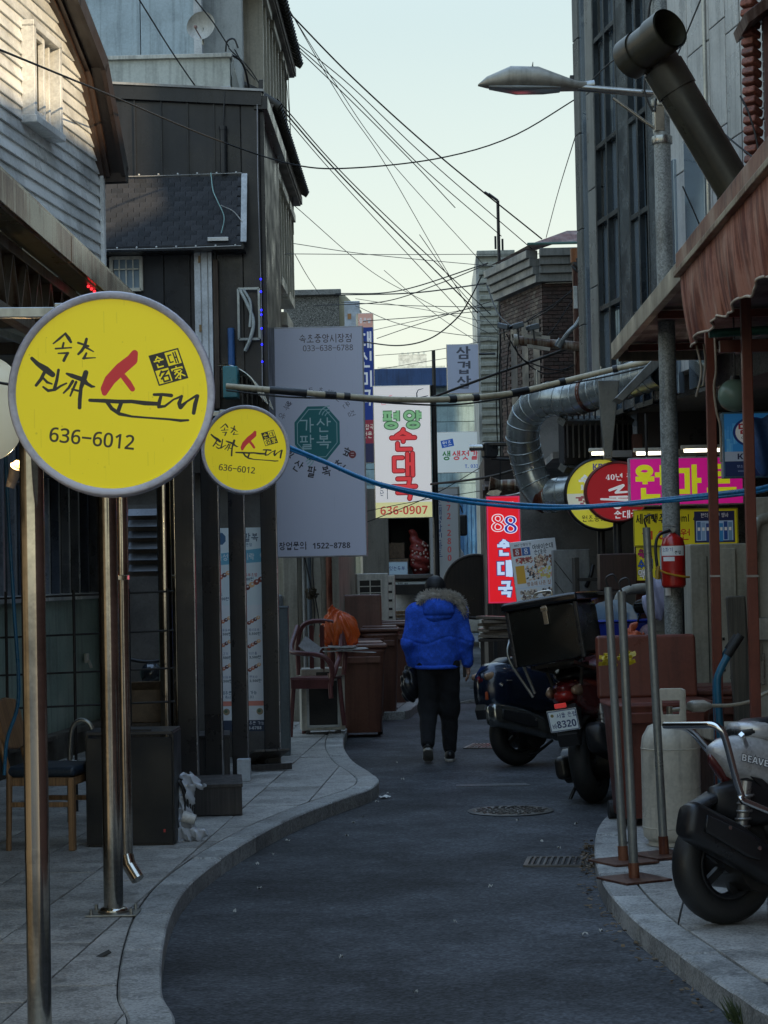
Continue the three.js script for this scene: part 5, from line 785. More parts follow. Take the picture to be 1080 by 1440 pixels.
  const rs = thing('red_sack', 'red patterned sack leaning in the back of the truck', 'sack', V(cx + mid + .2, fl + .05, -z - .3)); part('sack', sdf((x, y, zz) => smin(ell(x, y, zz, [0, .28, 0], [.2, .34, .18]), cap(x, y, zz, [-.05, .5, 0], [-.14, .78, 0], .12, .06), .1) + .012 * Math.sin(y * 40 + x * 12), V(-.35, -.1, -.25), V(.3, .95, .25), 40), mat([.32, .04, .03], .6, 0, { tx: 'fab' }), rs); part('dots', Array.from({ length: 26 }, () => { const a = rr(-.9, .9), y = rr(.08, .6); return new THREE.SphereGeometry(.022, 6, 5).translate(Math.sin(a) * .19, y, Math.cos(a) * .165); }), mat([.6, .45, .4], .7), rs);
}
// ---------- right side: towers, houses, canopy, market front ----------
{ // white corrugated building with mast
  const z = 42, x0 = P(676, 500, z).x, x1 = P(724, 500, z).x, h = P(690, 360, z).y, g = thing('corrugated_white_building', 'narrow pale corrugated building left of the brown brick house', 'building', V((x0 + x1) / 2, 0, -z)), w = x1 - x0;
  const m = mat([.44, .47, .45], .6, .1, { tx: 'grime', k: 30 }); part('wall', Bb(w, h, 4, 0, 0, -2.02, 0), m, g); const n = 46; for (let i = 0; i < n; i++) part('rib', B(w * .52, .09, .04, -w * .24, .3 + i * (h - .3) / n, .0, .012), m, g); part('flat_panel', Bb(w * .46, h, .06, w * .28, 0, .0, .004), mat([.47, .50, .52], .6, .1, { tx: 'grime' }), g); part('parapet', B(w + .08, .12, .3, 0, h + .05, -.1, .01), m, g); part('side_wall', Bb(.06, h, 4, -w / 2 - .03, 0, -2, 0), mat([.5, .52, .50], .6), g);
  const q = P(703, 420, 38), l = thing('lamp_mast', 'thin dark mast with a short lamp arm rising above the corrugated building', 'street lamp', V(q.x, 0, q.z)), ty = P(703, 282, 38).y; part('mast', C(V(0, 0, 0), V(0, ty, 0), .05, .03, 10), K.dkmetal, l); part('arm', C(V(0, ty, 0), V(-.17, ty + .13, 0), .025), K.dkmetal, l); part('head', B(.12, .05, .08, -.2, ty + .13, 0, .02, [0, 0, -.6]), K.dkmetal, l); part('insulator', [C(V(-.06, P(703, 350, 38).y, 0), V(-.06, P(703, 332, 38).y, 0), .02), C(V(.07, P(703, 352, 38).y, 0), V(.07, P(703, 336, 38).y, 0), .02)], K.black, l);
}
{ // brown brick house with stepped cornice
  const z = 34, xc = P(764, 450, z).x, xr = P(842, 450, z).x, h = P(764, 398, z).y, g = thing('brown_brick_house', 'dark brown brick house with stepped white cornice and red roof', 'house', V(xc, 0, -z)), w = xr - xc;
  const u = V(-(764 - 706) / S(z) * .9, 0, -2.2), L2 = u.length(); u.normalize(); const y0 = 2.2;
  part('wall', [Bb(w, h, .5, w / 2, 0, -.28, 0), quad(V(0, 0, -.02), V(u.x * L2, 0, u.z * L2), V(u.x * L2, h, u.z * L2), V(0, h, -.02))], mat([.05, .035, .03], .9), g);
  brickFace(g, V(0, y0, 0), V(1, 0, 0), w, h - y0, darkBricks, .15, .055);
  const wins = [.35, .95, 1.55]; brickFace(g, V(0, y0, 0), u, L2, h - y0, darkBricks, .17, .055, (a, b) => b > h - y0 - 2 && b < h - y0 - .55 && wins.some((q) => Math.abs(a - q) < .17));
  for (const q of wins) { const c = V(0, h - 1.28, 0).addScaledVector(u, q), f = part('window', [Bb(.34, 1.45, .03, 0, -.72, 0, 0)], mat([.03, .03, .034], .6), g); f.position.copy(c).add(V(.0, 0, .02)); f.rotation.y = Math.atan2(-u.z, u.x); part('sill', B(.4, .05, .08, 0, -.75, .02, .004), mat([.2, .19, .18], .8), f); }
  const cm = mat([.27, .28, .29], .7, 0, { tx: 'grime', k: 31 }); for (let i = 0; i < 4; i++) { part('cornice_step', B(w + .1, .13, .2, w / 2, h + .07 + i * .135, .03 + i * .05, .008), cm, g); const c = V(0, 0, 0).addScaledVector(u, L2 / 2); part('cornice_step', B(L2 + .1, .13, .2, 0, 0, 0, .008, [0, Math.atan2(-u.z, u.x), 0]).translate(c.x - .03 - i * .05, h + .07 + i * .135, c.z), cm, g); }
  const rt = h + .62; part('roof', [quad(V(-.2, rt, .2), V(w, rt, .2), V(w, rt + .42, -1.1), V(w * .55, rt + .42, -1.1)), quad(V(u.x * L2 - .2, rt, u.z * L2), V(-.2, rt, .2), V(w * .55, rt + .42, -1.1), V(w * .55, rt + .42, u.z * L2))], mat([.16, .045, .03], .8, 0, { tx: 'rust' }), g); part('gutter', B(w + .3, .04, .04, w / 2 - .1, rt, .22, .01), mat([.12, .25, .22], .6), g);
}
{ // dark low buildings and pent roof behind the red sign
  const z = 31, g = thing('dark_corner_house', 'dark low shop building with small pent roof behind the red sign', 'house', V(P(740, 800, z).x, 0, -z)); const X = (px) => P(px, 780, z).x - g.position.x, Y = (py) => P(740, py, z).y;
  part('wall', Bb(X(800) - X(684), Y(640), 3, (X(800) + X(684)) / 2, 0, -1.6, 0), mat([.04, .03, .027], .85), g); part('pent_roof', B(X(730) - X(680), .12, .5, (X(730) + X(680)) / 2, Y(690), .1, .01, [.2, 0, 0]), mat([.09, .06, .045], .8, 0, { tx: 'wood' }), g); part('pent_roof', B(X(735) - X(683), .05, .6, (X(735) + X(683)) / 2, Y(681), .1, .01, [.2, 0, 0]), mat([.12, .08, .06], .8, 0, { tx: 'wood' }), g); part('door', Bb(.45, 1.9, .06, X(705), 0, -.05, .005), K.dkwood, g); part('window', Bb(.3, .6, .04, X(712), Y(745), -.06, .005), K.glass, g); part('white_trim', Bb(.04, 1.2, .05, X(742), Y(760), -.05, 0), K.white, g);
}
{ // glass fronted building: one straight facade, panes, marble fins, white panels nearer the camera
  const A = V(2.62, 0, -13.6), Bp = V(1.475, 0, -20.2), u = Bp.clone().sub(A), len = u.length(); u.normalize(); const ry = Math.atan2(-u.z, u.x), g = thing('glass_building', 'tall glass fronted building with marble fins and white panels on the right', 'building', A, { ry });
  // local: x runs along the facade away from the camera, +z towards the lane... facade normal is -z side of u
  const q = (px) => { const d = ray(px, 300), k = (A.x * -d.z - 0 + d.x * A.z) / (u.x * -d.z + 0 - d.x * -u.z * -1 * -1 || 1); return k; };
  const along = (px) => { const d = ray(px, 250); const t = d.x / -d.z; return (t * -A.z - A.x) / (u.x + t * u.z); };      // distance along the facade seen at a pixel column
  const H = 16, out = -1;                                                                                              // lane side is local -z
  const seg = (nm, p0, p1, dz, m, y0 = 3.1, y1 = H, th = .1) => { y0 = Math.max(y0, 3.1); if (y1 < y0 + .05) y1 = y0 + .05; const a = along(p0), b = along(p1); return part(nm, Bb(Math.abs(b - a), y1 - y0, th, (a + b) / 2, y0, dz, .005), m, g); };
  part('core', Bb(len + 1.2, H - 3.1, 3, len / 2 - .4, 3.1, 1.62, 0), K.conc, g);
  const pm = mat([.52, .54, .58], .45, .1, { tx: 'grime', k: 32 }), gp = mat([.16, .17, .18], .45, .2, { tx: 'grime', k: 33 }), marble = mat([.10, .115, .125], .3, 0, { tx: 'gran', k: 34 }), fr = mat([.05, .06, .07], .4, .5), gl = mat([.30, .37, .43], .05, .65, { tx: '' });
  // far corner: stone panels
  for (let i = 0; i < 15; i++) { const y0 = 2.2 + i * .92; seg('stone_panel', 812, 819, .13, gp, y0, y0 + .91, .3); seg('stone_panel', 829, 840, .13, mat([.26, .27, .28], .45, .1, { tx: 'grime', k: 35 }), y0 + .3, y0 + 1.21, .3); }
  seg('window_strip', 819, 829, .03, gl, 2.2, H, .06);
  // window bays: mullions, transoms, panes
  const bay = (p0, p1, n, rows, dz) => { for (let i = 0; i < n; i++) { const a = p0 + (p1 - p0) * i / n, b = p0 + (p1 - p0) * (i + 1) / n; for (let r = 0; r < rows.length - 1; r++) seg('pane', a, b, dz + .05, gl, rows[r], rows[r + 1] - .02, .03).rotation.set(rr(-.006, .006), 0, 0); } for (let i = 0; i <= n; i++) { const a = p0 + (p1 - p0) * i / n; const c = along(a); part('mullion', Bb(.04, H - 3.1, .05, c, 3.1, dz, .003), fr, g); } for (const r of rows) { const a = along(p0), b = along(p1); part('transom', B(Math.abs(b - a), .045, .045, (a + b) / 2, r, dz, .003), fr, g); } };
  bay(841, 872, 2, [3.1, 4.1, 4.9, 5.6, 6.6, 7.5, 8.6, 9.6, 10.6, 12, 14, H], .0);
  seg('marble_fin', 873, 887, .03, marble); bay(888, 914, 2, [3.1, 3.9, 4.75, 5.6, 6.7, 7.6, 8.8, 10.2, 12, 14, H], .0); seg('marble_fin', 915, 925, .03, marble); seg('cream_strip', 927, 933, .03, mat([.50, .42, .32], .5), 3.2, H);
  // white panels with open joints
  let c0 = 936; for (const p of [972, 1003, 1026, 1052, 1100, 1150]) { for (let i = 0; i < 16; i++) { const y0 = 3.2 + i * .8 + (c0 % 5) * .07; seg('white_panel', c0 + .6, p - .6, .05, i % 3 === 1 ? mat([.47, .49, .55], .5, .1, { tx: 'grime', k: 36 }) : pm, y0, y0 + .79, .12); } c0 = p; }
  for (const [a, b, y0, y1] of [[936, 953, 2.4, 5.0], [968, 996, 2.4, 5.15]]) seg('dark_window', a, b, -.01, gl, y0, y1, .05);
  { const a = along(999); part('drain_pipe', C(V(a, 3.1, -.02), V(a, H, -.02), .018, .018, 8), K.galv, g); const b = along(1047); part('drain_pipe', C(V(b, 3.1, .0), V(b, H, .0), .014, .014, 8), K.dkmetal, g); }
}
{ // brick house at the right edge, its body runs on beside and behind the camera
  const zf = 13.4, xc = P(1062, 150, zf).x, g = thing('serrated_brick_house', 'red brick house with toothed corner and eave at the right edge', 'house', V(xc, 0, -zf));
  part('wall', Bb(4, 6.1, 11.4, 2.1, 0, 5.7, 0), mat([.16, .07, .06], .9, 0, { tx: 'gran' }), g); part('roof', EX([[-.3, 6.1], [4.4, 6.1], [2.1, 7.72]], 11.7, 0).translate(0, 0, 5.7), mat([.10, .05, .04], .8, 0, { tx: 'rust' }), g);
  const hb = P(1062, 50, zf).y; for (let i = 0; i < 36; i++) part('corner_brick', B(.1, .05, .1, -.015, 3.5 + i * .064, -.01, .012, [0, PI / 4, -.3]), brickTones[i % 3], g);
  brickFace(g, V(.06, 3.3, -.02), V(1, 0, 0), .6, 2.2, brickTones, .16, .055); part('eave', [EX([[-.08, hb], [.5, hb + .42], [.5, hb + .5], [-.1, hb + .07]], .5, .004).translate(0, 0, .05)], mat([.12, .08, .065], .8, 0, { tx: 'rust' }), g); part('render_panel', Bb(.6, 1.4, .04, .36, hb - .75, .02, 0), mat([.24, .13, .12], .85), g); part('cable', T([V(.6, hb + .1, -.08), V(.3, hb - .2, -.08), V(.05, hb - .55, -.08)], .008, 6, 16), K.black, g);
}
{ // sheet canopy with red tarpaulin valance and red posts
  const X = 1.5, z0 = 7.2, z1 = 16.2, g = thing('market_canopy', 'rusty sheet canopy with faded red tarpaulin valance on the right', 'canopy', V(X, 0, -11.8)); const L1 = z1 - 11.76, L0 = 11.76 - z0;
  const um = mat([.10, .085, .075], .7, .2, { tx: 'rust', k: 40 }), ed = mat([.24, .21, .17], .6, .3, { tx: 'grime', k: 41 });
  part('deck', B(1.6, .03, z1 - z0, .82, 3.41, (-z1 - z0) / 2 + 11.8, 0), um, g); part('fascia', B(.05, .13, L1, 0, 3.4, -L1 / 2 + .04, .006), ed, g); part('end_fascia', B(1.5, .1, .04, .78, 3.37, -z1 + 11.8, .006, [0, 0, .0]), ed, g);
  part('fascia', B(.06, .11, L0, -.02, 3.43, L0 / 2 + .04, .006), mat([.20, .085, .05], .7, .1, { tx: 'rust', k: 42 }), g); part('gutter_lip', B(.05, .035, L0, -.04, 3.365, L0 / 2 + .04, .006), mat([.25, .2, .13], .6, .2, { tx: 'rust', k: 43 }), g);
  // tarpaulin valance: folded cloth
  const nz = 90, ny = 14, pos = [], idx = []; for (let j = 0; j <= ny; j++) for (let i = 0; i <= nz; i++) { const z = .06 + i / nz * (L0 - .05), t = j / ny, drop = .40 + .012 * Math.sin(z * 9) + .005 * Math.sin(z * 23); pos.push(-.03 + t * (.010 * Math.sin(z * 26 + 1) + .014 * Math.sin(z * 9)) + t * t * .04, 3.36 - t * drop, z); } for (let j = 0; j < ny; j++) for (let i = 0; i < nz; i++) { const a = j * (nz + 1) + i; idx.push(a, a + 1, a + nz + 1, a + 1, a + nz + 2, a + nz + 1); }
  const vg = new THREE.BufferGeometry(); vg.setAttribute('position', new THREE.Float32BufferAttribute(pos, 3)); vg.setIndex(idx); vg.computeVertexNormals(); part('tarpaulin', vg, mat([.34, .14, .09], .8, 0, { tx: 'rust', k: 44 }), g);
  part('hem', [T(Array.from({ length: 40 }, (_, i) => { const z = .06 + i / 39 * (L0 - .05), drop = .40 + .012 * Math.sin(z * 9) + .005 * Math.sin(z * 23); return V(.01 + .010 * Math.sin(z * 26 + 1) + .014 * Math.sin(z * 9), 3.36 - drop, z); }), .007, 6, 120)], mat([.5, .42, .33], .8), g);
  part('loose_rope', [T([V(.05, 2.95, .1), V(.07, 2.8, .12), V(.04, 2.66, .1)], .007, 5, 12), T([V(.09, 2.96, .1), V(.1, 2.85, .08), V(.08, 2.72, .1)], .007, 5, 12)], mat([.3, .25, .2], .8), g);
  for (let i = 0; i < 5; i++) part('purlin', bar(V(.05, 3.36, -3.8 + i * 2), V(1.5, 3.36, -3.8 + i * 2), .05), K.redpost, g); part('cross_beam', B(1.4, .07, .06, .85, 2.92, .3, .004), K.redpost, g); part('green_tube', C(V(.1, 3.0, .25), V(1.5, 3.06, .2), .025, .025, 10), mat([.04, .2, .15], .6), g);
  // roofing odds and ends on top
  part('ridge_sheet', B(.5, .05, .5, .35, 3.47, .5, .01, [0, .2, .15]), mat([.4, .33, .27], .7, 0, { tx: 'rust', k: 45 }), g);
  const post = (px, z, label) => { const p = P(px, 900, z), o = thing('red_post', label, 'post', V(p.x, KH, -z)); part('column', Bb(.055, 3.2, .055, 0, .0, 0, .005), K.redpost, o); part('strap', B(.062, .012, .062, 0, P(px, 810, z).y - KH, 0, 0), mat([.4, .36, .32], .6), o); };
  post(1008, 12.3, 'red painted steel post under the canopy beside the blue handle'); post(1060, 11.2, 'red painted steel post behind the white scooter seat');
  const w = P(1007, 600, 12.2), o = thing('hanging_cord', 'pale cord hanging along the red canopy post', 'cord', V(0, 0, 0)); part('cord', T([P(1005, 470, 12.1), P(1007, 520, 12.1), P(1004, 545, 12.1), P(1008, 580, 12.1), P(1013, 600, 12.1), P(1014, 650, 12.1)], .008, 6, 30), mat([.45, .36, .27], .7), o);
}
{ // exhaust duct with T-cowl on the canopy
  const z = 11.7, a = P(1048, 290, z), b = P(925, 82, z), g = thing('exhaust_duct', 'dark tilted plastic exhaust duct with T-shaped cowl above the canopy', 'duct', a); const e = b.clone().sub(a), r = .111, m = mat([.045, .042, .030], .48, 0, { tx: 'mottle', k: 46 }); const n = e.clone().normalize(), o0 = n.clone().multiplyScalar(-.3);
  part('pipe', C(o0, e.clone().addScaledVector(n, .03), r * .99, r * .99, 32), m, g); part('band', C(n.clone().multiplyScalar(.06), n.clone().multiplyScalar(.12), r * 1.05, r * 1.05, 32), m, g); part('socket', C(e.clone().addScaledVector(n, -.22), e.clone().addScaledVector(n, -.06), r * 1.07, r * 1.07, 32), m, g);
  const t0 = P(893, 78, z - .05).sub(a), t1 = P(942, 40, z - .3).sub(a), tn = t1.clone().sub(t0).normalize(); part('cowl', [C(t0.clone().addScaledVector(tn, -.03), t1, r * 1.0, r * 1.0, 36, true), C(t0.clone().addScaledVector(tn, -.05), t0.clone().addScaledVector(tn, .06), r * 1.08, r * 1.08, 36, true), C(t1.clone().addScaledVector(tn, -.12), t1, r * 1.08, r * 1.08, 36, true), C(t1.clone().addScaledVector(tn, -.12), t1, r * .95, r * .95, 36, true), C(t0, t0.clone().addScaledVector(tn, .002), r * .95, r * .95, 36)], m, g);
  part('wire', T([V(-.02, .62, .05), V(.02, .5, .1), V(.06, .3, .12), V(.05, .05, .12)], .006, 6, 24), K.black, g);
}
{ // galvanised street lamp with extinguisher
  const z = 14.3, p = P(950, 985, z), g = thing('street_lamp', 'galvanised street lamp post with curved arm and cobra head', 'street lamp', V(p.x, KH, -z)), Y = (py, px = 950) => P(px, py, z).y - KH; const Xl = (px, py) => P(px, py, z).x - p.x;
  part('post', C(V(0, 0, 0), V(.0, 6.4, 0), .064, .056, 24), mat([.36, .38, .38], .65, .15, { tx: 'gran', k: 47 }), g);
  const ya = Y(132), xe = Xl(812, 124); part('arm', [C(V(-.03, ya, 0), V(xe, Y(124, 812), .02), .026, .026, 16)], mat([.55, .55, .53], .25, .9), g); part('brace', [C(V(-.05, Y(180), 0), V(Xl(862, 138), Y(138, 862), 0), .012, .012, 10), B(.07, .18, .12, -.02, Y(168), .0, .006)], mat([.4, .38, .34], .4, .8), g); for (const y of [202, 150]) part('clamp', L([[.06, 0], [.072, 0], [.072, .05], [.06, .05]], 24).translate(0, Y(y), 0), K.galv, g);
  const x0 = Xl(826, 122), x1 = Xl(672, 112), l = x0 - x1, yb = Y(118, 750); part('lamp_head', loft([[x1, yb - .005, yb + .005, .02], [x1 + l * .08, yb - .02, yb + .055, .06], [x1 + l * .3, yb - .04, yb + .12, .13], [x1 + l * .55, yb - .05, yb + .11, .14], [x1 + l * .8, yb - .05, yb + .035, .1], [x1 + l * .9, yb - .055, yb + .01, .06], [x1 + l, yb - .06, yb + .005, .035]], 24), mat([.34, .34, .33], .5, .3, { tx: 'grime', k: 48 }), g); part('lens', loft([[x1 + l * .1, yb - .028, yb - .01, .05], [x1 + l * .35, yb - .06, yb - .02, .11], [x1 + l * .6, yb - .06, yb - .03, .11], [x1 + l * .75, yb - .055, yb - .03, .08]], 20), mat([.25, .27, .27], .2, 0, { tx: '' }), g); part('hinge', [B(.03, .04, .05, x1 + l * .86, yb + .03, 0, .004), B(.004, .1, .2, x1 + l * .5, yb + .08, 0, 0)], K.dkmetal, g); part('collar', C(V(x0 - .03, yb - .03, 0), V(x0 + .05, yb - .02, 0), .038, .038, 16), K.galv, g);
  part('cable', [T([V(-.1, Y(90), .05), V(-.12, Y(130), .06), V(-.06, Y(160), .07), V(-.04, Y(140), .06), V(.03, Y(120), .07)], .008, 6, 30), T([V(-.09, Y(50), .03), V(-.07, Y(10), .04), V(-.02, Y(-20), .05)], .01, 6, 16)], K.black, g); part('sticker', [B(.04, .085, .004, -.04, Y(787), .06, 0, [0, -.5, 0]), B(.04, .11, .004, -.04, Y(826), .06, 0, [0, -.5, 0])], K.paper, g); part('sticker', B(.04, .035, .005, -.04, Y(808), .061, 0, [0, -.5, 0]), mat([.03, .12, .07], .5), g);
  const f = thing('fire_extinguisher', 'red fire extinguisher with black hose strapped to the street lamp post', 'fire extinguisher', V(p.x - .01, P(950, 826, z).y, -z + .15)), h = 72 / S(z);
  part('cylinder', L([[0, 0], [.072, 0], [.083, .02], [.083, .28], [.07, .335], [.035, .36], [.02, .375], [0, .375]], 28), mat([.50, .022, .018], .3, 0, { coat: .4, tx: 'grime', k: 49 }), f); const et = canvas(256, 256, (x) => { x.fillStyle = '#c9c4bd'; x.fillRect(0, 0, 256, 100); x.fillStyle = '#8c1714'; x.fillRect(0, 100, 256, 60); x.fillStyle = '#d9cfc2'; x.fillRect(30, 112, 120, 44); x.fillStyle = '#8c1714'; x.fillRect(0, 160, 256, 96); txt(x, '소화기', 20, 16, 40, { color: '#2b3a66' }); txt(x, '분말', 150, 50, 36, { color: '#333' }); }); const lab = new THREE.CylinderGeometry(.084, .084, .17, 24, 1, true, -1.3, 2.2).translate(0, .2, 0); part('label', lab, printMat(et), f, { uv: true }); part('valve', [C(V(0, .37, 0), V(0, .4, 0), .018), B(.09, .012, .02, -.02, .425, 0, .004), B(.08, .01, .02, -.015, .405, 0, .004), C(V(0, .395, .02), V(0, .395, .035), .016)], K.galv, f); part('hose', T([V(-.02, .39, .02), V(-.1, .36, .05), V(-.125, .28, .06), V(-.12, .16, .07), V(-.11, .08, .07)], .011, 8, 30), K.black, f); part('nozzle', C(V(-.11, .15, .075), V(-.12, .06, .08), .012, .018, 10), mat([.5, .3, .03], .5), f); part('strap', [T([V(-.13, .14, .075), V(-.06, .1, .09), V(.05, .075, .09), V(.1, .07, .05)], .008, 6, 20)], mat([.55, .28, .02], .5), f);
}
{ // market front: dark fascia boxes, back wall, strip lamps, duct
  const g = thing('market_shop', 'dark market shop front with deep fascia and lit strip lamps', 'shop', V(1.35, 0, -18.5)); const fm = mat([.05, .052, .062], .5, .2, { tx: 'grime', k: 50 }), am = mat([.22, .23, .24], .45, .6, { tx: 'grime', k: 51 });
  const z = 18, X = (px, d = z) => P(px, 600, d).x - 1.35, Y = (py, d = z) => P(900, py, d).y; const x0 = X(790), x1 = X(908);
  part('back_wall', Bb(5, 3.4, .2, 2.2, 0, -4.6, 0), mat([.22, .21, .2], .9), g);
  part('fascia_left', [EX([[0, Y(652)], [1.25, Y(650, 17) - .05], [1.25, Y(570, 17)], [0, Y(592)]], .06, .004).rotateY(PI / 2 - .6).translate(x0, .02, .4)], fm, g);
  const ang = PI / 2 - .6, ca = Math.cos(ang), sa = Math.sin(ang); for (let i = 0; i < 12; i++) { const d = .06 + i * .1; part('fascia_rib', Bb(.016, .42, .02, x0 + ca * d + .02, Y(650) + .06 + i * .003, .4 - sa * d + .035, 0), mat([.03, .03, .036], .5), g); }
  part('fascia_trim', [bar(V(x0, Y(594) + .03, .42), V(x0 + ca * 1.25, Y(570, 17) + .03, .42 - sa * 1.25), .08, .06), bar(V(x0, Y(652) - .02, .42), V(x0 + ca * 1.25, Y(650) - .02, .42 - sa * 1.25), .07, .06)], am, g);
  part('fascia_right', [B(2.6, .62, .06, x1 + 1.3, (Y(560) + Y(640)) / 2, -.2, .006), B(2.6, .05, .1, x1 + 1.3, Y(645), -.17, .006)], mat([.028, .029, .036], .5, .1), g); part('ceiling', B(3.4, .06, 4.6, 1.5, Y(632), -2.4, 0), mat([.3, .3, .3], .8), g); part('support_column', Bb(.09, 2.9, .09, X(905), 0, -.1, .006), mat([.10, .035, .025], .6), g); part('side_wall', Bb(.12, 3.3, 9.8, 2.4, 0, .2, 0), K.dark, g);
  part('pale_bracket', [EX([[0, 0], [.06, 0], [.14, .66], [-.04, .66]], .1, .006).translate(X(855, 16.8), P(855, 642, 16.8).y, 1.25)], am, g); part('slanted_sheet', [EX([[0, 0], [.06, -.03], [.55, .42], [.5, .5]], .3, .006).translate(X(870, 16.5), P(870, 556, 16.5).y, 1.6)], am, g);
  const lamp = (px0, px1, py, zz, label) => { const a = P(px0, py, zz), b = P(px1, py, zz), w = b.x - a.x, o = thing('strip_lamp', label, 'lamp', V((a.x + b.x) / 2, a.y, -zz)); part('housing', B(w + .05, .03, .07, 0, .03, 0, .004), K.white, o); part('tube', C(V(-w / 2, 0, .0), V(w / 2, 0, 0), .013, .013, 12), mat([.8, .8, .75], .4, 0, { tx: '', em: [2.6, 2.4, 1.9] }), o); const l = new THREE.RectAreaLight(new THREE.Color(1, .93, .78), 5, w, .03); l.position.set((a.x + b.x) / 2, a.y - .02, -zz); l.lookAt((a.x + b.x) / 2, 0, -zz); scene.add(l); };
  lamp(895, 938, 638, 17.2, 'lit white strip lamp under the fascia beside the street lamp post'); lamp(962, 1014, 634, 17.2, 'lit white strip lamp under the fascia between the red posts'); lamp(832, 855, 638, 17.4, 'short lit strip lamp above the round yellow sign'); lamp(961, 974, 649, 18.4, 'short lit strip lamp deeper under the fascia');
  const d = thing('silver_duct', 'silver spiral duct bending down beside the market fascia', 'duct', P(745, 640, 18.6)), o = d.position, q = (px, py, zz) => P(px, py, zz).sub(o); const path = [q(930, 520, 17.2), q(870, 540, 17.6), q(810, 560, 18), q(770, 562, 18.2), q(744, 580, 18.4), q(735, 612, 18.5), q(742, 650, 18.6), q(752, 680, 18.6), q(768, 697, 18.6), q(790, 694, 18.5), q(822, 690, 18.4)], dm = mat([.50, .56, .62], .38, .7, { tx: 'grime', k: 52 });
  part('tube', T(path, .15, 24, 90), dm, d); const cv = new THREE.CatmullRomCurve3(path, false, 'catmullrom', .5); for (let i = 1; i < 26; i++) { const t = i / 26, c = cv.getPointAt(t), tg = cv.getTangentAt(t), r = new THREE.TorusGeometry(.151, .005, 5, 28); r.applyQuaternion(new THREE.Quaternion().setFromUnitVectors(V(0, 0, 1), tg)).translate(c.x, c.y, c.z); part('seam_ring', r, dm, d); } { const c = cv.getPointAt(.86), tg = cv.getTangentAt(.86), a = c.clone().addScaledVector(tg, -.05), b = c.clone().addScaledVector(tg, .05); part('rust_band', C(a, b, .158, .158, 28, true), K.rust, d); }
  part('hanger', [C(q(755, 560, 18.3), q(755, 520, 18.3), .01), C(q(845, 545, 17.8), q(845, 515, 17.8), .01)], K.galv, d); part('rust_patch', [C(cv.getPointAt(.3), cv.getPointAt(.315), .155, .155, 28, true)], K.rust, d);
}
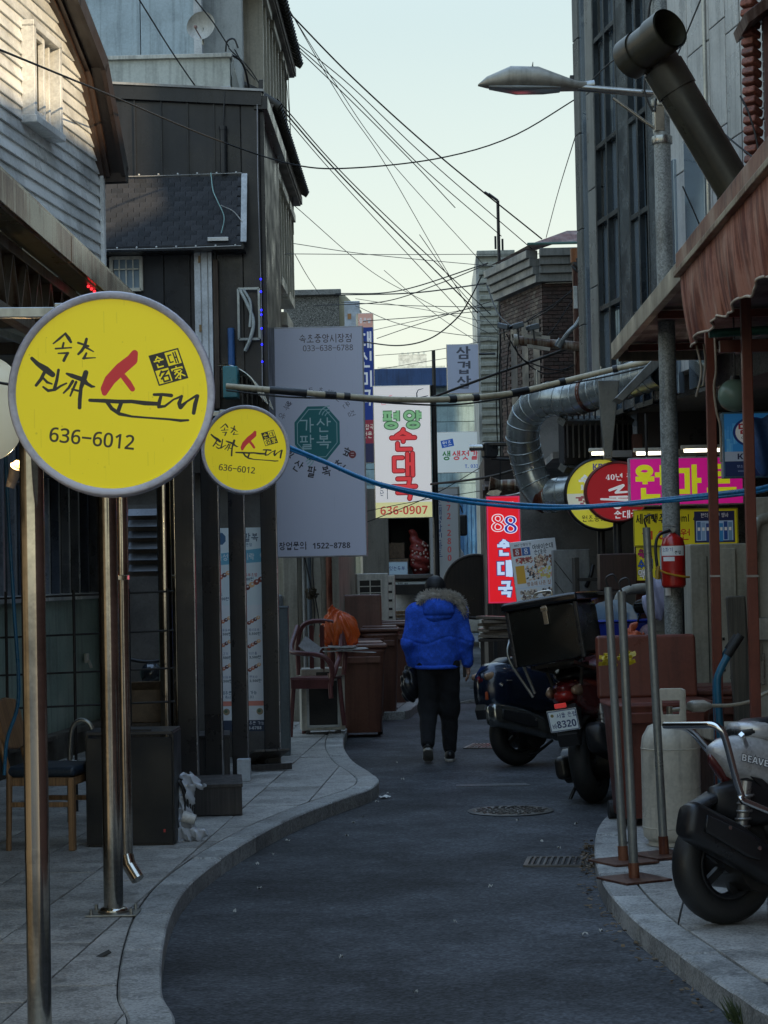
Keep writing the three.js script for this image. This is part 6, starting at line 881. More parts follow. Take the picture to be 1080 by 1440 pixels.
{ // signs of the market front
  const rd = (nm, label, px, py, dpx, z, t, o = {}) => { const c = P(px, py, z), r = dpx / 2 / S(z), g = thing(nm, label, 'sign', c, { ry: o.ry || 0 }); const sy = o.sy || 1; part('rim', L([[r - .02, -.06], [r, -.055], [r, .055], [r - .02, .06], [r - .024, .05]], 48).rotateX(PI / 2).scale(1, sy, 1), o.rim || K.black, g); part('face', new THREE.CircleGeometry(r - .018, 48).scale(1, sy, 1).translate(0, 0, .05), printMat(t, o.glow ?? .12, .4), g, { uv: true }); part('post', C(V(0, -c.y + KH, -.08), V(0, r * .8, -.08), .035), K.dkmetal, g); return g; };
  const tk = canvas(512, 512, (x, w) => { x.fillStyle = '#c2b93a'; x.fillRect(0, 0, w, w); x.fillStyle = '#b6b9a8'; x.fillRect(0, 250, w, 120); x.font = 'bold 64px sans-serif'; x.fillStyle = '#3c3a78'; x.textAlign = 'center'; x.fillText('KBS', 250, 80); txt(x, '순대국', 90, 110, 110, { color: '#b8cbe6', wt: .16 }); for (let i = 0; i < 60; i++) { x.fillStyle = ['#a06a5e', '#7b3c38', '#c4b9ae', '#8b4a50'][i % 4]; x.fillRect(rr(60, 450), rr(262, 350), rr(14, 40), rr(10, 24)); } txt(x, '원조동해순대국', 110, 410, 46, { color: '#4a4413', sx: .9 }); }); const k1 = rd('round_yellow_sign', 'round yellow sign with black rim behind the red oval sign', 845, 695, 104, 17.9, tk, { glow: .08 });
  const tr = canvas(512, 512, (x, w) => { x.fillStyle = '#8c141c'; x.fillRect(0, 0, w, w); txt(x, '40년 전통', 160, 90, 66, { color: '#e8dcdc', wt: .12, sx: .95, serif: true }); brush(x, [[190, 240, 22], [300, 200, 26], [240, 262, 20], [330, 258, 18]], '#e6dff0'); brush(x, [[190, 300, 14], [330, 300, 20]], '#e6dff0'); brush(x, [[250, 300, 16], [250, 322, 14]], '#e6dff0'); brush(x, [[120, 318, 18], [360, 330, 24], [440, 322, 12]], '#e6dff0'); x.strokeStyle = '#e6dff0'; x.lineWidth = 18; x.beginPath(); x.ellipse(250, 380, 26, 20, 0, 0, 7); x.stroke(); txt(x, '해', 400, 220, 150, { color: '#e6dff0', wt: .14 }); txt(x, '순대국', 220, 420, 70, { color: '#e6dff0', wt: .14 }); }); rd('red_oval_sign', 'dark red round sign with white brush lettering beside the pink sign', 868, 692, 94, 17.3, tr, { glow: .12, rim: mat([.2, .03, .03], .5), sy: .92 });
  const tp = canvas(1024, 432, (x, w, h) => { x.fillStyle = '#c2187e'; x.fillRect(0, 0, w, h); const y = { color: '#d9cd22', wt: .155, sx: .92, gap: .0 }; txt(x, '원', 40, 60, 310, y); txt(x, '마', 370, 60, 310, y); txt(x, '트', 690, 60, 310, y); grimeOn(x, w, h, .08, 30); }); const ps = board('pink_mart_sign', 'magenta shop sign with big yellow letters behind the lamp post', 'sign', [884, 643, 1044, 711], 16.6, tp, { d: .12, glow: .14, caseMat: mat([.55, .5, .52], .5) }); part('hanger', [C(V(-.3, .38, -.05), V(-.3, .75, -.05), .012), C(V(.3, .38, -.05), V(.3, .75, -.05), .012)], K.dkmetal, ps.g);
  const ty = canvas(960, 330, (x, w, h) => { x.fillStyle = '#b5ab1e'; x.fillRect(0, 0, w, h); x.strokeStyle = '#4d4a1a'; x.lineWidth = 6; x.strokeRect(6, 6, w - 12, h - 12); txt(x, '세계맥주 500ml 4캔', 24, 36, 88, { color: '#24220e', wt: .12, sx: .72, lsx: .7 }); x.font = 'bold 110px sans-serif'; x.fillStyle = '#9a3418'; x.fillText('11,000', 70, 270, 340); txt(x, '원', 430, 180, 100, { color: '#9a3418' }); x.fillStyle = '#202446'; x.fillRect(560, 24, 370, 284); x.fillStyle = '#8aa0bb'; x.fillRect(575, 110, 340, 180); txt(x, '편의점 4캔 행사', 620, 40, 40, { color: '#c9cde0', sx: .8 }); for (let i = 0; i < 8; i++) { x.fillStyle = ['#3a5a86', '#6c86a6', '#2c3e70', '#93a9ba', '#404a5e', '#2f6fa0', '#1f3f7a', '#5a7a96'][i]; x.fillRect(584 + i * 41, 118 + (i % 3) * 8, 34, 165); x.fillStyle = '#d4dce4'; x.fillRect(590 + i * 41, 170, 22, 30); } }); board('beer_offer_banner', 'yellow beer offer banner with beer cans under the magenta sign', 'banner', [891, 716, 1037, 767], 16.8, ty, { d: .02, b: 0, caseMat: K.black, glow: .05 });
  const tb = canvas(800, 260, (x, w, h) => { x.fillStyle = '#b9b02a'; x.fillRect(0, 0, 230, h); x.fillStyle = '#8fb0c8'; x.fillRect(230, 0, w - 230, h); txt(x, '속초', 14, 10, 76, { color: '#9a2060', wt: .15, out: '#222' }); txt(x, '수제', 14, 92, 76, { color: '#1d4fa8', wt: .15, out: '#222' }); txt(x, '맥주', 14, 174, 76, { color: '#e8e8d8', wt: .15, out: '#222' }); x.fillStyle = '#d8dde0'; x.fillRect(250, 20, 220, 60); for (let i = 0; i < 60; i++) { x.fillStyle = ['#33567c', '#d9dfe2', '#6b8ba6', '#2c3248'][i % 4]; x.fillRect(rr(250, 760), rr(90, 230), rr(10, 40), rr(10, 40)); } }); board('craft_beer_banner', 'yellow and blue craft beer banner behind the fire extinguisher', 'banner', [895, 769, 1010, 815], 16.9, tb, { d: .02, b: 0, caseMat: K.black, glow: .03 });
  const tt = canvas(560, 840, (x, w, h) => { x.fillStyle = '#2f78b4'; x.fillRect(0, 0, w, h); for (let i = 0; i < 14; i++) { x.fillStyle = `rgba(150,200,230,${.1 + rnd() * .2})`; x.fillRect(rr(0, 120), rr(60, 500), rr(10, 40), rr(60, 240)); } x.fillStyle = '#bfc7cf'; x.strokeStyle = '#182c66'; x.lineWidth = 26; x.beginPath(); x.arc(290, 250, 190, 0, 7); x.fill(); x.stroke(); txt(x, '담배', 140, 130, 140, { color: '#8f2e38', wt: .15, sx: .95 }); x.font = '44px sans-serif'; x.fillStyle = '#333'; x.fillText('CIGARETTE', 170, 340); x.fillStyle = '#8b96a6'; x.fillRect(0, 510, w, 130); x.font = 'bold 110px sans-serif'; x.fillStyle = '#1d2440'; x.fillText('KT&G', 120, 615); x.fillStyle = '#1c2a50'; x.fillRect(0, 640, w, 200); txt(x, '청소년 판매금지', 120, 690, 34, { color: '#93a0b8' }); x.font = '28px sans-serif'; x.fillStyle = '#93a0b8'; x.fillText('www.store', 130, 780); }); const ts = board('tobacco_sign', 'blue tobacco sign with white disc hanging between the red posts', 'sign', [1015, 580, 1096, 672], 14.6, tt, { d: .12, caseMat: mat([.15, .3, .42], .5), glow: .04 }); part('hanger', C(V(0, .4, 0), V(0, 1.0, 0), .015), K.dkmetal, ts.g);
  const t8 = canvas(300, 1100, (x, w, h) => { x.fillStyle = '#d81a26'; x.fillRect(0, 0, w, h); x.strokeStyle = '#c2305c'; x.lineWidth = 10; x.strokeRect(8, 8, w - 16, h - 16); x.font = '44px sans-serif'; x.fillStyle = '#e8d8d8'; x.fillText('Since 1988', 36, 86, 220); x.font = '230px serif'; x.lineWidth = 16; x.strokeStyle = '#e9e4ec'; x.fillStyle = '#d81a26'; x.strokeText('8', 36, 356); x.lineWidth = 5; x.strokeStyle = '#8a1c3a'; x.fillText('8', 36, 356); x.lineWidth = 16; x.strokeStyle = '#dfe2f4'; x.strokeText('8', 150, 376); x.fillStyle = '#2a2f96'; x.fillText('8', 150, 376); const o = { color: '#b9d2ee', wt: .19, sx: .82, out: '#3c3a76' }; txt(x, '순', 86, 440, 165, o); txt(x, '대', 86, 660, 165, o); txt(x, '국', 86, 880, 165, o); }, 1); const b8 = board('red_soup_sign', 'glowing red vertical sign with 88 and white letters', 'sign', [684, 697, 733, 849], 27.5, t8, { d: .14, glow: .4, caseMat: mat([.14, .10, .16], .5) }); part('leg', bar(V(-b8.w * .3, -b8.g.position.y, 0), V(-b8.w * .3, 0, 0), .05), K.dkmetal, b8.g); part('leg', bar(V(b8.w * .3, -b8.g.position.y, 0), V(b8.w * .3, 0, 0), .05), K.dkmetal, b8.g); { const l = new THREE.RectAreaLight(new THREE.Color(1, .12, .12), .5, b8.w, b8.h); l.position.copy(b8.g.position).add(V(0, b8.h / 2, .09)); l.lookAt(l.position.clone().add(V(0, 0, 1))); scene.add(l); }
  const tm = canvas(460, 760, (x, w, h) => { x.fillStyle = '#c3c6ca'; x.fillRect(0, 0, w, h); txt(x, '40년 전통의 맛', 40, 20, 26, { color: '#444' }); for (let i = 0; i < 2; i++) { x.fillStyle = i ? '#35588c' : '#8c2f2a'; x.fillRect(20 + i * 90, 60, 84, 76); x.font = 'bold 74px serif'; x.fillStyle = '#e5d9c8'; x.fillText('8', 42 + i * 90, 124); } txt(x, '아바이순대', 220, 40, 50, { color: '#2a2a2a', sx: .8 }); txt(x, '순대국', 230, 94, 46, { color: '#2a2a2a', sx: .9 }); const blob = (x0, y0, ww, hh, cs) => { for (let i = 0; i < 90; i++) { x.fillStyle = cs[i % cs.length]; x.beginPath(); x.ellipse(rr(x0, x0 + ww), rr(y0, y0 + hh), rr(6, 22), rr(5, 14), rr(0, 3), 0, 7); x.fill(); } }; blob(50, 160, 150, 40, ['#a8473f', '#c8b2a2', '#7a3c34']); blob(230, 150, 180, 110, ['#7c5b48', '#b59a84', '#5b3f38', '#c3b6a5']); x.fillStyle = '#c78f30'; x.fillRect(26, 230, 90, 170); blob(130, 250, 120, 120, ['#3f3436', '#b79c83', '#d5cabd']); blob(260, 270, 170, 90, ['#cfae4a', '#b98f82', '#e0d5c4']); txt(x, '방송에 나온 집', 120, 390, 40, { color: '#8a5a34', sx: .85 }); blob(50, 470, 170, 120, ['#7a6a5e', '#a09280', '#5e4c46', '#c0b2a0']); x.fillStyle = '#d8d8d6'; x.fillRect(236, 460, 6, 280); blob(270, 470, 160, 120, ['#6b5a50', '#927c68', '#40332f', '#b5a48e']); blob(60, 650, 150, 60, ['#8a4438', '#b06a50', '#5b3530']); txt(x, '정식', 250, 650, 60, { color: '#3a4454' }); blob(350, 650, 80, 50, ['#5c4a50', '#8a6c64']); x.fillStyle = '#b4b8c0'; x.fillRect(0, 440, w, 8); x.fillRect(0, 620, w, 8); });
  const mb = board('menu_board', 'tilted printed menu board with food pictures beside the red sign', 'menu board', [729, 758, 794, 872], 20.5, tm, { d: .03, b: .004, rz: .1, rx: -.1, glow: 0 }); part('easel_leg', [bar(V(-.15, -.9, -.1), V(-.12, .4, -.02), .025), bar(V(.15, -.9, -.1), V(.12, .4, -.02), .025)], K.dkwood, mb.g);
}

for (const [x0, x1, z0, z1, h, label] of [[3.0, 9, 21.5, 33, 13.5, 'plain grey block standing behind the glass building'], [4.1, 10, 35.5, 47, 11.5, 'plain grey block standing behind the brown brick house']]) { const g = thing('rear_block', label, 'building', V((x0 + x1) / 2, 0, -(z0 + z1) / 2)); part('wall', Bb(x1 - x0, h, z1 - z0, 0, 0, 0, 0), K.conc, g); part('parapet', Bb(x1 - x0 + .2, .3, z1 - z0 + .2, 0, h, 0, .01), K.conc, g); }
// ---------- right pavement: scooters, bins, gas bottle, pole stands, cart, clutter ----------
function wheel(parent, name, x, r, w, spokes) {
  const t = part(name, [new THREE.TorusGeometry(r - w / 2, w / 2, 14, 40).scale(1, 1, 1.15)], K.rubber, parent); t.position.set(x, r, 0);
  part('rim', [L([[r * .5, -.045], [r * .62, -.05], [r * .62, .05], [r * .5, .045], [r * .56, 0], [r * .5, -.045]], 32).rotateX(PI / 2)], K.dkmetal, t); const sp = []; for (let i = 0; i < spokes; i++) { const a = i / spokes * PI * 2; sp.push(bar(V(0, 0, 0), V(Math.cos(a) * r * .56, Math.sin(a) * r * .56, 0), .035, .03)); } sp.push(C(V(0, 0, -.06), V(0, 0, .06), .04, .04, 16)); part('spokes', sp, K.dkmetal, t); return t;
}
function scooter(name, label, pos, ry, lean, o) {
  const g = thing(name, label, 'scooter', pos, { ry }); g.rotation.order = 'YXZ'; g.rotation.x = lean;
  const ro = o.ro || 0; g.position.add(V(Math.cos(ry), 0, -Math.sin(ry)).multiplyScalar(-ro)); const bm = o.body, pl = mat([.016, .016, .018], .55, 0, { bump: .0004 });
  wheel(g, 'rear_wheel', ro, .275, .13, 5); wheel(g, 'front_wheel', 1.28, .275, .11, 5);
  part('body_panel', loft([[-.34, .78, .83, .035, 2.4], [-.28, .68, .86, .085, 2.6], [-.12, .6, .88, .12, 2.8], [.1, .55, .86, .145, 3], [.35, .5, .8, .155, 3], [.52, .42, .72, .15, 3], [.62, .36, .6, .14, 3]], 28), bm, g);
  part('seat', loft([[-.2, .86, .9, .07, 2.6], [-.1, .85, .945, .12, 2.8], [.1, .84, .95, .14, 3], [.28, .8, .9, .145, 3], [.42, .77, .86, .13, 3], [.6, .72, .82, .1, 3], [.68, .7, .77, .06, 2.6]], 24), mat([.014, .014, .016], .5, 0, { bump: .0006 }), g);
  part('belly', [loft([[-.1, .36, .52, .09], [.1, .28, .56, .12], [.4, .22, .5, .13], [.62, .22, .42, .12]], 18), B(.5, .06, .34, .78, .28, 0, .02)], pl, g);
  part('leg_shield', [EX([[.84, .26], [.96, .3], [1.06, .7], [1.12, .95], [1.06, 1.02], [.99, .98], [.94, .7]], .34, .03)], bm, g); part('front_fender', [loft([[1.02, .5, .56, .05], [1.15, .52, .62, .08], [1.32, .5, .61, .085], [1.5, .4, .48, .06]], 16)], bm, g);
  part('fork', [C(V(1.08, .7, .07), V(1.28, .28, .08), .024), C(V(1.08, .7, -.07), V(1.28, .28, -.08), .024)], K.dkmetal, g); part('handlebar_cover', loft([[.96, 1.0, 1.06, .06], [1.04, .96, 1.12, .12], [1.14, .98, 1.1, .1], [1.18, 1.0, 1.06, .05]], 18), bm, g); part('headlamp', loft([[1.13, .82, .98, .09], [1.17, .86, .95, .05]], 16), mat([.5, .52, .55], .1, 0, { tx: '' }), g);
  for (const s of [-1, 1]) { part('grip', C(V(.98, 1.06, s * .14), V(.92, 1.05, s * .34), .018, .018, 10), K.rubber, g); const m = part('mirror', [C(V(1.0, 1.08, s * .16), V(.97, 1.26, s * .28), .007, .007, 8), loft([[-.01, -.05, .05, .075], [.01, -.055, .055, .08], [.03, -.03, .03, .05]], 16).translate(.96, 1.29, s * .3)], K.black, g); part('mirror_glass', loft([[-.014, -.045, .045, .068], [-.012, -.045, .045, .068]], 16).translate(.96, 1.29, s * .3), mat([.5, .55, .6], .05, 1, { tx: '' }), m); }
  part('tail_light', [o.slim ? loft([[-.345, .74, .79, .02], [-.3, .68, .77, .035], [-.25, .62, .68, .03]], 16) : loft([[-.36, .73, .79, .05], [-.3, .7, .8, .09]], 16)], mat(o.slim ? [.10, .02, .018] : [.28, .02, .015], .25, 0, { tx: '', coat: .4 }), g); if (!o.slim) for (const s of [-1, 1]) part('indicator', loft([[-.36, .76, .81, .02, 2, s * .09], [-.28, .74, .83, .03, 2, s * .1]], 12), mat([.32, .2, .12], .2, 0, { tx: '', coat: .4 }), g);
  part('rear_fender', [...(o.slim ? [] : [EX([[-.3, .7], [-.38, .5], [-.36, .42], [-.32, .42], [-.2, .66]], .15, .01)]), loft([[-.26, .48, .56, .05], [-.1, .56, .62, .075], [.1, .58, .62, .07]], 14)], pl, g).position.x = ro * .8;
  const ex = part('exhaust', [loft([[-.42, .37, .53, .055, 3.4, .2], [-.38, .35, .56, .075, 3.4, .2], [-.1, .28, .5, .078, 3.4, .2], [.12, .22, .42, .065, 3, .2], [.2, .22, .32, .03, 2.6, .2]], 20), T([V(.18, .27, .2), V(.3, .22, .17), V(.45, .2, .1)], .022, 8, 14)], o.exhaust || pl, g); ex.position.x = ro; if (o.slim) { ex.rotation.z = -.26; ex.position.x = ro - .08; ex.position.y = .04; ex.scale.set(.88, .86, .95); } part('heat_shield', [loft([[-.34, .41, .5, .014, 4, .28], [-.06, .33, .45, .016, 4, .285], [.02, .33, .4, .01, 4, .28]], 14)], K.black, ex); part('bolt', [C(V(-.2, .46, .27), V(-.2, .46, .297), .011), C(V(.0, .39, .27), V(.0, .39, .297), .011)], K.chrome, ex);
  part('shock', [C(V(.0, .34, .13), V(.06, .66, .13), .028, .028, 12), ...Array.from({ length: 6 }, (_, i) => new THREE.TorusGeometry(.034, .007, 6, 16).rotateX(PI / 2).translate(.015 + i * .008, .42 + i * .035, .13))], mat([.35, .35, .35], .4, .7), g).position.x = ro;
  part('engine', [C(V(.1, .27, -.2), V(.1, .27, .16), .12, .12, 20), B(.5, .16, .1, .12, .27, -.17, .04), C(V(.36, .3, -.1), V(.36, .3, .14), .09, .09, 18), C(V(.36, .3, .14), V(.36, .3, .17), .1, .1, 20)], mat([.05, .05, .052], .5, .6, { tx: 'grime', k: 60 }), g).position.x = ro;
  part('side_stand', T([V(.25, .2, -.14), V(.2, .1, -.2), V(.16, .0, -.24 - Math.tan(-lean) * .1)], .014, 8, 10), K.dkmetal, g); part('centre_stand', T([V(.3, .2, .12), V(.1, .1, .13), V(.02, .09, .13)], .014, 8, 10), K.dkmetal, g);
  if (o.plate) { const t = canvas(220, 160, (x, w, h) => { x.fillStyle = '#b9c3d2'; x.fillRect(0, 0, w, h); x.strokeStyle = '#39435c'; x.lineWidth = 6; x.strokeRect(5, 5, w - 10, h - 10); txt(x, o.plate[0], 66, 22, 36, { color: '#2c3655' }); x.font = 'bold 74px sans-serif'; x.fillStyle = '#2c3655'; x.textAlign = 'right'; x.fillText(o.plate[1], 204, 134, 150); txt(x, '바', 20, 96, 38, { color: '#2c3655' }); x.fillStyle = '#6c6640'; x.beginPath(); x.arc(34, 36, 12, 0, 7); x.fill(); }); const p = part('number_plate', B(.006, .15, .21, 0, 0, 0, .002), K.alu, g); p.position.set(-.405, .6, 0); p.rotation.z = .18; part('plate_print', quad(V(-.006, -.072, -.102), V(-.006, -.072, .102), V(-.006, .072, .102), V(-.006, .072, -.102)), printMat(t, 0, .35), p, { uv: true }); part('plate_light', B(.02, .03, .08, .0, .1, 0, .004), mat([.5, .03, .02], .3, 0, { tx: '', em: [.12, .01, .01] }), p); }
  return g;
}
{ // silver scooter on the right pavement
  const p = G(1020, 1300, KH), silver = mat([.62, .63, .66], .35, .15, { tx: 'mottle', coat: .5, k: 61 }); const g = scooter('silver_scooter', 'silver scooter with chrome rear guard rail parked on the right pavement', p, .47, -.06, { body: silver, ro: -.3, slim: true }); g.scale.setScalar(.96);
  part('tail_cowl', loft([[-.2, .86, .93, .06, 3], [-.1, .84, .935, .13, 3.4], [.04, .8, .9, .15, 3.4]], 18), mat([.56, .56, .57], .35, .3, { coat: .5, k: 62 }), g);
  part('guard_rail', [T([V(-.47, .93, -.17), V(-.47, .93, .15), V(-.46, .93, .2), V(-.44, .91, .235), V(-.42, .86, .245), V(-.36, .62, .25), V(-.3, .56, .25), V(.3, .34, .24), V(.75, .24, .22)], .017, 12, 120), T([V(-.44, .93, -.17), V(-.3, .9, -.22), V(-.2, .8, -.22)], .017, 12, 30), bar(V(-.3, .88, .2), V(-.22, .82, .12), .02)], K.chrome, g);
  part('side_insert', [EX([[-.1, .655], [.2, .6], [.24, .56], [.04, .53]], .012, .003).rotateY(-.07).translate(0, 0, .152), EX([[-.2, .68], [-.14, .665], [0, .54], [-.05, .53]], .012, .003).rotateY(-.12).translate(0, 0, .13)], K.black, g);
  const t = canvas(512, 128, (x) => { x.save(); x.transform(1, .12, -.2, 1, 20, -10); x.font = 'bold 76px sans-serif'; x.lineWidth = 10; x.strokeStyle = '#15151a'; x.strokeText('BEAVER', 10, 86, 330); x.fillStyle = '#cfd2d8'; x.fillText('BEAVER', 10, 86, 330); x.fillStyle = '#15151a'; x.fillRect(360, 30, 70, 14); x.font = 'bold 116px sans-serif'; x.fillStyle = '#b31f24'; x.fillText('V', 360, 100); x.restore(); }); const dm = printMat(t, 0, .35); dm.alphaTest = .5; dm.transparent = true; const dc = part('lettering', quad(V(-.27, .73, .132), V(.04, .68, .168), V(.04, .75, .165), V(-.27, .805, .128)), dm, g, { uv: true });
  part('air_box', [loft([[-.36, .5, .64, .05, 3, .03], [-.2, .44, .68, .1, 3, .03], [0, .44, .62, .1, 3, .03]], 16)], mat([.018, .018, .02], .5), g); part('footrest_cover', [loft([[.05, .42, .5, .05, 2.4, .19], [.2, .4, .58, .06, 2.6, .2], [.55, .34, .5, .06, 2.6, .2], [.7, .32, .42, .03, 2.6, .18]], 16)], mat([.05, .05, .055], .45), g);
}
{ // red delivery scooter leaning on its side stand, with black box
  const p = G(838, 1129), red = mat([.13, .012, .014], .3, .1, { coat: .5, tx: 'mottle', k: 63 }); const g = scooter('red_scooter', 'dark red delivery scooter with a black box and number plate 8320', p, 1.2, -.15, { body: red, plate: ['서울 은평', '8320'] }); g.scale.setScalar(1.06);
  const bx = part('delivery_box', [loft([[-.5, 1.0, 1.36, .235, 9], [-.49, .99, 1.38, .25, 9], [-.06, .99, 1.38, .25, 9], [-.05, 1.0, 1.36, .235, 9]], 36)], mat([.010, .011, .010], .35, 0, { k: 64 }), g); part('box_lid', [loft([[-.53, 1.38, 1.415, .255, 9], [-.52, 1.37, 1.43, .27, 9], [-.03, 1.37, 1.43, .27, 9], [-.02, 1.38, 1.415, .255, 9]], 36)], K.blackgl, bx); part('latch', [B(.014, .13, .035, -.515, 1.31, .03, .004), B(.02, .03, .05, -.518, 1.35, .03, .004)], mat([.6, .56, .48], .25, 1, { tx: '' }), bx); part('lid_handle', T([V(-.42, 1.43, -.05), V(-.42, 1.465, -.04), V(-.42, 1.465, .06), V(-.42, 1.43, .07)], .009, 6, 20), mat([.55, .52, .44], .3, 1, { tx: '' }), bx); for (const s of [-1, 1]) part('edge_trim', [B(.03, .38, .03, -.49, 1.18, s * .24, .008)], mat([.09, .09, .095], .35, .6), bx);
  part('rack', [bar(V(-.45, .975, -.14), V(.1, .9, -.12), .025), bar(V(-.45, .975, .14), V(.1, .9, .12), .025), bar(V(-.42, .975, -.15), V(-.42, .975, .15), .025), bar(V(-.12, .95, -.15), V(-.12, .95, .15), .025), bar(V(-.2, .82, .1), V(-.2, .96, .13), .02), bar(V(-.2, .82, -.1), V(-.2, .96, -.13), .02)], K.dkmetal, g); part('side_guard', [T([V(-.3, .78, -.22), V(-.34, 1.05, -.33), V(-.3, 1.16, -.33), V(-.2, 1.16, -.33), V(-.16, .8, -.25)], .011, 8, 30)], K.galv, g);
  for (const s of [-1, 1]) part('hand_muff', loft([[.84, .98, 1.12, .05, 2.6, s * .34], [.92, .95, 1.16, .1, 2.6, s * .34], [1.04, .97, 1.14, .09, 2.6, s * .32], [1.1, 1.0, 1.1, .04, 2.6, s * .3]], 18), s > 0 ? mat([.18, .10, .11], .8, 0, { tx: 'fab', k: 65 }) : mat([.08, .09, .1], .8, 0, { tx: 'fab' }), g); part('knee_cover', loft([[.7, .5, .9, .2, 3], [.85, .4, 1.0, .28, 3], [.95, .45, 1.02, .27, 3]], 20), mat([.09, .008, .012], .5, 0, { tx: 'fab' }), g); part('windshield', loft([[1.1, 1.05, 1.38, .2, 2.4], [1.14, 1.02, 1.36, .22, 2.4]], 20), mat([.14, .2, .25], .08, 0, { tx: '' }), g);
}
{ const p = G(729, 1077), g = scooter('blue_scooter', 'dark blue scooter with a chrome silencer half hidden behind the red scooter', p, .62, -.08, { body: mat([.010, .018, .042], .25, .2, { coat: .6, tx: 'mottle', k: 66 }), exhaust: mat([.30, .32, .34], .25, .9, { tx: 'grime', k: 67 }) }); part('body_shell', loft([[-.36, .5, .82, .09, 2.4], [-.26, .44, .9, .17, 2.6], [.0, .42, .92, .22, 2.8], [.35, .42, .86, .2, 2.8], [.5, .42, .7, .12, 2.6]], 26), mat([.010, .018, .042], .25, .2, { coat: .6, tx: 'mottle', k: 66 }), g); part('badge', [C(V(-.26, .72, .158), V(-.24, .7, .172), .018, .018, 8), B(.06, .012, .01, -.18, .74, .192, .003)], K.chrome, g); part('reflector', B(.02, .07, .03, -.38, .62, .12, .008), mat([.4, .07, .02], .3, 0, { tx: '' }), g); }
{ // gas bottle
  const p = G(946, 1188, KH), g = thing('gas_bottle', 'tall cream gas bottle with guard collar beside the pole stands', 'gas bottle', V(p.x, KH + .004, p.z)), r = .17; const m = mat([.62, .60, .55], .5, 0, { tx: 'grime', k: 70 });
  part('cylinder', [L([[0, .02], [r * .8, .02], [r * .97, .05], [r, .09], [r, .56], [r * .95, .62], [r * .75, .68], [r * .4, .705], [0, .71]], 36)], m, g); part('weld_seam', [L([[r, .1], [r + .004, .104], [r, .108]], 36), L([[r, .55], [r + .004, .554], [r, .558]], 36)], m, g); part('foot_ring', L([[r * .8, 0], [r * .82, 0], [r * .82, .04], [r * .8, .04]], 28), m, g);
  const cs = new THREE.CylinderGeometry(.1, .1, .2, 28, 1, true, .75, PI * 2 - 1.5).rotateY(PI).translate(0, .79, -.0); const w = .078; part('collar', [EX([[-w, 0], [w, 0], [w, .19], [w - .02, .21], [-w + .02, .21], [-w, .19]], .012, .003, [[[-.045, .06], [.045, .06], [.05, .085], [.05, .14], [-.05, .14], [-.05, .085]]]).translate(0, .69, .08), EX([[-.08, 0], [.08, 0], [.08, .2], [-.08, .2]], .012, .003, [[[-.05, .06], [.05, .06], [.05, .14], [-.05, .14]]]).rotateY(PI / 2).translate(-.08, .69, 0), EX([[-.08, 0], [.08, 0], [.08, .2], [-.08, .2]], .012, .003, [[[-.05, .06], [.05, .06], [.05, .14], [-.05, .14]]]).rotateY(PI / 2).translate(.08, .69, 0)], m, g);
  part('valve', [C(V(0, .7, 0), V(0, .79, 0), .018), C(V(0, .77, 0), V(.12, .78, 0), .012)], mat([.35, .33, .28], .4, .7), g); part('regulator', [loft([[.1, .77, .81, .02], [.13, .755, .825, .05], [.2, .755, .825, .05], [.24, .775, .805, .02]], 14)], mat([.40, .38, .33], .5), g); part('hose', T([V(.24, .79, 0), V(.36, .79, -.02), V(.48, .81, -.05), V(.58, .86, -.05), V(.72, .88, -.06)], .011, 8, 30), mat([.4, .36, .28], .6), g);
}
bin('tall reddish brown bin with its lid up behind the gas bottle', V(G(935, 1165, KH).x, KH, G(935, 1165, KH).z - .35), .62, .82, .55, .06, 'open', [.16, .045, .03]);
bin('reddish brown bin behind the blue cart handle', V(P(1000, 1100, 13.9).x, KH, -13.9), .5, .8, .5, -.05, '', [.13, .04, .028]);
// galvanised pole stands
function poleStand(label, bx, by, tx, ty) {
  const p = G(bx, by, KH), g = thing('pole_stand', label, 'pole', V(p.x, KH, p.z)), z = -p.z, t = P(tx, ty, z + .1).sub(g.position); part('tube', C(V(0, .01, 0), t, .024, .022, 14), mat([.28, .30, .31], .55, .5, { tx: 'grime', k: 71 }), g); part('foot', C(V(0, .01, 0), t.clone().multiplyScalar(.06), .028, .028, 14), K.rust, g); part('base_plate', B(.28, .012, .28, 0, .008, 0, .003, [0, .5, 0]), mat([.12, .055, .035], .85, .2, { tx: 'rust', k: 72 }), g); part('hook', T([t.clone(), t.clone().add(V(-.01, .05, 0)), t.clone().add(V(.03, .07, 0)), t.clone().add(V(.05, .03, 0))], .006, 6, 12), K.black, g); return { g, p, t };
}
const ps1 = poleStand('galvanised pole stand on a rusty plate nearest the white scooter tyre', 892, 1238, 874, 832), ps2 = poleStand('galvanised pole stand on a rusty plate at the kerb edge', 877, 1213, 855, 826); poleStand('galvanised pole stand on a rusty plate by the gas bottle', 934, 1204, 909, 742);
{ const c = P(868, 926, 11.5), g = thing('yellow_tape', 'yellow plastic tape knotted round the two pole stands', 'tape', c), m = mat([.65, .48, .02], .4, 0, { tx: 'fab', k: 73 }); for (const [a, y] of [[-.045, 0], [.045, .01]]) { part('band', [C(V(a, y - .035, 0), V(a + .003, y + .03, 0), .031, .033, 14), C(V(a - .002, y - .02, 0), V(a, y + .012, .002), .036, .035, 14)], m, g); for (let i = 0; i < 5; i++) part('loose_strip', B(rr(.05, .09), .022, .003, a + rr(-.03, .03), y + rr(-.035, .03), rr(.028, .045), 0, [rr(-.6, .6), rr(-.5, .5), rr(-.7, .7)]), m, g); } part('tail', B(.09, .02, .004, -.04, -.02, .045, 0, [.4, .3, -.6]), m, g); }
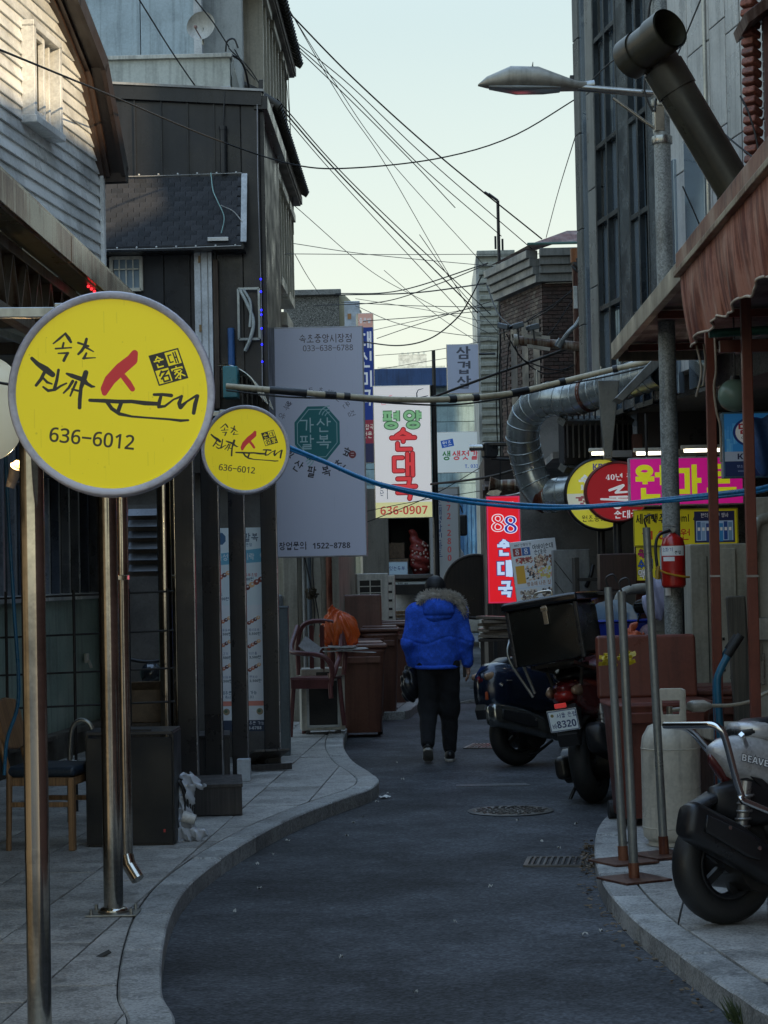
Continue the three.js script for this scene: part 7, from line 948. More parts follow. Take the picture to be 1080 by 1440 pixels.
{ // blue trolley handles
  const z = 12.1, g = thing('blue_trolley', 'blue steel trolley handles with black grips behind the white scooter', 'trolley', V(P(1013, 1045, z).x, KH, -z)), q = (px, py, d = 0) => P(px, py, z).sub(g.position).add(V(0, 0, d)); const m = mat([.02, .14, .26], .45, 0, { tx: 'grime', k: 74 });
  part('frame_tube', T([V(0, 0, 0), q(1013, 1040), q(1009, 965), q(1012, 945), q(1026, 917)], .022, 12, 50), m, g); part('frame_tube', T([V(.02, 0, -.3), q(1016, 1040, -.2), q(1014, 960, -.2), q(1020, 935, -.2), q(1034, 912, -.2)], .022, 12, 50), m, g); part('grip', C(q(1023, 922), q(1042, 893), .026, .024, 12), K.rubber, g); part('grip', C(q(1031, 916, -.2), q(1044, 896, -.2), .026, .024, 12), K.rubber, g); part('deck', B(.4, .03, .4, .2, .2, -.2, .005), m, g); for (const s of [0, 1]) part('wheel', C(V(.05 + s * .3, .09, -.02), V(.09 + s * .3, .09, -.02), .09, .09, 18), K.rubber, g); part('cross_bar', C(q(1012, 1000), q(1016, 1000, -.2), .016), m, g);
}
{ // clutter under the signs
  const S1 = (nm, gm, m, label, cat, o) => solo(nm, gm, m, label, cat, o), at = (px, py, z) => P(px, py, z);
  let p = at(1045, 1038, 12.6); { const g = thing('foam_lid', 'dirty white foam slab lying beside the red post', 'slab', V(p.x, p.y, p.z), { ry: .1 }); part('slab', Bb(.5, .09, .4, 0, 0, 0, .02), mat([.42, .38, .32], .9, 0, { tx: 'grime', k: 75 }), g); part('support', Bb(.46, p.y - KH - .003, .36, 0, -(p.y - KH) + .001, 0, .01), K.dkwood, g); }
  // white cabinet with drilled holes, grey timber
  p = at(1008, 930, 14.9); { const g = thing('white_metal_cabinet', 'white metal cabinet with perforated side strip behind the red posts', 'cabinet', V(p.x, KH, p.z)); const h = at(1008, 765, 14.9).y - KH; part('housing', Bb(.5, h, .4, .05, 0, 0, .012), mat([.50, .49, .44], .6, 0, { tx: 'grime', k: 76 }), g); part('strip', Bb(.14, h * .8, .03, .05, h * .18, .21, .004), mat([.56, .55, .5], .6, 0, { tx: 'grime' }), g); for (let i = 0; i < 14; i++) part('hole', B(.018, .022, .006, .02 + (i % 2) * .05, h * .24 + i * .055, .228, 0), K.black, g); part('door_line', Bb(.006, h * .9, .006, -.08, h * .05, .202, 0), K.dkmetal, g); part('handle', Bb(.02, .18, .03, -.05, h * .55, .215, .004), K.dkmetal, g); part('vent', B(.1, .3, .006, -.14, h * .3, .203, 0), mat([.35, .36, .38], .5, .3), g); }
  p = at(1043, 955, 13.6); S1('grey_timber', Bb(.12, at(1043, 838, 13.6).y - KH, .09, p.x, KH, p.z, .01, [0, 0, .04]), mat([.13, .12, .105], .9, 0, { tx: 'wood', k: 77 }), 'weathered grey timber plank leaning by the white cabinet', 'plank');
  p = at(1085, 850, 13.2); { const g = thing('white_panel_door', 'white appliance side panel at the right edge under the tobacco sign', 'appliance', V(p.x, KH, p.z)); part('panel', Bb(.34, at(1085, 700, 13.2).y - KH, .4, .05, 0, 0, .01), mat([.46, .46, .44], .6, 0, { tx: 'grime', k: 78 }), g); part('bracket', [B(.1, .14, .1, -.1, 1.2, .22, .006), B(.06, .2, .04, -.12, .95, .22, .006)], K.galv, g); part('pipe', T([V(-.14, 1.0, .24), V(-.15, 1.6, .24), V(-.12, 1.85, .22), V(-.02, 1.9, .2)], .035, 10, 30), mat([.38, .38, .33], .5, .2), g); }
  { const q = at(1085, 720, 13.9), g = thing('green_helmet_globe', 'pale green glass globe hanging above the tobacco sign', 'globe', at(1034, 556, 13.6)); part('globe', new THREE.SphereGeometry(.115, 24, 16).scale(1, .95, 1), mat([.16, .24, .19], .3, 0, { tx: '' }), g); part('cord', C(V(0, .1, 0), V(0, .55, 0), .006), K.black, g); part('neck', C(V(0, .09, 0), V(0, .13, 0), .04, .03), K.dkmetal, g); const c = thing('blue_cloth', 'blue tarpaulin cloth hanging beside the tobacco sign', 'tarpaulin', at(1078, 650, 13.8)); part('cloth', sdf((x, y, z) => ell(x, y, z, [0, .12, 0], [.12, .2, .06]) + .02 * Math.sin(x * 40 + y * 8), V(-.2, -.15, -.15), V(.2, .4, .15), 30), mat([.05, .13, .36], .6), c); }
  // counter, boxes and basin
  p = at(868, 830, 17); { const g = thing('brown_wall_box', 'dark brown box on a round post under the red sign', 'box', V(p.x, KH, p.z)); const h = at(868, 830, 17).y - KH; part('box', Bb(.3, .3, .3, .0, h, 0, .01), mat([.055, .022, .018], .7, 0, { tx: 'wood' }), g); part('post', C(V(-.12, 0, 0), V(-.12, h, 0), .07, .07, 18), mat([.10, .042, .03], .7, 0, { tx: 'rust' }), g); part('shelf', B(.42, .03, .34, .02, h - .02, 0, .004), K.dkwood, g); part('hook', T([V(.02, h - .02, .18), V(.02, h - .1, .2), V(.06, h - .1, .2)], .008, 6, 12), K.black, g); part('tag', B(.05, .06, .004, -.11, h + .1, .08, 0), K.paper, g); }
  p = at(804, 862, 19.5); { const g = thing('white_wardrobe', 'pale wardrobe panel with diagonal grooves beside the menu board', 'wardrobe', V(p.x, KH, p.z)); const h = at(804, 773, 19.5).y - KH; part('panel', Bb(.34, h, .3, 0, 0, 0, .006), mat([.34, .38, .44], .6, 0, { tx: 'grime', k: 79 }), g); for (let i = 0; i < 4; i++) part('groove', bar(V(-.16, h - .1 - i * .2, .152), V(.1, h - .45 - i * .2, .152), .008, .006), K.dkmetal, g); part('handle', T([V(.13, h - .35, .16), V(.17, h - .25, .2), V(.2, h - .15, .16)], .02, 8, 16), K.dkmetal, g); }
  p = at(880, 908, 16.2); { const g = thing('blue_basin', 'bright blue plastic basin on the market counter', 'basin', V(p.x, p.y, p.z)); part('tub', loft([[0, -.12, .12, .2, 4], [.02, -.13, .13, .22, 4], [.17, -.16, .16, .27, 4], [.19, -.17, .17, .285, 4]], 28).rotateZ(PI / 2).rotateY(PI / 2), mat([.012, .035, .34], .4), g); part('rim', loft([[.185, -.175, .175, .29, 4], [.205, -.175, .175, .29, 4]], 28).rotateZ(PI / 2).rotateY(PI / 2), mat([.015, .04, .36], .4), g); const t = thing('market_counter', 'dark wooden counter carrying the blue basin and orange bags', 'counter', V(p.x + .2, KH, p.z)); part('top', B(1.1, .04, .5, 0, p.y - KH - .022, 0, .005), K.dkwood, t); for (const [a, b] of [[-.5, .2], [.5, .2], [-.5, -.2], [.5, -.2]]) part('leg', bar(V(a, 0, b), V(a, p.y - KH - .04, b), .05), K.dkwood, t); part('front_board', Bb(1.08, .3, .02, 0, p.y - KH - .36, .24, .003), mat([.14, .02, .03], .6), t); }
  for (const [px, py, label] of [[889, 905, 'crumpled orange plastic bag on the counter beside the pole stands'], [908, 922, 'orange net bag lower on the counter behind the third pole stand'], [866, 945, 'orange bag hanging below the yellow tape']]) { const c = at(px, py, 15.6), g = thing('orange_sack', label, 'bag', V(c.x, c.y, c.z), { group: 'orange bags on the counter' }); part('bag', sdf((x, y, z) => ell(x, y, z, [0, 0, 0], [.11, .1, .1]) + .02 * Math.sin(x * 55 + y * 30) * Math.sin(y * 48 - z * 50), V(-.16, -.16, -.16), V(.16, .16, .16), 34), mat([.62, .13, .05], .5, 0, { tx: 'fab', k: 80 }), g); part('knot', sdf((x, y, z) => cap(x, y, z, [0, .08, 0], [.02, .15, 0], .03, .02) + .01 * Math.sin(x * 90), V(-.08, .02, -.08), V(.1, .2, .08), 20), mat([.62, .13, .05], .5, 0, { tx: 'fab', k: 80 }), g); }
  p = at(933, 905, 15.4); { const g = thing('grey_meter_box', 'grey plastic box on a post behind the third pole stand', 'box', V(p.x, KH, p.z)); const h = at(933, 845, 15.4).y - KH; part('box', Bb(.16, .4, .14, 0, h - .4, 0, .01), mat([.2, .2, .19], .7, 0, { tx: 'grime', k: 81 }), g); part('post', bar(V(0, 0, 0), V(0, h - .4, 0), .05), K.dkmetal, g); part('cover', B(.13, .16, .01, 0, h - .14, .073, .004), mat([.24, .24, .23], .7), g); }
  p = at(922, 835, 15.2); { const g = thing('clear_plastic_bag', 'pale translucent plastic bag hung on the third pole stand', 'bag', V(p.x, p.y, p.z)); part('bag', sdf((x, y, z) => smin(ell(x, y, z, [0, -.05, 0], [.09, .14, .06]), cap(x, y, z, [0, .05, 0], [-.02, .14, 0], .04, .01), .06) + .014 * Math.sin(x * 70 + y * 20), V(-.15, -.24, -.12), V(.15, .2, .12), 34), new THREE.MeshPhysicalMaterial({ color: new THREE.Color().setRGB(.5, .5, .68), roughness: .3, transmission: .35, thickness: 0, side: THREE.DoubleSide }), g); }
  p = at(886, 880, 16.6); { const g = thing('white_chair_frame', 'white curved chair back standing behind the pole stands', 'chair', V(p.x, KH, p.z)); const h = at(886, 832, 16.6).y - KH; part('back', T([V(-.1, h - .45, 0), V(-.1, h - .12, 0), V(-.04, h, 0), V(.14, h + .03, -.05), V(.2, h - .02, -.05)], .035, 10, 40), mat([.42, .43, .42], .6, 0, { tx: 'grime', k: 82 }), g); part('seat', B(.4, .05, .36, .06, h - .45, 0, .02), mat([.3, .31, .31], .6), g); for (const [a, b] of [[-.1, .14], [.22, .14], [-.1, -.14], [.22, -.14]]) part('leg', bar(V(a, 0, b), V(a, h - .46, b), .035), mat([.4, .4, .38], .6), g); }
  p = at(905, 905, 18.8); { const g = thing('stock_shelf', 'dim shelf of stacked goods under the market ceiling', 'shelf', V(p.x, KH, p.z)); for (let i = 0; i < 4; i++) part('board', B(1.6, .03, .35, .2, .3 + i * .4, 0, .003), K.dkmetal, g); for (const x of [-.6, 1.0]) part('upright', Bb(.04, 1.7, .35, x, 0, 0, .003), K.dkmetal, g); for (let i = 0; i < 30; i++) part('package', Bb(rr(.08, .16), rr(.12, .3), rr(.1, .2), -.5 + (i % 10) * .155, .32 + Math.floor(i / 10) * .4, rr(-.05, .08), .006), mat([[.2, .06, .05], [.08, .1, .16], [.22, .2, .16], [.1, .14, .1]][i % 4], .6), g); }
  // refrigerated case, dark
  p = at(985, 930, 16.2); { const g = thing('dark_drinks_fridge', 'tall dark drinks fridge behind the lamp post', 'fridge', V(p.x, KH, p.z)); const h = at(985, 800, 16.2).y - KH; part('housing', Bb(.5, h, .5, -.06, 0, 0, .01), K.black, g); part('door', Bb(.44, h * .86, .02, -.06, h * .08, .26, .005), mat([.012, .013, .016], .1, 0, { tx: '' }), g); part('handle', Bb(.02, .5, .03, .13, h * .3, .285, .005), K.galv, g); }
  // cardboard pile, round table on edge, white van behind
  p = G(706, 884); { for (let i = 0; i < 7; i++) S1('flattened_carton', B(rr(.45, .62), .035, rr(.35, .5), P(706, 884, 26).x + rr(-.06, .06), P(706, 882, 26).y - .12 + i * .04, -26 + rr(-.05, .05), .004, [rr(-.04, .04), rr(-.4, .4), rr(-.05, .05)]), mat([.24 + (i % 3) * .05, .19 + (i % 3) * .04, .14 + (i % 3) * .03], .9, 0, { tx: 'fab', k: 83 + i % 3 }), i === 6 ? 'flattened carton on top of the pile below the red sign' : 'flattened carton in the pile below the red sign', 'carton', { group: 'flattened cartons below the red sign' }); const b = P(706, 884, 26), g = thing('low_trestle', 'low dark trestle under the pile of flattened cartons', 'trestle', V(b.x, 0, b.z)), h = P(706, 882, 26).y - .14; part('top', B(.6, .03, .5, 0, h - .016, 0, .003), K.dkwood, g); for (const [x, z] of [[-.25, .2], [.25, .2], [-.25, -.2], [.25, -.2]]) part('leg', bar(V(x, 0, z), V(x, h - .03, z), .04), K.dkwood, g); }
  p = P(664, 825, 33); { const r = .5, g = thing('round_table_top', 'round dark brown table top propped on edge beside the truck', 'table top', V(p.x + .05, 0, p.z)); const cy = P(664, 825, 33).y; part('top', [C(V(0, cy, -.03), V(0, cy, .03), r, r, 40)], mat([.035, .022, .018], .6, 0, { tx: 'wood', k: 86 }), g); part('rim', new THREE.TorusGeometry(r, .03, 8, 40).translate(0, cy, .01), K.dkwood, g); part('stand', [bar(V(-.2, 0, -.1), V(-.2, cy, -.06), .05), bar(V(.2, 0, -.1), V(.2, cy, -.06), .05)], K.dkwood, g); }
  p = P(664, 795, 48); { const g = thing('white_van', 'white van roof and window showing beyond the truck', 'van', V(p.x, 0, p.z)); part('body', loft([[-1.9, .35, 1.3, .75, 5], [-1.7, .3, 1.85, .78, 5], [.6, .3, 1.95, .78, 5], [1.2, .3, 1.2, .74, 5], [1.7, .35, 1.0, .7, 5]], 28).rotateY(PI / 2), mat([.55, .57, .58], .35, 0, { coat: .5, k: 87 }), g); part('rear_window', B(1.1, .5, .03, 0, 1.5, 1.9, .02), K.glass, g); for (const s of [-1, 1]) part('wheel', C(V(s * .6, .3, 1.1), V(s * .78, .3, 1.1), .3, .3, 20), K.rubber, g); }
}
// ---------- the person walking away ----------
{
  const p0 = G(618, 1072), u = 1.655, g = thing('person', 'person walking away in blue hooded jacket, black trousers and dark cap', 'person', V(p0.x, 0, p0.z));
  const skin = mat([.42, .25, .18], .6, 0, { tx: '' });
  // joints: x to the right of the picture, -z ahead
  const J = { pel: [.0, .9, 0], che: [.01, 1.25, .01], nek: [.005, 1.40, -.01], hed: [-.005, 1.535, -.035], shL: [-.185, 1.33, 0], elL: [-.255, 1.07, .05], haL: [-.22, .86, -.05], shR: [.195, 1.33, 0], elR: [.262, 1.08, .03], haR: [.272, .86, -.02], hiL: [-.085, .87, 0], knL: [-.088, .475, -.02], anL: [-.1, .15, .15], hiR: [.095, .87, 0], knR: [.10, .47, -.06], anR: [.095, .08, -.09] };
  const body = (x, y, z) => {
    let d = cap(x, y, z, J.pel, J.che, .12, .13); d = smin(d, cap(x, y, z, J.che, J.nek, .1, .05), .08);
    for (const [a, b, c, r0, r1, r2] of [[J.shL, J.elL, J.haL, .045, .036, .026], [J.shR, J.elR, J.haR, .045, .036, .026], [J.hiL, J.knL, J.anL, .075, .05, .035], [J.hiR, J.knR, J.anR, .075, .05, .035]]) d = smin(d, Math.min(cap(x, y, z, a, b, r0, r1), cap(x, y, z, b, c, r1, r2)), .05);
    d = smin(d, cap(x, y, z, J.shL, J.shR, .06, .06), .06); return smin(d, cap(x, y, z, J.nek, J.hed, .048, .05), .03);
  };
  const head = (x, y, z) => { const [hx, hy, hz] = J.hed; let d = smin(ell(x, y, z, [hx, hy + .01, hz], [.076, .105, .092]), ell(x, y, z, [hx, hy - .055, hz - .03], [.052, .058, .058]), .04); d = smin(d, cap(x, y, z, [hx, hy - .005, hz - .092], [hx, hy - .03, hz - .108], .009, .013), .02); for (const s of [-1, 1]) { d = smin(d, ell(x, y, z, [hx + s * .078, hy - .012, hz + .008], [.012, .032, .02]), .01); d = Math.max(d, -(Math.hypot(x - hx - s * .031, y - hy - .008, z - hz + .1) - .018)); } d = Math.max(d, -ell(x, y, z, [hx, hy - .062, hz - .098], [.024, .005, .012])); return smin(d, cap(x, y, z, J.nek, J.hed, .048, .045), .03); };
  const hand = (h, e, s) => { const dir = V(h[0] - e[0], h[1] - e[1], h[2] - e[2]).normalize(), w = V(h[0], h[1], h[2]), k = w.clone().addScaledVector(dir, .075), f = V(0, 0, -1), chains = []; for (let i = 0; i < 4; i++) { const off = f.clone().multiplyScalar(.03 - i * .02), b0 = k.clone().add(off), l = [.036, .04, .037, .028][i], b1 = b0.clone().addScaledVector(dir, l).add(V(-s * .006, 0, 0)), b2 = b1.clone().addScaledVector(dir, l * .75).add(V(-s * .02, 0, 0)); chains.push([b0.toArray(), b1.toArray(), b2.toArray()]); } const t0 = w.clone().addScaledVector(dir, .025).add(V(0, 0, -.03)), t1 = t0.clone().addScaledVector(dir, .035).add(V(-s * .01, 0, -.02)), t2 = t1.clone().addScaledVector(dir, .028); return (x, y, z) => { let d = cap(x, y, z, w.clone().addScaledVector(dir, -.06).toArray(), w.toArray(), .028, .025); for (const zz of [-.024, -.006, .014]) d = smin(d, cap(x, y, z, w.clone().add(V(0, 0, zz * .6)).toArray(), k.clone().add(V(0, 0, -zz)).toArray(), .016, .014), .015); for (const c of chains) d = smin(d, Math.min(cap(x, y, z, c[0], c[1], .0095, .009), cap(x, y, z, c[1], c[2], .009, .0078)), .006); return smin(d, Math.min(cap(x, y, z, t0.toArray(), t1.toArray(), .012, .01), cap(x, y, z, t1.toArray(), t2.toArray(), .01, .0085)), .008); }; };
  const box = (c, r) => [V(c[0] - r, c[1] - r, c[2] - r), V(c[0] + r, c[1] + r, c[2] + r)]; const hb = (h) => box([h[0], h[1] - .05, h[2]], .13);
  part('body', [sdf(body, V(-.4, .02, -.3), V(.4, 1.62, .3), 84), sdf(head, ...box([J.hed[0], J.hed[1] - .01, J.hed[2]], .16), 64), sdf(hand(J.haR, J.elR, 1), ...hb(J.haR), 64), sdf(hand(J.haL, J.elL, -1), ...hb(J.haL), 64)], skin, g);
  const wr = (x, y, z) => .004 * Math.abs(Math.sin(y * 21 + Math.sin(x * 11) * 1.6 + z * 5)) - .006 * Math.exp(-Math.pow(((y - 1.09 - .03 * Math.sin(x * 14)) / .012), 2)) * -1 + .0018 * Math.sin(x * 40 + y * 22) + .0014 * Math.sin(z * 50 - y * 37);
  const jacket = (x, y, z) => {
    let d = smin(ell(x, y, z, [.01, 1.24, .0], [.215, .23, .15]), ell(x, y, z, [.0, .99, .0], [.205, .34, .155]), .1); d = smin(d, cap(x, y, z, J.shL, J.shR, .088, .088), .08);
    let a = Infinity; for (const [s, e, h] of [[J.shL, J.elL, J.haL], [J.shR, J.elR, J.haR]]) { const hh = [e[0] + (h[0] - e[0]) * .9, e[1] + (h[1] - e[1]) * .9, e[2] + (h[2] - e[2]) * .9]; a = Math.min(a, smin(cap(x, y, z, s, e, .08, .064), cap(x, y, z, e, hh, .064, .052), .04)); }
    d = smin(d, a, .045); d += wr(x, y, z); d = Math.max(d, .84 - y + (Math.abs(x) > .215 ? -.2 : 0) ); d = Math.max(d, y - 1.43); return d;
  };
  const blue = mat([.03, .13, .78], .92, 0, { tx: 'fab', bump: .003, soft: 1, nr: 1, k: 90 }); const jk = part('jacket', sdf(jacket, V(-.46, .76, -.3), V(.46, 1.48, .3), 92), blue, g);
  part('hem', [new THREE.TorusGeometry(1, .09, 8, 48).rotateX(PI / 2).scale(.186, .2, .142).translate(0, .85, 0)], blue, jk); part('cuff', C(V(...J.haR).add(V(.002, .045, .008)), V(...J.haR).add(V(0, .0, 0)), .05, .044, 18), mat([.015, .02, .06], .8), jk); part('cuff', C(V(...J.haL).add(V(-.01, .045, .02)), V(...J.haL), .05, .044, 18), mat([.015, .02, .06], .8), jk);
  const hood = (x, y, z) => { let d = smin(ell(x, y, z, [.02, 1.36, .11], [.14, .125, .085]), cap(x, y, z, [-.1, 1.41, .02], [.14, 1.41, .02], .065, .065), .07); return d + .006 * Math.sin(y * 30 + x * 20) + .01 * Math.exp(-Math.pow((y - 1.31) / .012, 2)); }; part('hood', sdf(hood, V(-.26, 1.18, -.16), V(.3, 1.55, .26), 60), blue, jk);
  // fur trim: strands along the hood edge
  const fr = []; const ring = new THREE.CatmullRomCurve3([V(-.15, 1.44, .04), V(-.09, 1.485, .1), V(0, 1.495, .13), V(.11, 1.485, .12), V(.19, 1.45, .09), V(.23, 1.39, .07), V(.235, 1.33, .06)]); for (let i = 0; i < 2600; i++) { const t = rnd(), c = ring.getPointAt(t), a = rr(0, 6.28), d = V(Math.cos(a) * .5 + rr(-.5, .5), Math.sin(a), rr(-.3, 1)).normalize(), l = rr(.03, .055), b = c.clone().addScaledVector(d, .02); fr.push(C(b, b.clone().addScaledVector(d, l).add(V(0, -.006, 0)), .0032, .0004, 3, true)); } part('fur_trim', [...fr, T(ring.getPoints(12), .03, 10, 40)], mat([.72, .65, .56], .95, 0, { tx: 'fab', k: 91 }), jk, { stuff: true });
  const trousers = (x, y, z) => { let d = smin(ell(x, y, z, [0, .86, 0], [.165, .12, .125]), 9, .01); for (const [h, k, a] of [[J.hiL, J.knL, J.anL], [J.hiR, J.knR, J.anR]]) d = smin(d, smin(cap(x, y, z, h, k, .108, .088), cap(x, y, z, k, [a[0], a[1] + .04, a[2]], .086, .06), .04), .03); d += .0035 * Math.sin(y * 40 + x * 30) * Math.sin(y * 11 + z * 30) + .002 * Math.sin(x * 60 + y * 9); return Math.max(d, y - .93); }; const tr = part('trousers', sdf(trousers, V(-.3, .05, -.3), V(.3, 1.0, .3), 84), mat([.013, .013, .015], .95, 0, { tx: 'fab', bump: .0006, nr: 1, k: 92 }), g);
  const shoe = (a, tilt) => { const f = (x, y, z) => { let d = smin(ell(x, y, z, [0, .045, -.09], [.048, .042, .1]), ell(x, y, z, [0, .055, .02], [.044, .055, .075]), .04); return Math.max(d, .012 - y); }; const s = new THREE.Group(); const m1 = part('shoe', sdf(f, V(-.09, -.02, -.24), V(.09, .15, .14), 48), mat([.02, .02, .022], .7), g); part('sole', [EX([[-.045, -.08], [-.05, -.14], [-.03, -.195], [.03, -.195], [.05, -.14], [.045, -.05], [.042, .06], [.02, .095], [-.02, .095], [-.042, .06]], .026, .005).rotateX(PI / 2).scale(1, 1, 1).translate(0, .013, 0)], mat([.38, .37, .34], .7), m1); m1.position.set(a[0], tilt ? .088 : .002, a[2]); m1.rotation.x = tilt; return m1; }; shoe([J.anL[0], 0, J.anL[2]], -.45); shoe([J.anR[0], 0, J.anR[2]], 0);
  const hr = (x, y, z) => { const [hx, hy, hz] = J.hed; return Math.max(ell(x, y, z, [hx, hy, hz + .012], [.083, .1, .095]) + .003 * Math.sin(x * 200) , -(z - hz + .02), y - hy - .05, hy - .085 - y); }; part('hair', sdf(hr, ...box(J.hed, .14), 44), mat([.01, .009, .008], .7), g);
  const cp = (x, y, z) => { const [hx, hy, hz] = J.hed; return Math.max(ell(x, y, z, [hx, hy + .03, hz], [.094, .1, .108]), hy + .015 - y); }; part('cap', [sdf(cp, ...box([J.hed[0], J.hed[1] + .04, J.hed[2]], .14), 44), EX([[-.06, 0], [-.07, -.05], [0, -.09], [.07, -.05], [.06, 0]], .01, .003).rotateX(-PI / 2).translate(J.hed[0], J.hed[1] + .025, J.hed[2] - .09)], mat([.012, .011, .012], .8, 0, { tx: 'fab' }), g);
  // carrier bag in the left hand
  const b = thing('black_carrier_bag', 'black plastic carrier bag held in the left hand of the person', 'bag', V(p0.x + J.haL[0] - .02, J.haL[1] - .1, p0.z + J.haL[2])); part('bag', sdf((x, y, z) => smin(ell(x, y, z, [0, -.07, 0], [.09, .15, .11]), cap(x, y, z, [0, .05, 0], [.01, .12, 0], .04, .015), .08) + .012 * Math.sin(y * 40 + x * 50) * Math.sin(z * 60 + x * 20), V(-.18, -.28, -.2), V(.18, .2, .2), 46), mat([.010, .010, .012], .3, 0, { tx: '' }), b); part('handle', T([V(.0, .08, .02), V(.012, .12, .03), V(.02, .08, .02)], .008, 6, 12), K.blackgl, b);
}
// ---------- utility pole, cameras, cables, conduit, rope ----------
{
  const z = 30, b = P(826, 780, z), g = thing('utility_pole', 'rust brown steel utility pole carrying cross arm and cable clutter', 'utility pole', V(b.x, 0, b.z)), q = (px, py, d = 0) => P(px, py, z).sub(g.position).add(V(0, 0, d)); const top = q(822, 352).y; part('pole', C(V(0, 0, 0), V(-.03, top, 0), .13, .1, 18), mat([.13, .06, .04], .8, .2, { tx: 'rust', k: 95 }), g); part('cap_band', C(V(-.03, top - .18, 0), V(-.03, top + .02, 0), .12, .12, 18), mat([.35, .13, .05], .7), g);
  part('cross_arm', C(q(722, 480, .15), q(838, 491, .1), .07, .07, 14), mat([.30, .25, .20], .7, .2, { tx: 'rust', k: 96 }), g); part('arm_end', C(q(722, 480, .15), q(728, 480, .15), .085, .085, 14), mat([.5, .46, .38], .6), g); for (const [x0, y0, x1, y1] of [[735, 475, 772, 478], [740, 489, 772, 494], [745, 470, 760, 474]]) part('arm_fitting', bar(q(x0, y0, .25), q(x1, y1, .25), .05), mat([.42, .40, .36], .6, .2), g);
  part('white_box', B(.06, .33, .05, q(808, 421).x, q(808, 421).y, .2, .01), mat([.6, .63, .62], .5), g); part('grey_box', B(.09, .2, .1, q(825, 446).x, q(825, 446).y, .2, .02), mat([.34, .30, .32], .5), g); part('conduit', C(q(826, 500, .15), q(825, 455, .15), .025), mat([.55, .57, .58], .4, .3), g); part('clamp_bundle', sdf((x, y, zz) => cap(x, y, zz, [-.12, 0, 0], [.18, -.06, 0], .1, .08) + .05 * Math.sin(x * 40 + y * 30) * Math.sin(y * 36 + zz * 44), V(-.4, -.3, -.3), V(.4, .3, .3), 40).translate(q(828, 372).x, q(828, 372).y, .05), mat([.03, .027, .025], .8), g);
  part('insulator', [T([q(785, 488, .2), q(798, 470, .25), q(808, 460, .25), q(817, 445, .25)], .03, 8, 20), C(q(783, 490, .2), q(789, 480, .22), .06, .06, 10)], mat([.33, .37, .40], .35, .4), g); part('sleeve', C(q(829, 492, .2), q(826, 560, .25), .03), K.dkmetal, g);
  part('wire_ball', T(Array.from({ length: 40 }, (_, i) => q(838 + Math.sin(i * 1.7) * 9 + Math.sin(i * .5) * 5, 400 + i * 3.2, .2 + .1 * Math.cos(i))), .008, 5, 200), K.black, g);
  const cams = [[708, 459, -.5], [728, 458, .35], [750, 460, .5]]; for (const [px, py, r] of cams) { const c = P(px, py, 29.6), o = thing('security_camera', r === -.5 ? 'small grey security camera nearest the corrugated wall on the cross arm' : r < .4 ? 'grey security camera in the middle of the cross arm' : 'grey security camera close to the brown bricks on the cross arm', 'camera', c); part('housing', B(.17, .08, .09, 0, 0, 0, .015, [0, r, .25 * Math.sign(r)]), mat([.24, .27, .30], .5, .2), o); part('mount', C(V(0, -.03, 0), V(.01, -.2, .02), .012), K.dkmetal, o); part('lens', C(V(-.09 * Math.sign(r), -.02, .03), V(-.1 * Math.sign(r), -.024, .034), .03, .03, 12), K.glass, o); }
  // lamps and small fittings on the corrugated corner
  const f = thing('flood_lamp', 'grey flood lamp with guard bars on the corner below the duct', 'lamp', P(690, 635, 29)); part('head', [B(.2, .22, .16, -.02, .02, 0, .03, [0, .4, 0]), B(.34, .05, .18, .08, .1, 0, .01)], K.dkmetal, f); part('arm', C(V(-.3, .06, 0), V(-.05, .06, 0), .045, .045, 12), K.alu, f); part('bracket', C(V(0, -.1, 0), V(.3, -.12, 0), .02), K.dkmetal, f); const f2 = thing('horn_lamp', 'second dull lamp with torn reflector below the flood lamp', 'lamp', P(704, 682, 28)); part('head', [C(V(-.15, .02, 0), V(0, 0, 0), .1, .06, 16), C(V(0, 0, 0), V(.2, -.01, 0), .07, .09, 16)], mat([.24, .22, .17], .4, .5, { tx: 'rust' }), f2); part('reflector', EX([[-.2, -.12], [-.05, -.18], [.02, -.08], [-.12, -.04]], .02, .004), K.alu, f2); part('rail', [C(V(.0, -.2, 0), V(.5, -.12, 0), .014), C(V(.02, -.16, .04), V(.5, -.08, .04), .014)], K.alu, f2);
}
const cableM = mat([.012, .012, .013], .7, 0, { tx: '' }), cableG = mat([.07, .07, .075], .7, 0, { tx: '' });
function cable(pts, r, label, m = cableM, group = 'overhead cables across the sky', n = 0) { const c = pts.map(([x, y, z]) => P(x, y, z)); solo('overhead_cable', T(c, r, 5, n || Math.max(20, pts.length * 10)), m, label, 'cable', { group }); }
cable([[-20, 62, 11], [150, 132, 14], [300, 195, 17], [415, 232, 18], [500, 236, 19], [620, 222, 20], [720, 192, 20], [818, 134, 20.3]], .007, 'long sagging cable from the clapboard house to the glass building');
cable([[403, 14, 30], [500, 113, 31], [620, 221, 33], [762, 336, 35]], .013, 'thick taut cable from the upper tiled eave to the brick house roof');
const eav = 'cable fanning out from the upper tiled eave down towards the lamp mast';
for (const [a, b, c, d] of [[[411, 55, 30], [490, 118, 31], [600, 222, 33], [748, 350, 35]], [[411, 58, 30], [490, 130, 31], [590, 232, 33], [705, 332, 36]], [[411, 62, 30], [490, 138, 31], [580, 228, 33], [640, 292, 36]]]) cable([a, b, c, d], .008, eav);
const eav2 = 'thin slanting cable from the lower tiled eave towards the roofs'; for (const [x0, y0, x1, y1, x2, y2, r] of [[386, 135, 500, 262, 690, 442, .009], [386, 141, 490, 258, 672, 440, .012], [386, 147, 480, 256, 650, 440, .007]]) cable([[x0, y0, 29], [x1, y1, 33], [x2, y2, 38]], r, eav2);
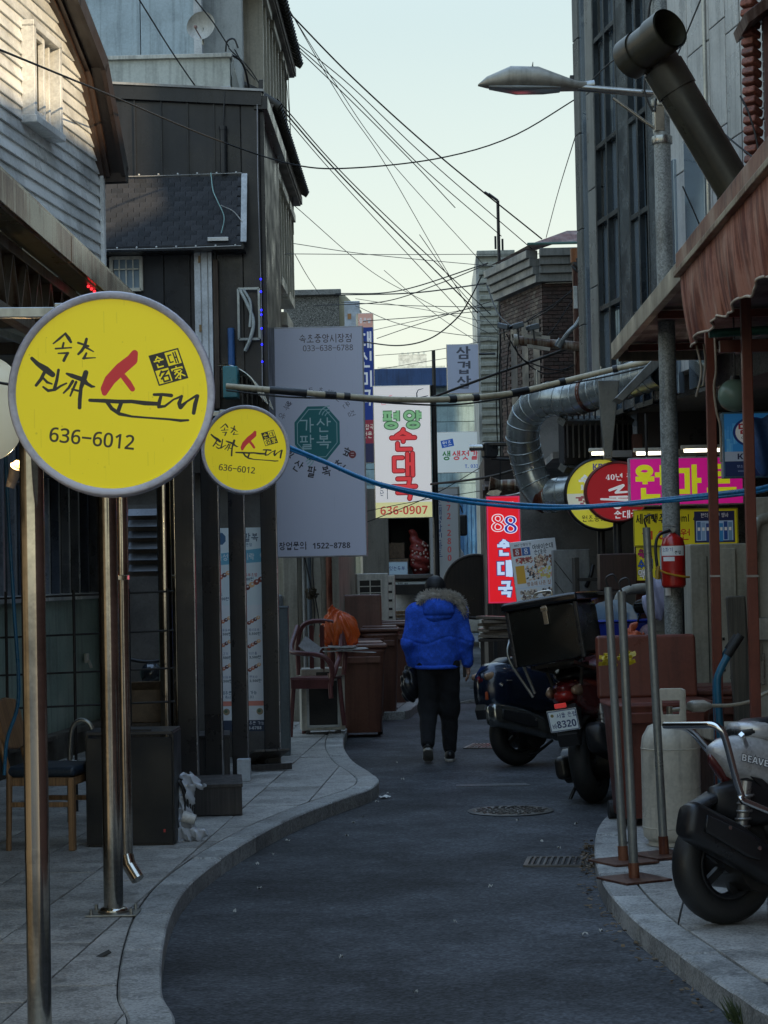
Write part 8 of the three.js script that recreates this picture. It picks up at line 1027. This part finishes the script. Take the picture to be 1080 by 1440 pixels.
const th = 'hair thin cable crossing the open sky'; for (const l of [[[395, -5, 28], [470, 115, 31], [545, 222, 34], [680, 372, 38]], [[400, 2, 28], [480, 140, 31], [535, 220, 33], [610, 350, 36], [672, 455, 38]], [[415, 290, 32], [520, 380, 36], [600, 425, 39], [690, 470, 40]], [[410, 342, 32], [520, 358, 34], [700, 375, 37]], [[400, 357, 30], [560, 358, 34], [770, 357, 36]], [[415, 358, 32], [432, 388, 34], [450, 415, 42]], [[768, 334, 33], [785, 270, 30], [814, 176, 21]], [[404, 85, 29], [409, 200, 31], [413, 330, 32]], [[400, 85, 29], [408, 180, 30], [413, 300, 32]]]) cable(l, .006, th, cableG);
const tg = 'dark cable in the tangle above the end of the lane'; for (const [r, ...l] of [[.012, [470, 413, 45], [560, 409, 42], [686, 370, 38]], [.014, [470, 415, 45], [580, 412, 42], [682, 399, 38]], [.01, [440, 430, 44], [540, 424, 42], [620, 398, 40], [684, 372, 38]], [.014, [505, 480, 41], [560, 486, 40], [605, 476, 40], [642, 448, 39], [662, 418, 38], [678, 386, 38]], [.008, [505, 452, 41], [600, 445, 40], [690, 436, 38]], [.008, [480, 425, 44], [580, 430, 41], [690, 432, 38]], [.007, [500, 430, 43], [560, 455, 41], [640, 470, 39], [700, 474, 38]], [.008, [530, 476, 44], [600, 452, 41], [690, 424, 38]], [.006, [500, 420, 43], [600, 436, 41], [680, 452, 38]], [.007, [528, 500, 46], [600, 494, 42], [690, 478, 38]], [.006, [528, 520, 46], [620, 505, 42], [690, 494, 38]], [.006, [500, 470, 42], [580, 452, 41], [650, 436, 39], [700, 430, 38]], [.006, [540, 380, 40], [610, 440, 40], [670, 480, 38]], [.007, [590, 330, 36], [640, 400, 37], [700, 466, 36]]]) cable(l, r, tg, cableM, 'tangle of cables at the end of the lane');
const up = 'cable strung from the rust brown pole'; for (const [r, ...l] of [[.009, [832, 374, 30], [780, 430, 31], [720, 462, 33], [700, 470, 34]], [.009, [832, 380, 30], [800, 430, 30], [772, 470, 30], [750, 480, 30]], [.008, [832, 384, 30], [790, 420, 30], [740, 452, 30]], [.012, [720, 460, 30], [700, 440, 33], [684, 400, 36]], [.012, [838, 376, 30], [880, 378, 24], [930, 372, 19]], [.01, [835, 370, 30], [880, 366, 26], [940, 352, 19]], [.01, [720, 470, 30], [730, 500, 30], [750, 512, 30], [790, 520, 30], [830, 500, 30]], [.01, [712, 470, 30], [735, 505, 30], [765, 525, 30], [800, 520, 30]], [.012, [704, 470, 30], [702, 540, 30], [704, 620, 30], [703, 690, 30]], [.009, [700, 480, 30], [698, 560, 30], [700, 640, 30]], [.009, [716, 480, 30], [712, 540, 30], [715, 600, 30]], [.006, [832, 388, 30], [812, 440, 30], [790, 500, 30]]]) cable(l, r, up, cableM, 'cables on the rust brown pole');
cable([[600, 562, 33], [680, 532, 32], [760, 504, 31], [835, 476, 30]], .022, 'thick black cable rising past the grey sign to the rust brown pole'); cable([[606, 681, 33], [680, 672, 31], [745, 655, 29]], .02, 'thick black cable beside the pale blue shop sign'); cable([[470, 752, 33], [600, 700, 33], [680, 655, 34]], .007, 'thin cable passing in front of the tall white sign'); cable([[510, 720, 33], [580, 706, 33], [690, 688, 34]], .006, 'thin cable low in front of the tall white sign');
const bl = 'black cable running down beside the red brick house'; for (const l of [[[322, 68, 24], [360, 110, 26], [395, 190, 30], [412, 260, 32]], [[330, 70, 24], [345, 95, 25], [372, 130, 28], [400, 180, 31]], [[275, 0, 22], [300, 32, 23], [322, 66, 24]], [[196, 0, 20], [245, 78, 22], [288, 140, 23]]]) cable(l, .008, bl, cableG, 'cables beside the red brick house');
cable([[1080, 238, 11.5], [1000, 170, 12.5], [930, 75, 14], [870, 80, 17], [815, 130, 20]], .006, 'thin cable from the street lamp to the right edge'); cable([[985, 0, 14], [960, 60, 14.5], [930, 130, 14.2]], .006, 'thin cable running up the white panels', cableG); cable([[960, 262, 15.5], [985, 320, 15.5], [1000, 372, 15.8]], .006, 'short black cable hanging before the dark opening');
{ // ivory conduit across the lane, bound with black tape
  const pts = [[318, 543, 16.2], [400, 550, 16.2], [470, 556, 16.3], [560, 562, 16.4], [640, 561, 16.6], [720, 553, 16.8], [790, 537, 17], [860, 520, 17], [950, 500, 16.8]].map(([x, y, z]) => P(x, y, z)), c = new THREE.CatmullRomCurve3(pts), g = thing('ivory_conduit', 'ivory plastic conduit bound with black tape spanning the lane', 'conduit', V(0, 0, 0)); part('tube', T(pts, .024, 12, 120), mat([.46, .41, .31], .5, 0, { tx: 'grime', k: 97 }), g); for (const [t, l] of [[.09, .2], [.14, .1], [.205, .09], [.245, .05], [.475, .06], [.53, .05], [.62, .16], [.74, .05], [.86, .04]]) { const a = c.getPointAt(t), b = c.getPointAt(Math.min(1, t + l / c.getLength())); part('tape', C(a, b, .031, .031, 12), K.black, g); }
  part('black_cable', T(pts.map((p, i) => p.clone().add(V(0, -.035 - .012 * Math.sin(i * 2), .01))), .008, 6, 120), K.black, g);
  const r = thing('blue_rope', 'bright blue plastic cord sagging across the lane', 'cord', V(0, 0, 0)), q = [[392, 622, 15.6], [450, 646, 15.4], [530, 679, 15], [620, 700, 14.6], [700, 711, 14.3], [780, 715, 14], [860, 711, 13.6], [950, 702, 13], [1050, 690, 12.2], [1095, 680, 11.8]]; for (const [dy, rad, ph] of [[0, .014, 0], [5, .010, 1.3], [-3, .008, 2.6]]) part('strand', T(q.map(([x, y, z], i) => P(x, y + dy * Math.sin(i * .7 + ph + .6), z)), rad, 7, 120), mat([.015, .20, .44], .35, 0, { tx: 'fab', k: 98 }), r);
}
renderer.render(scene, camera);
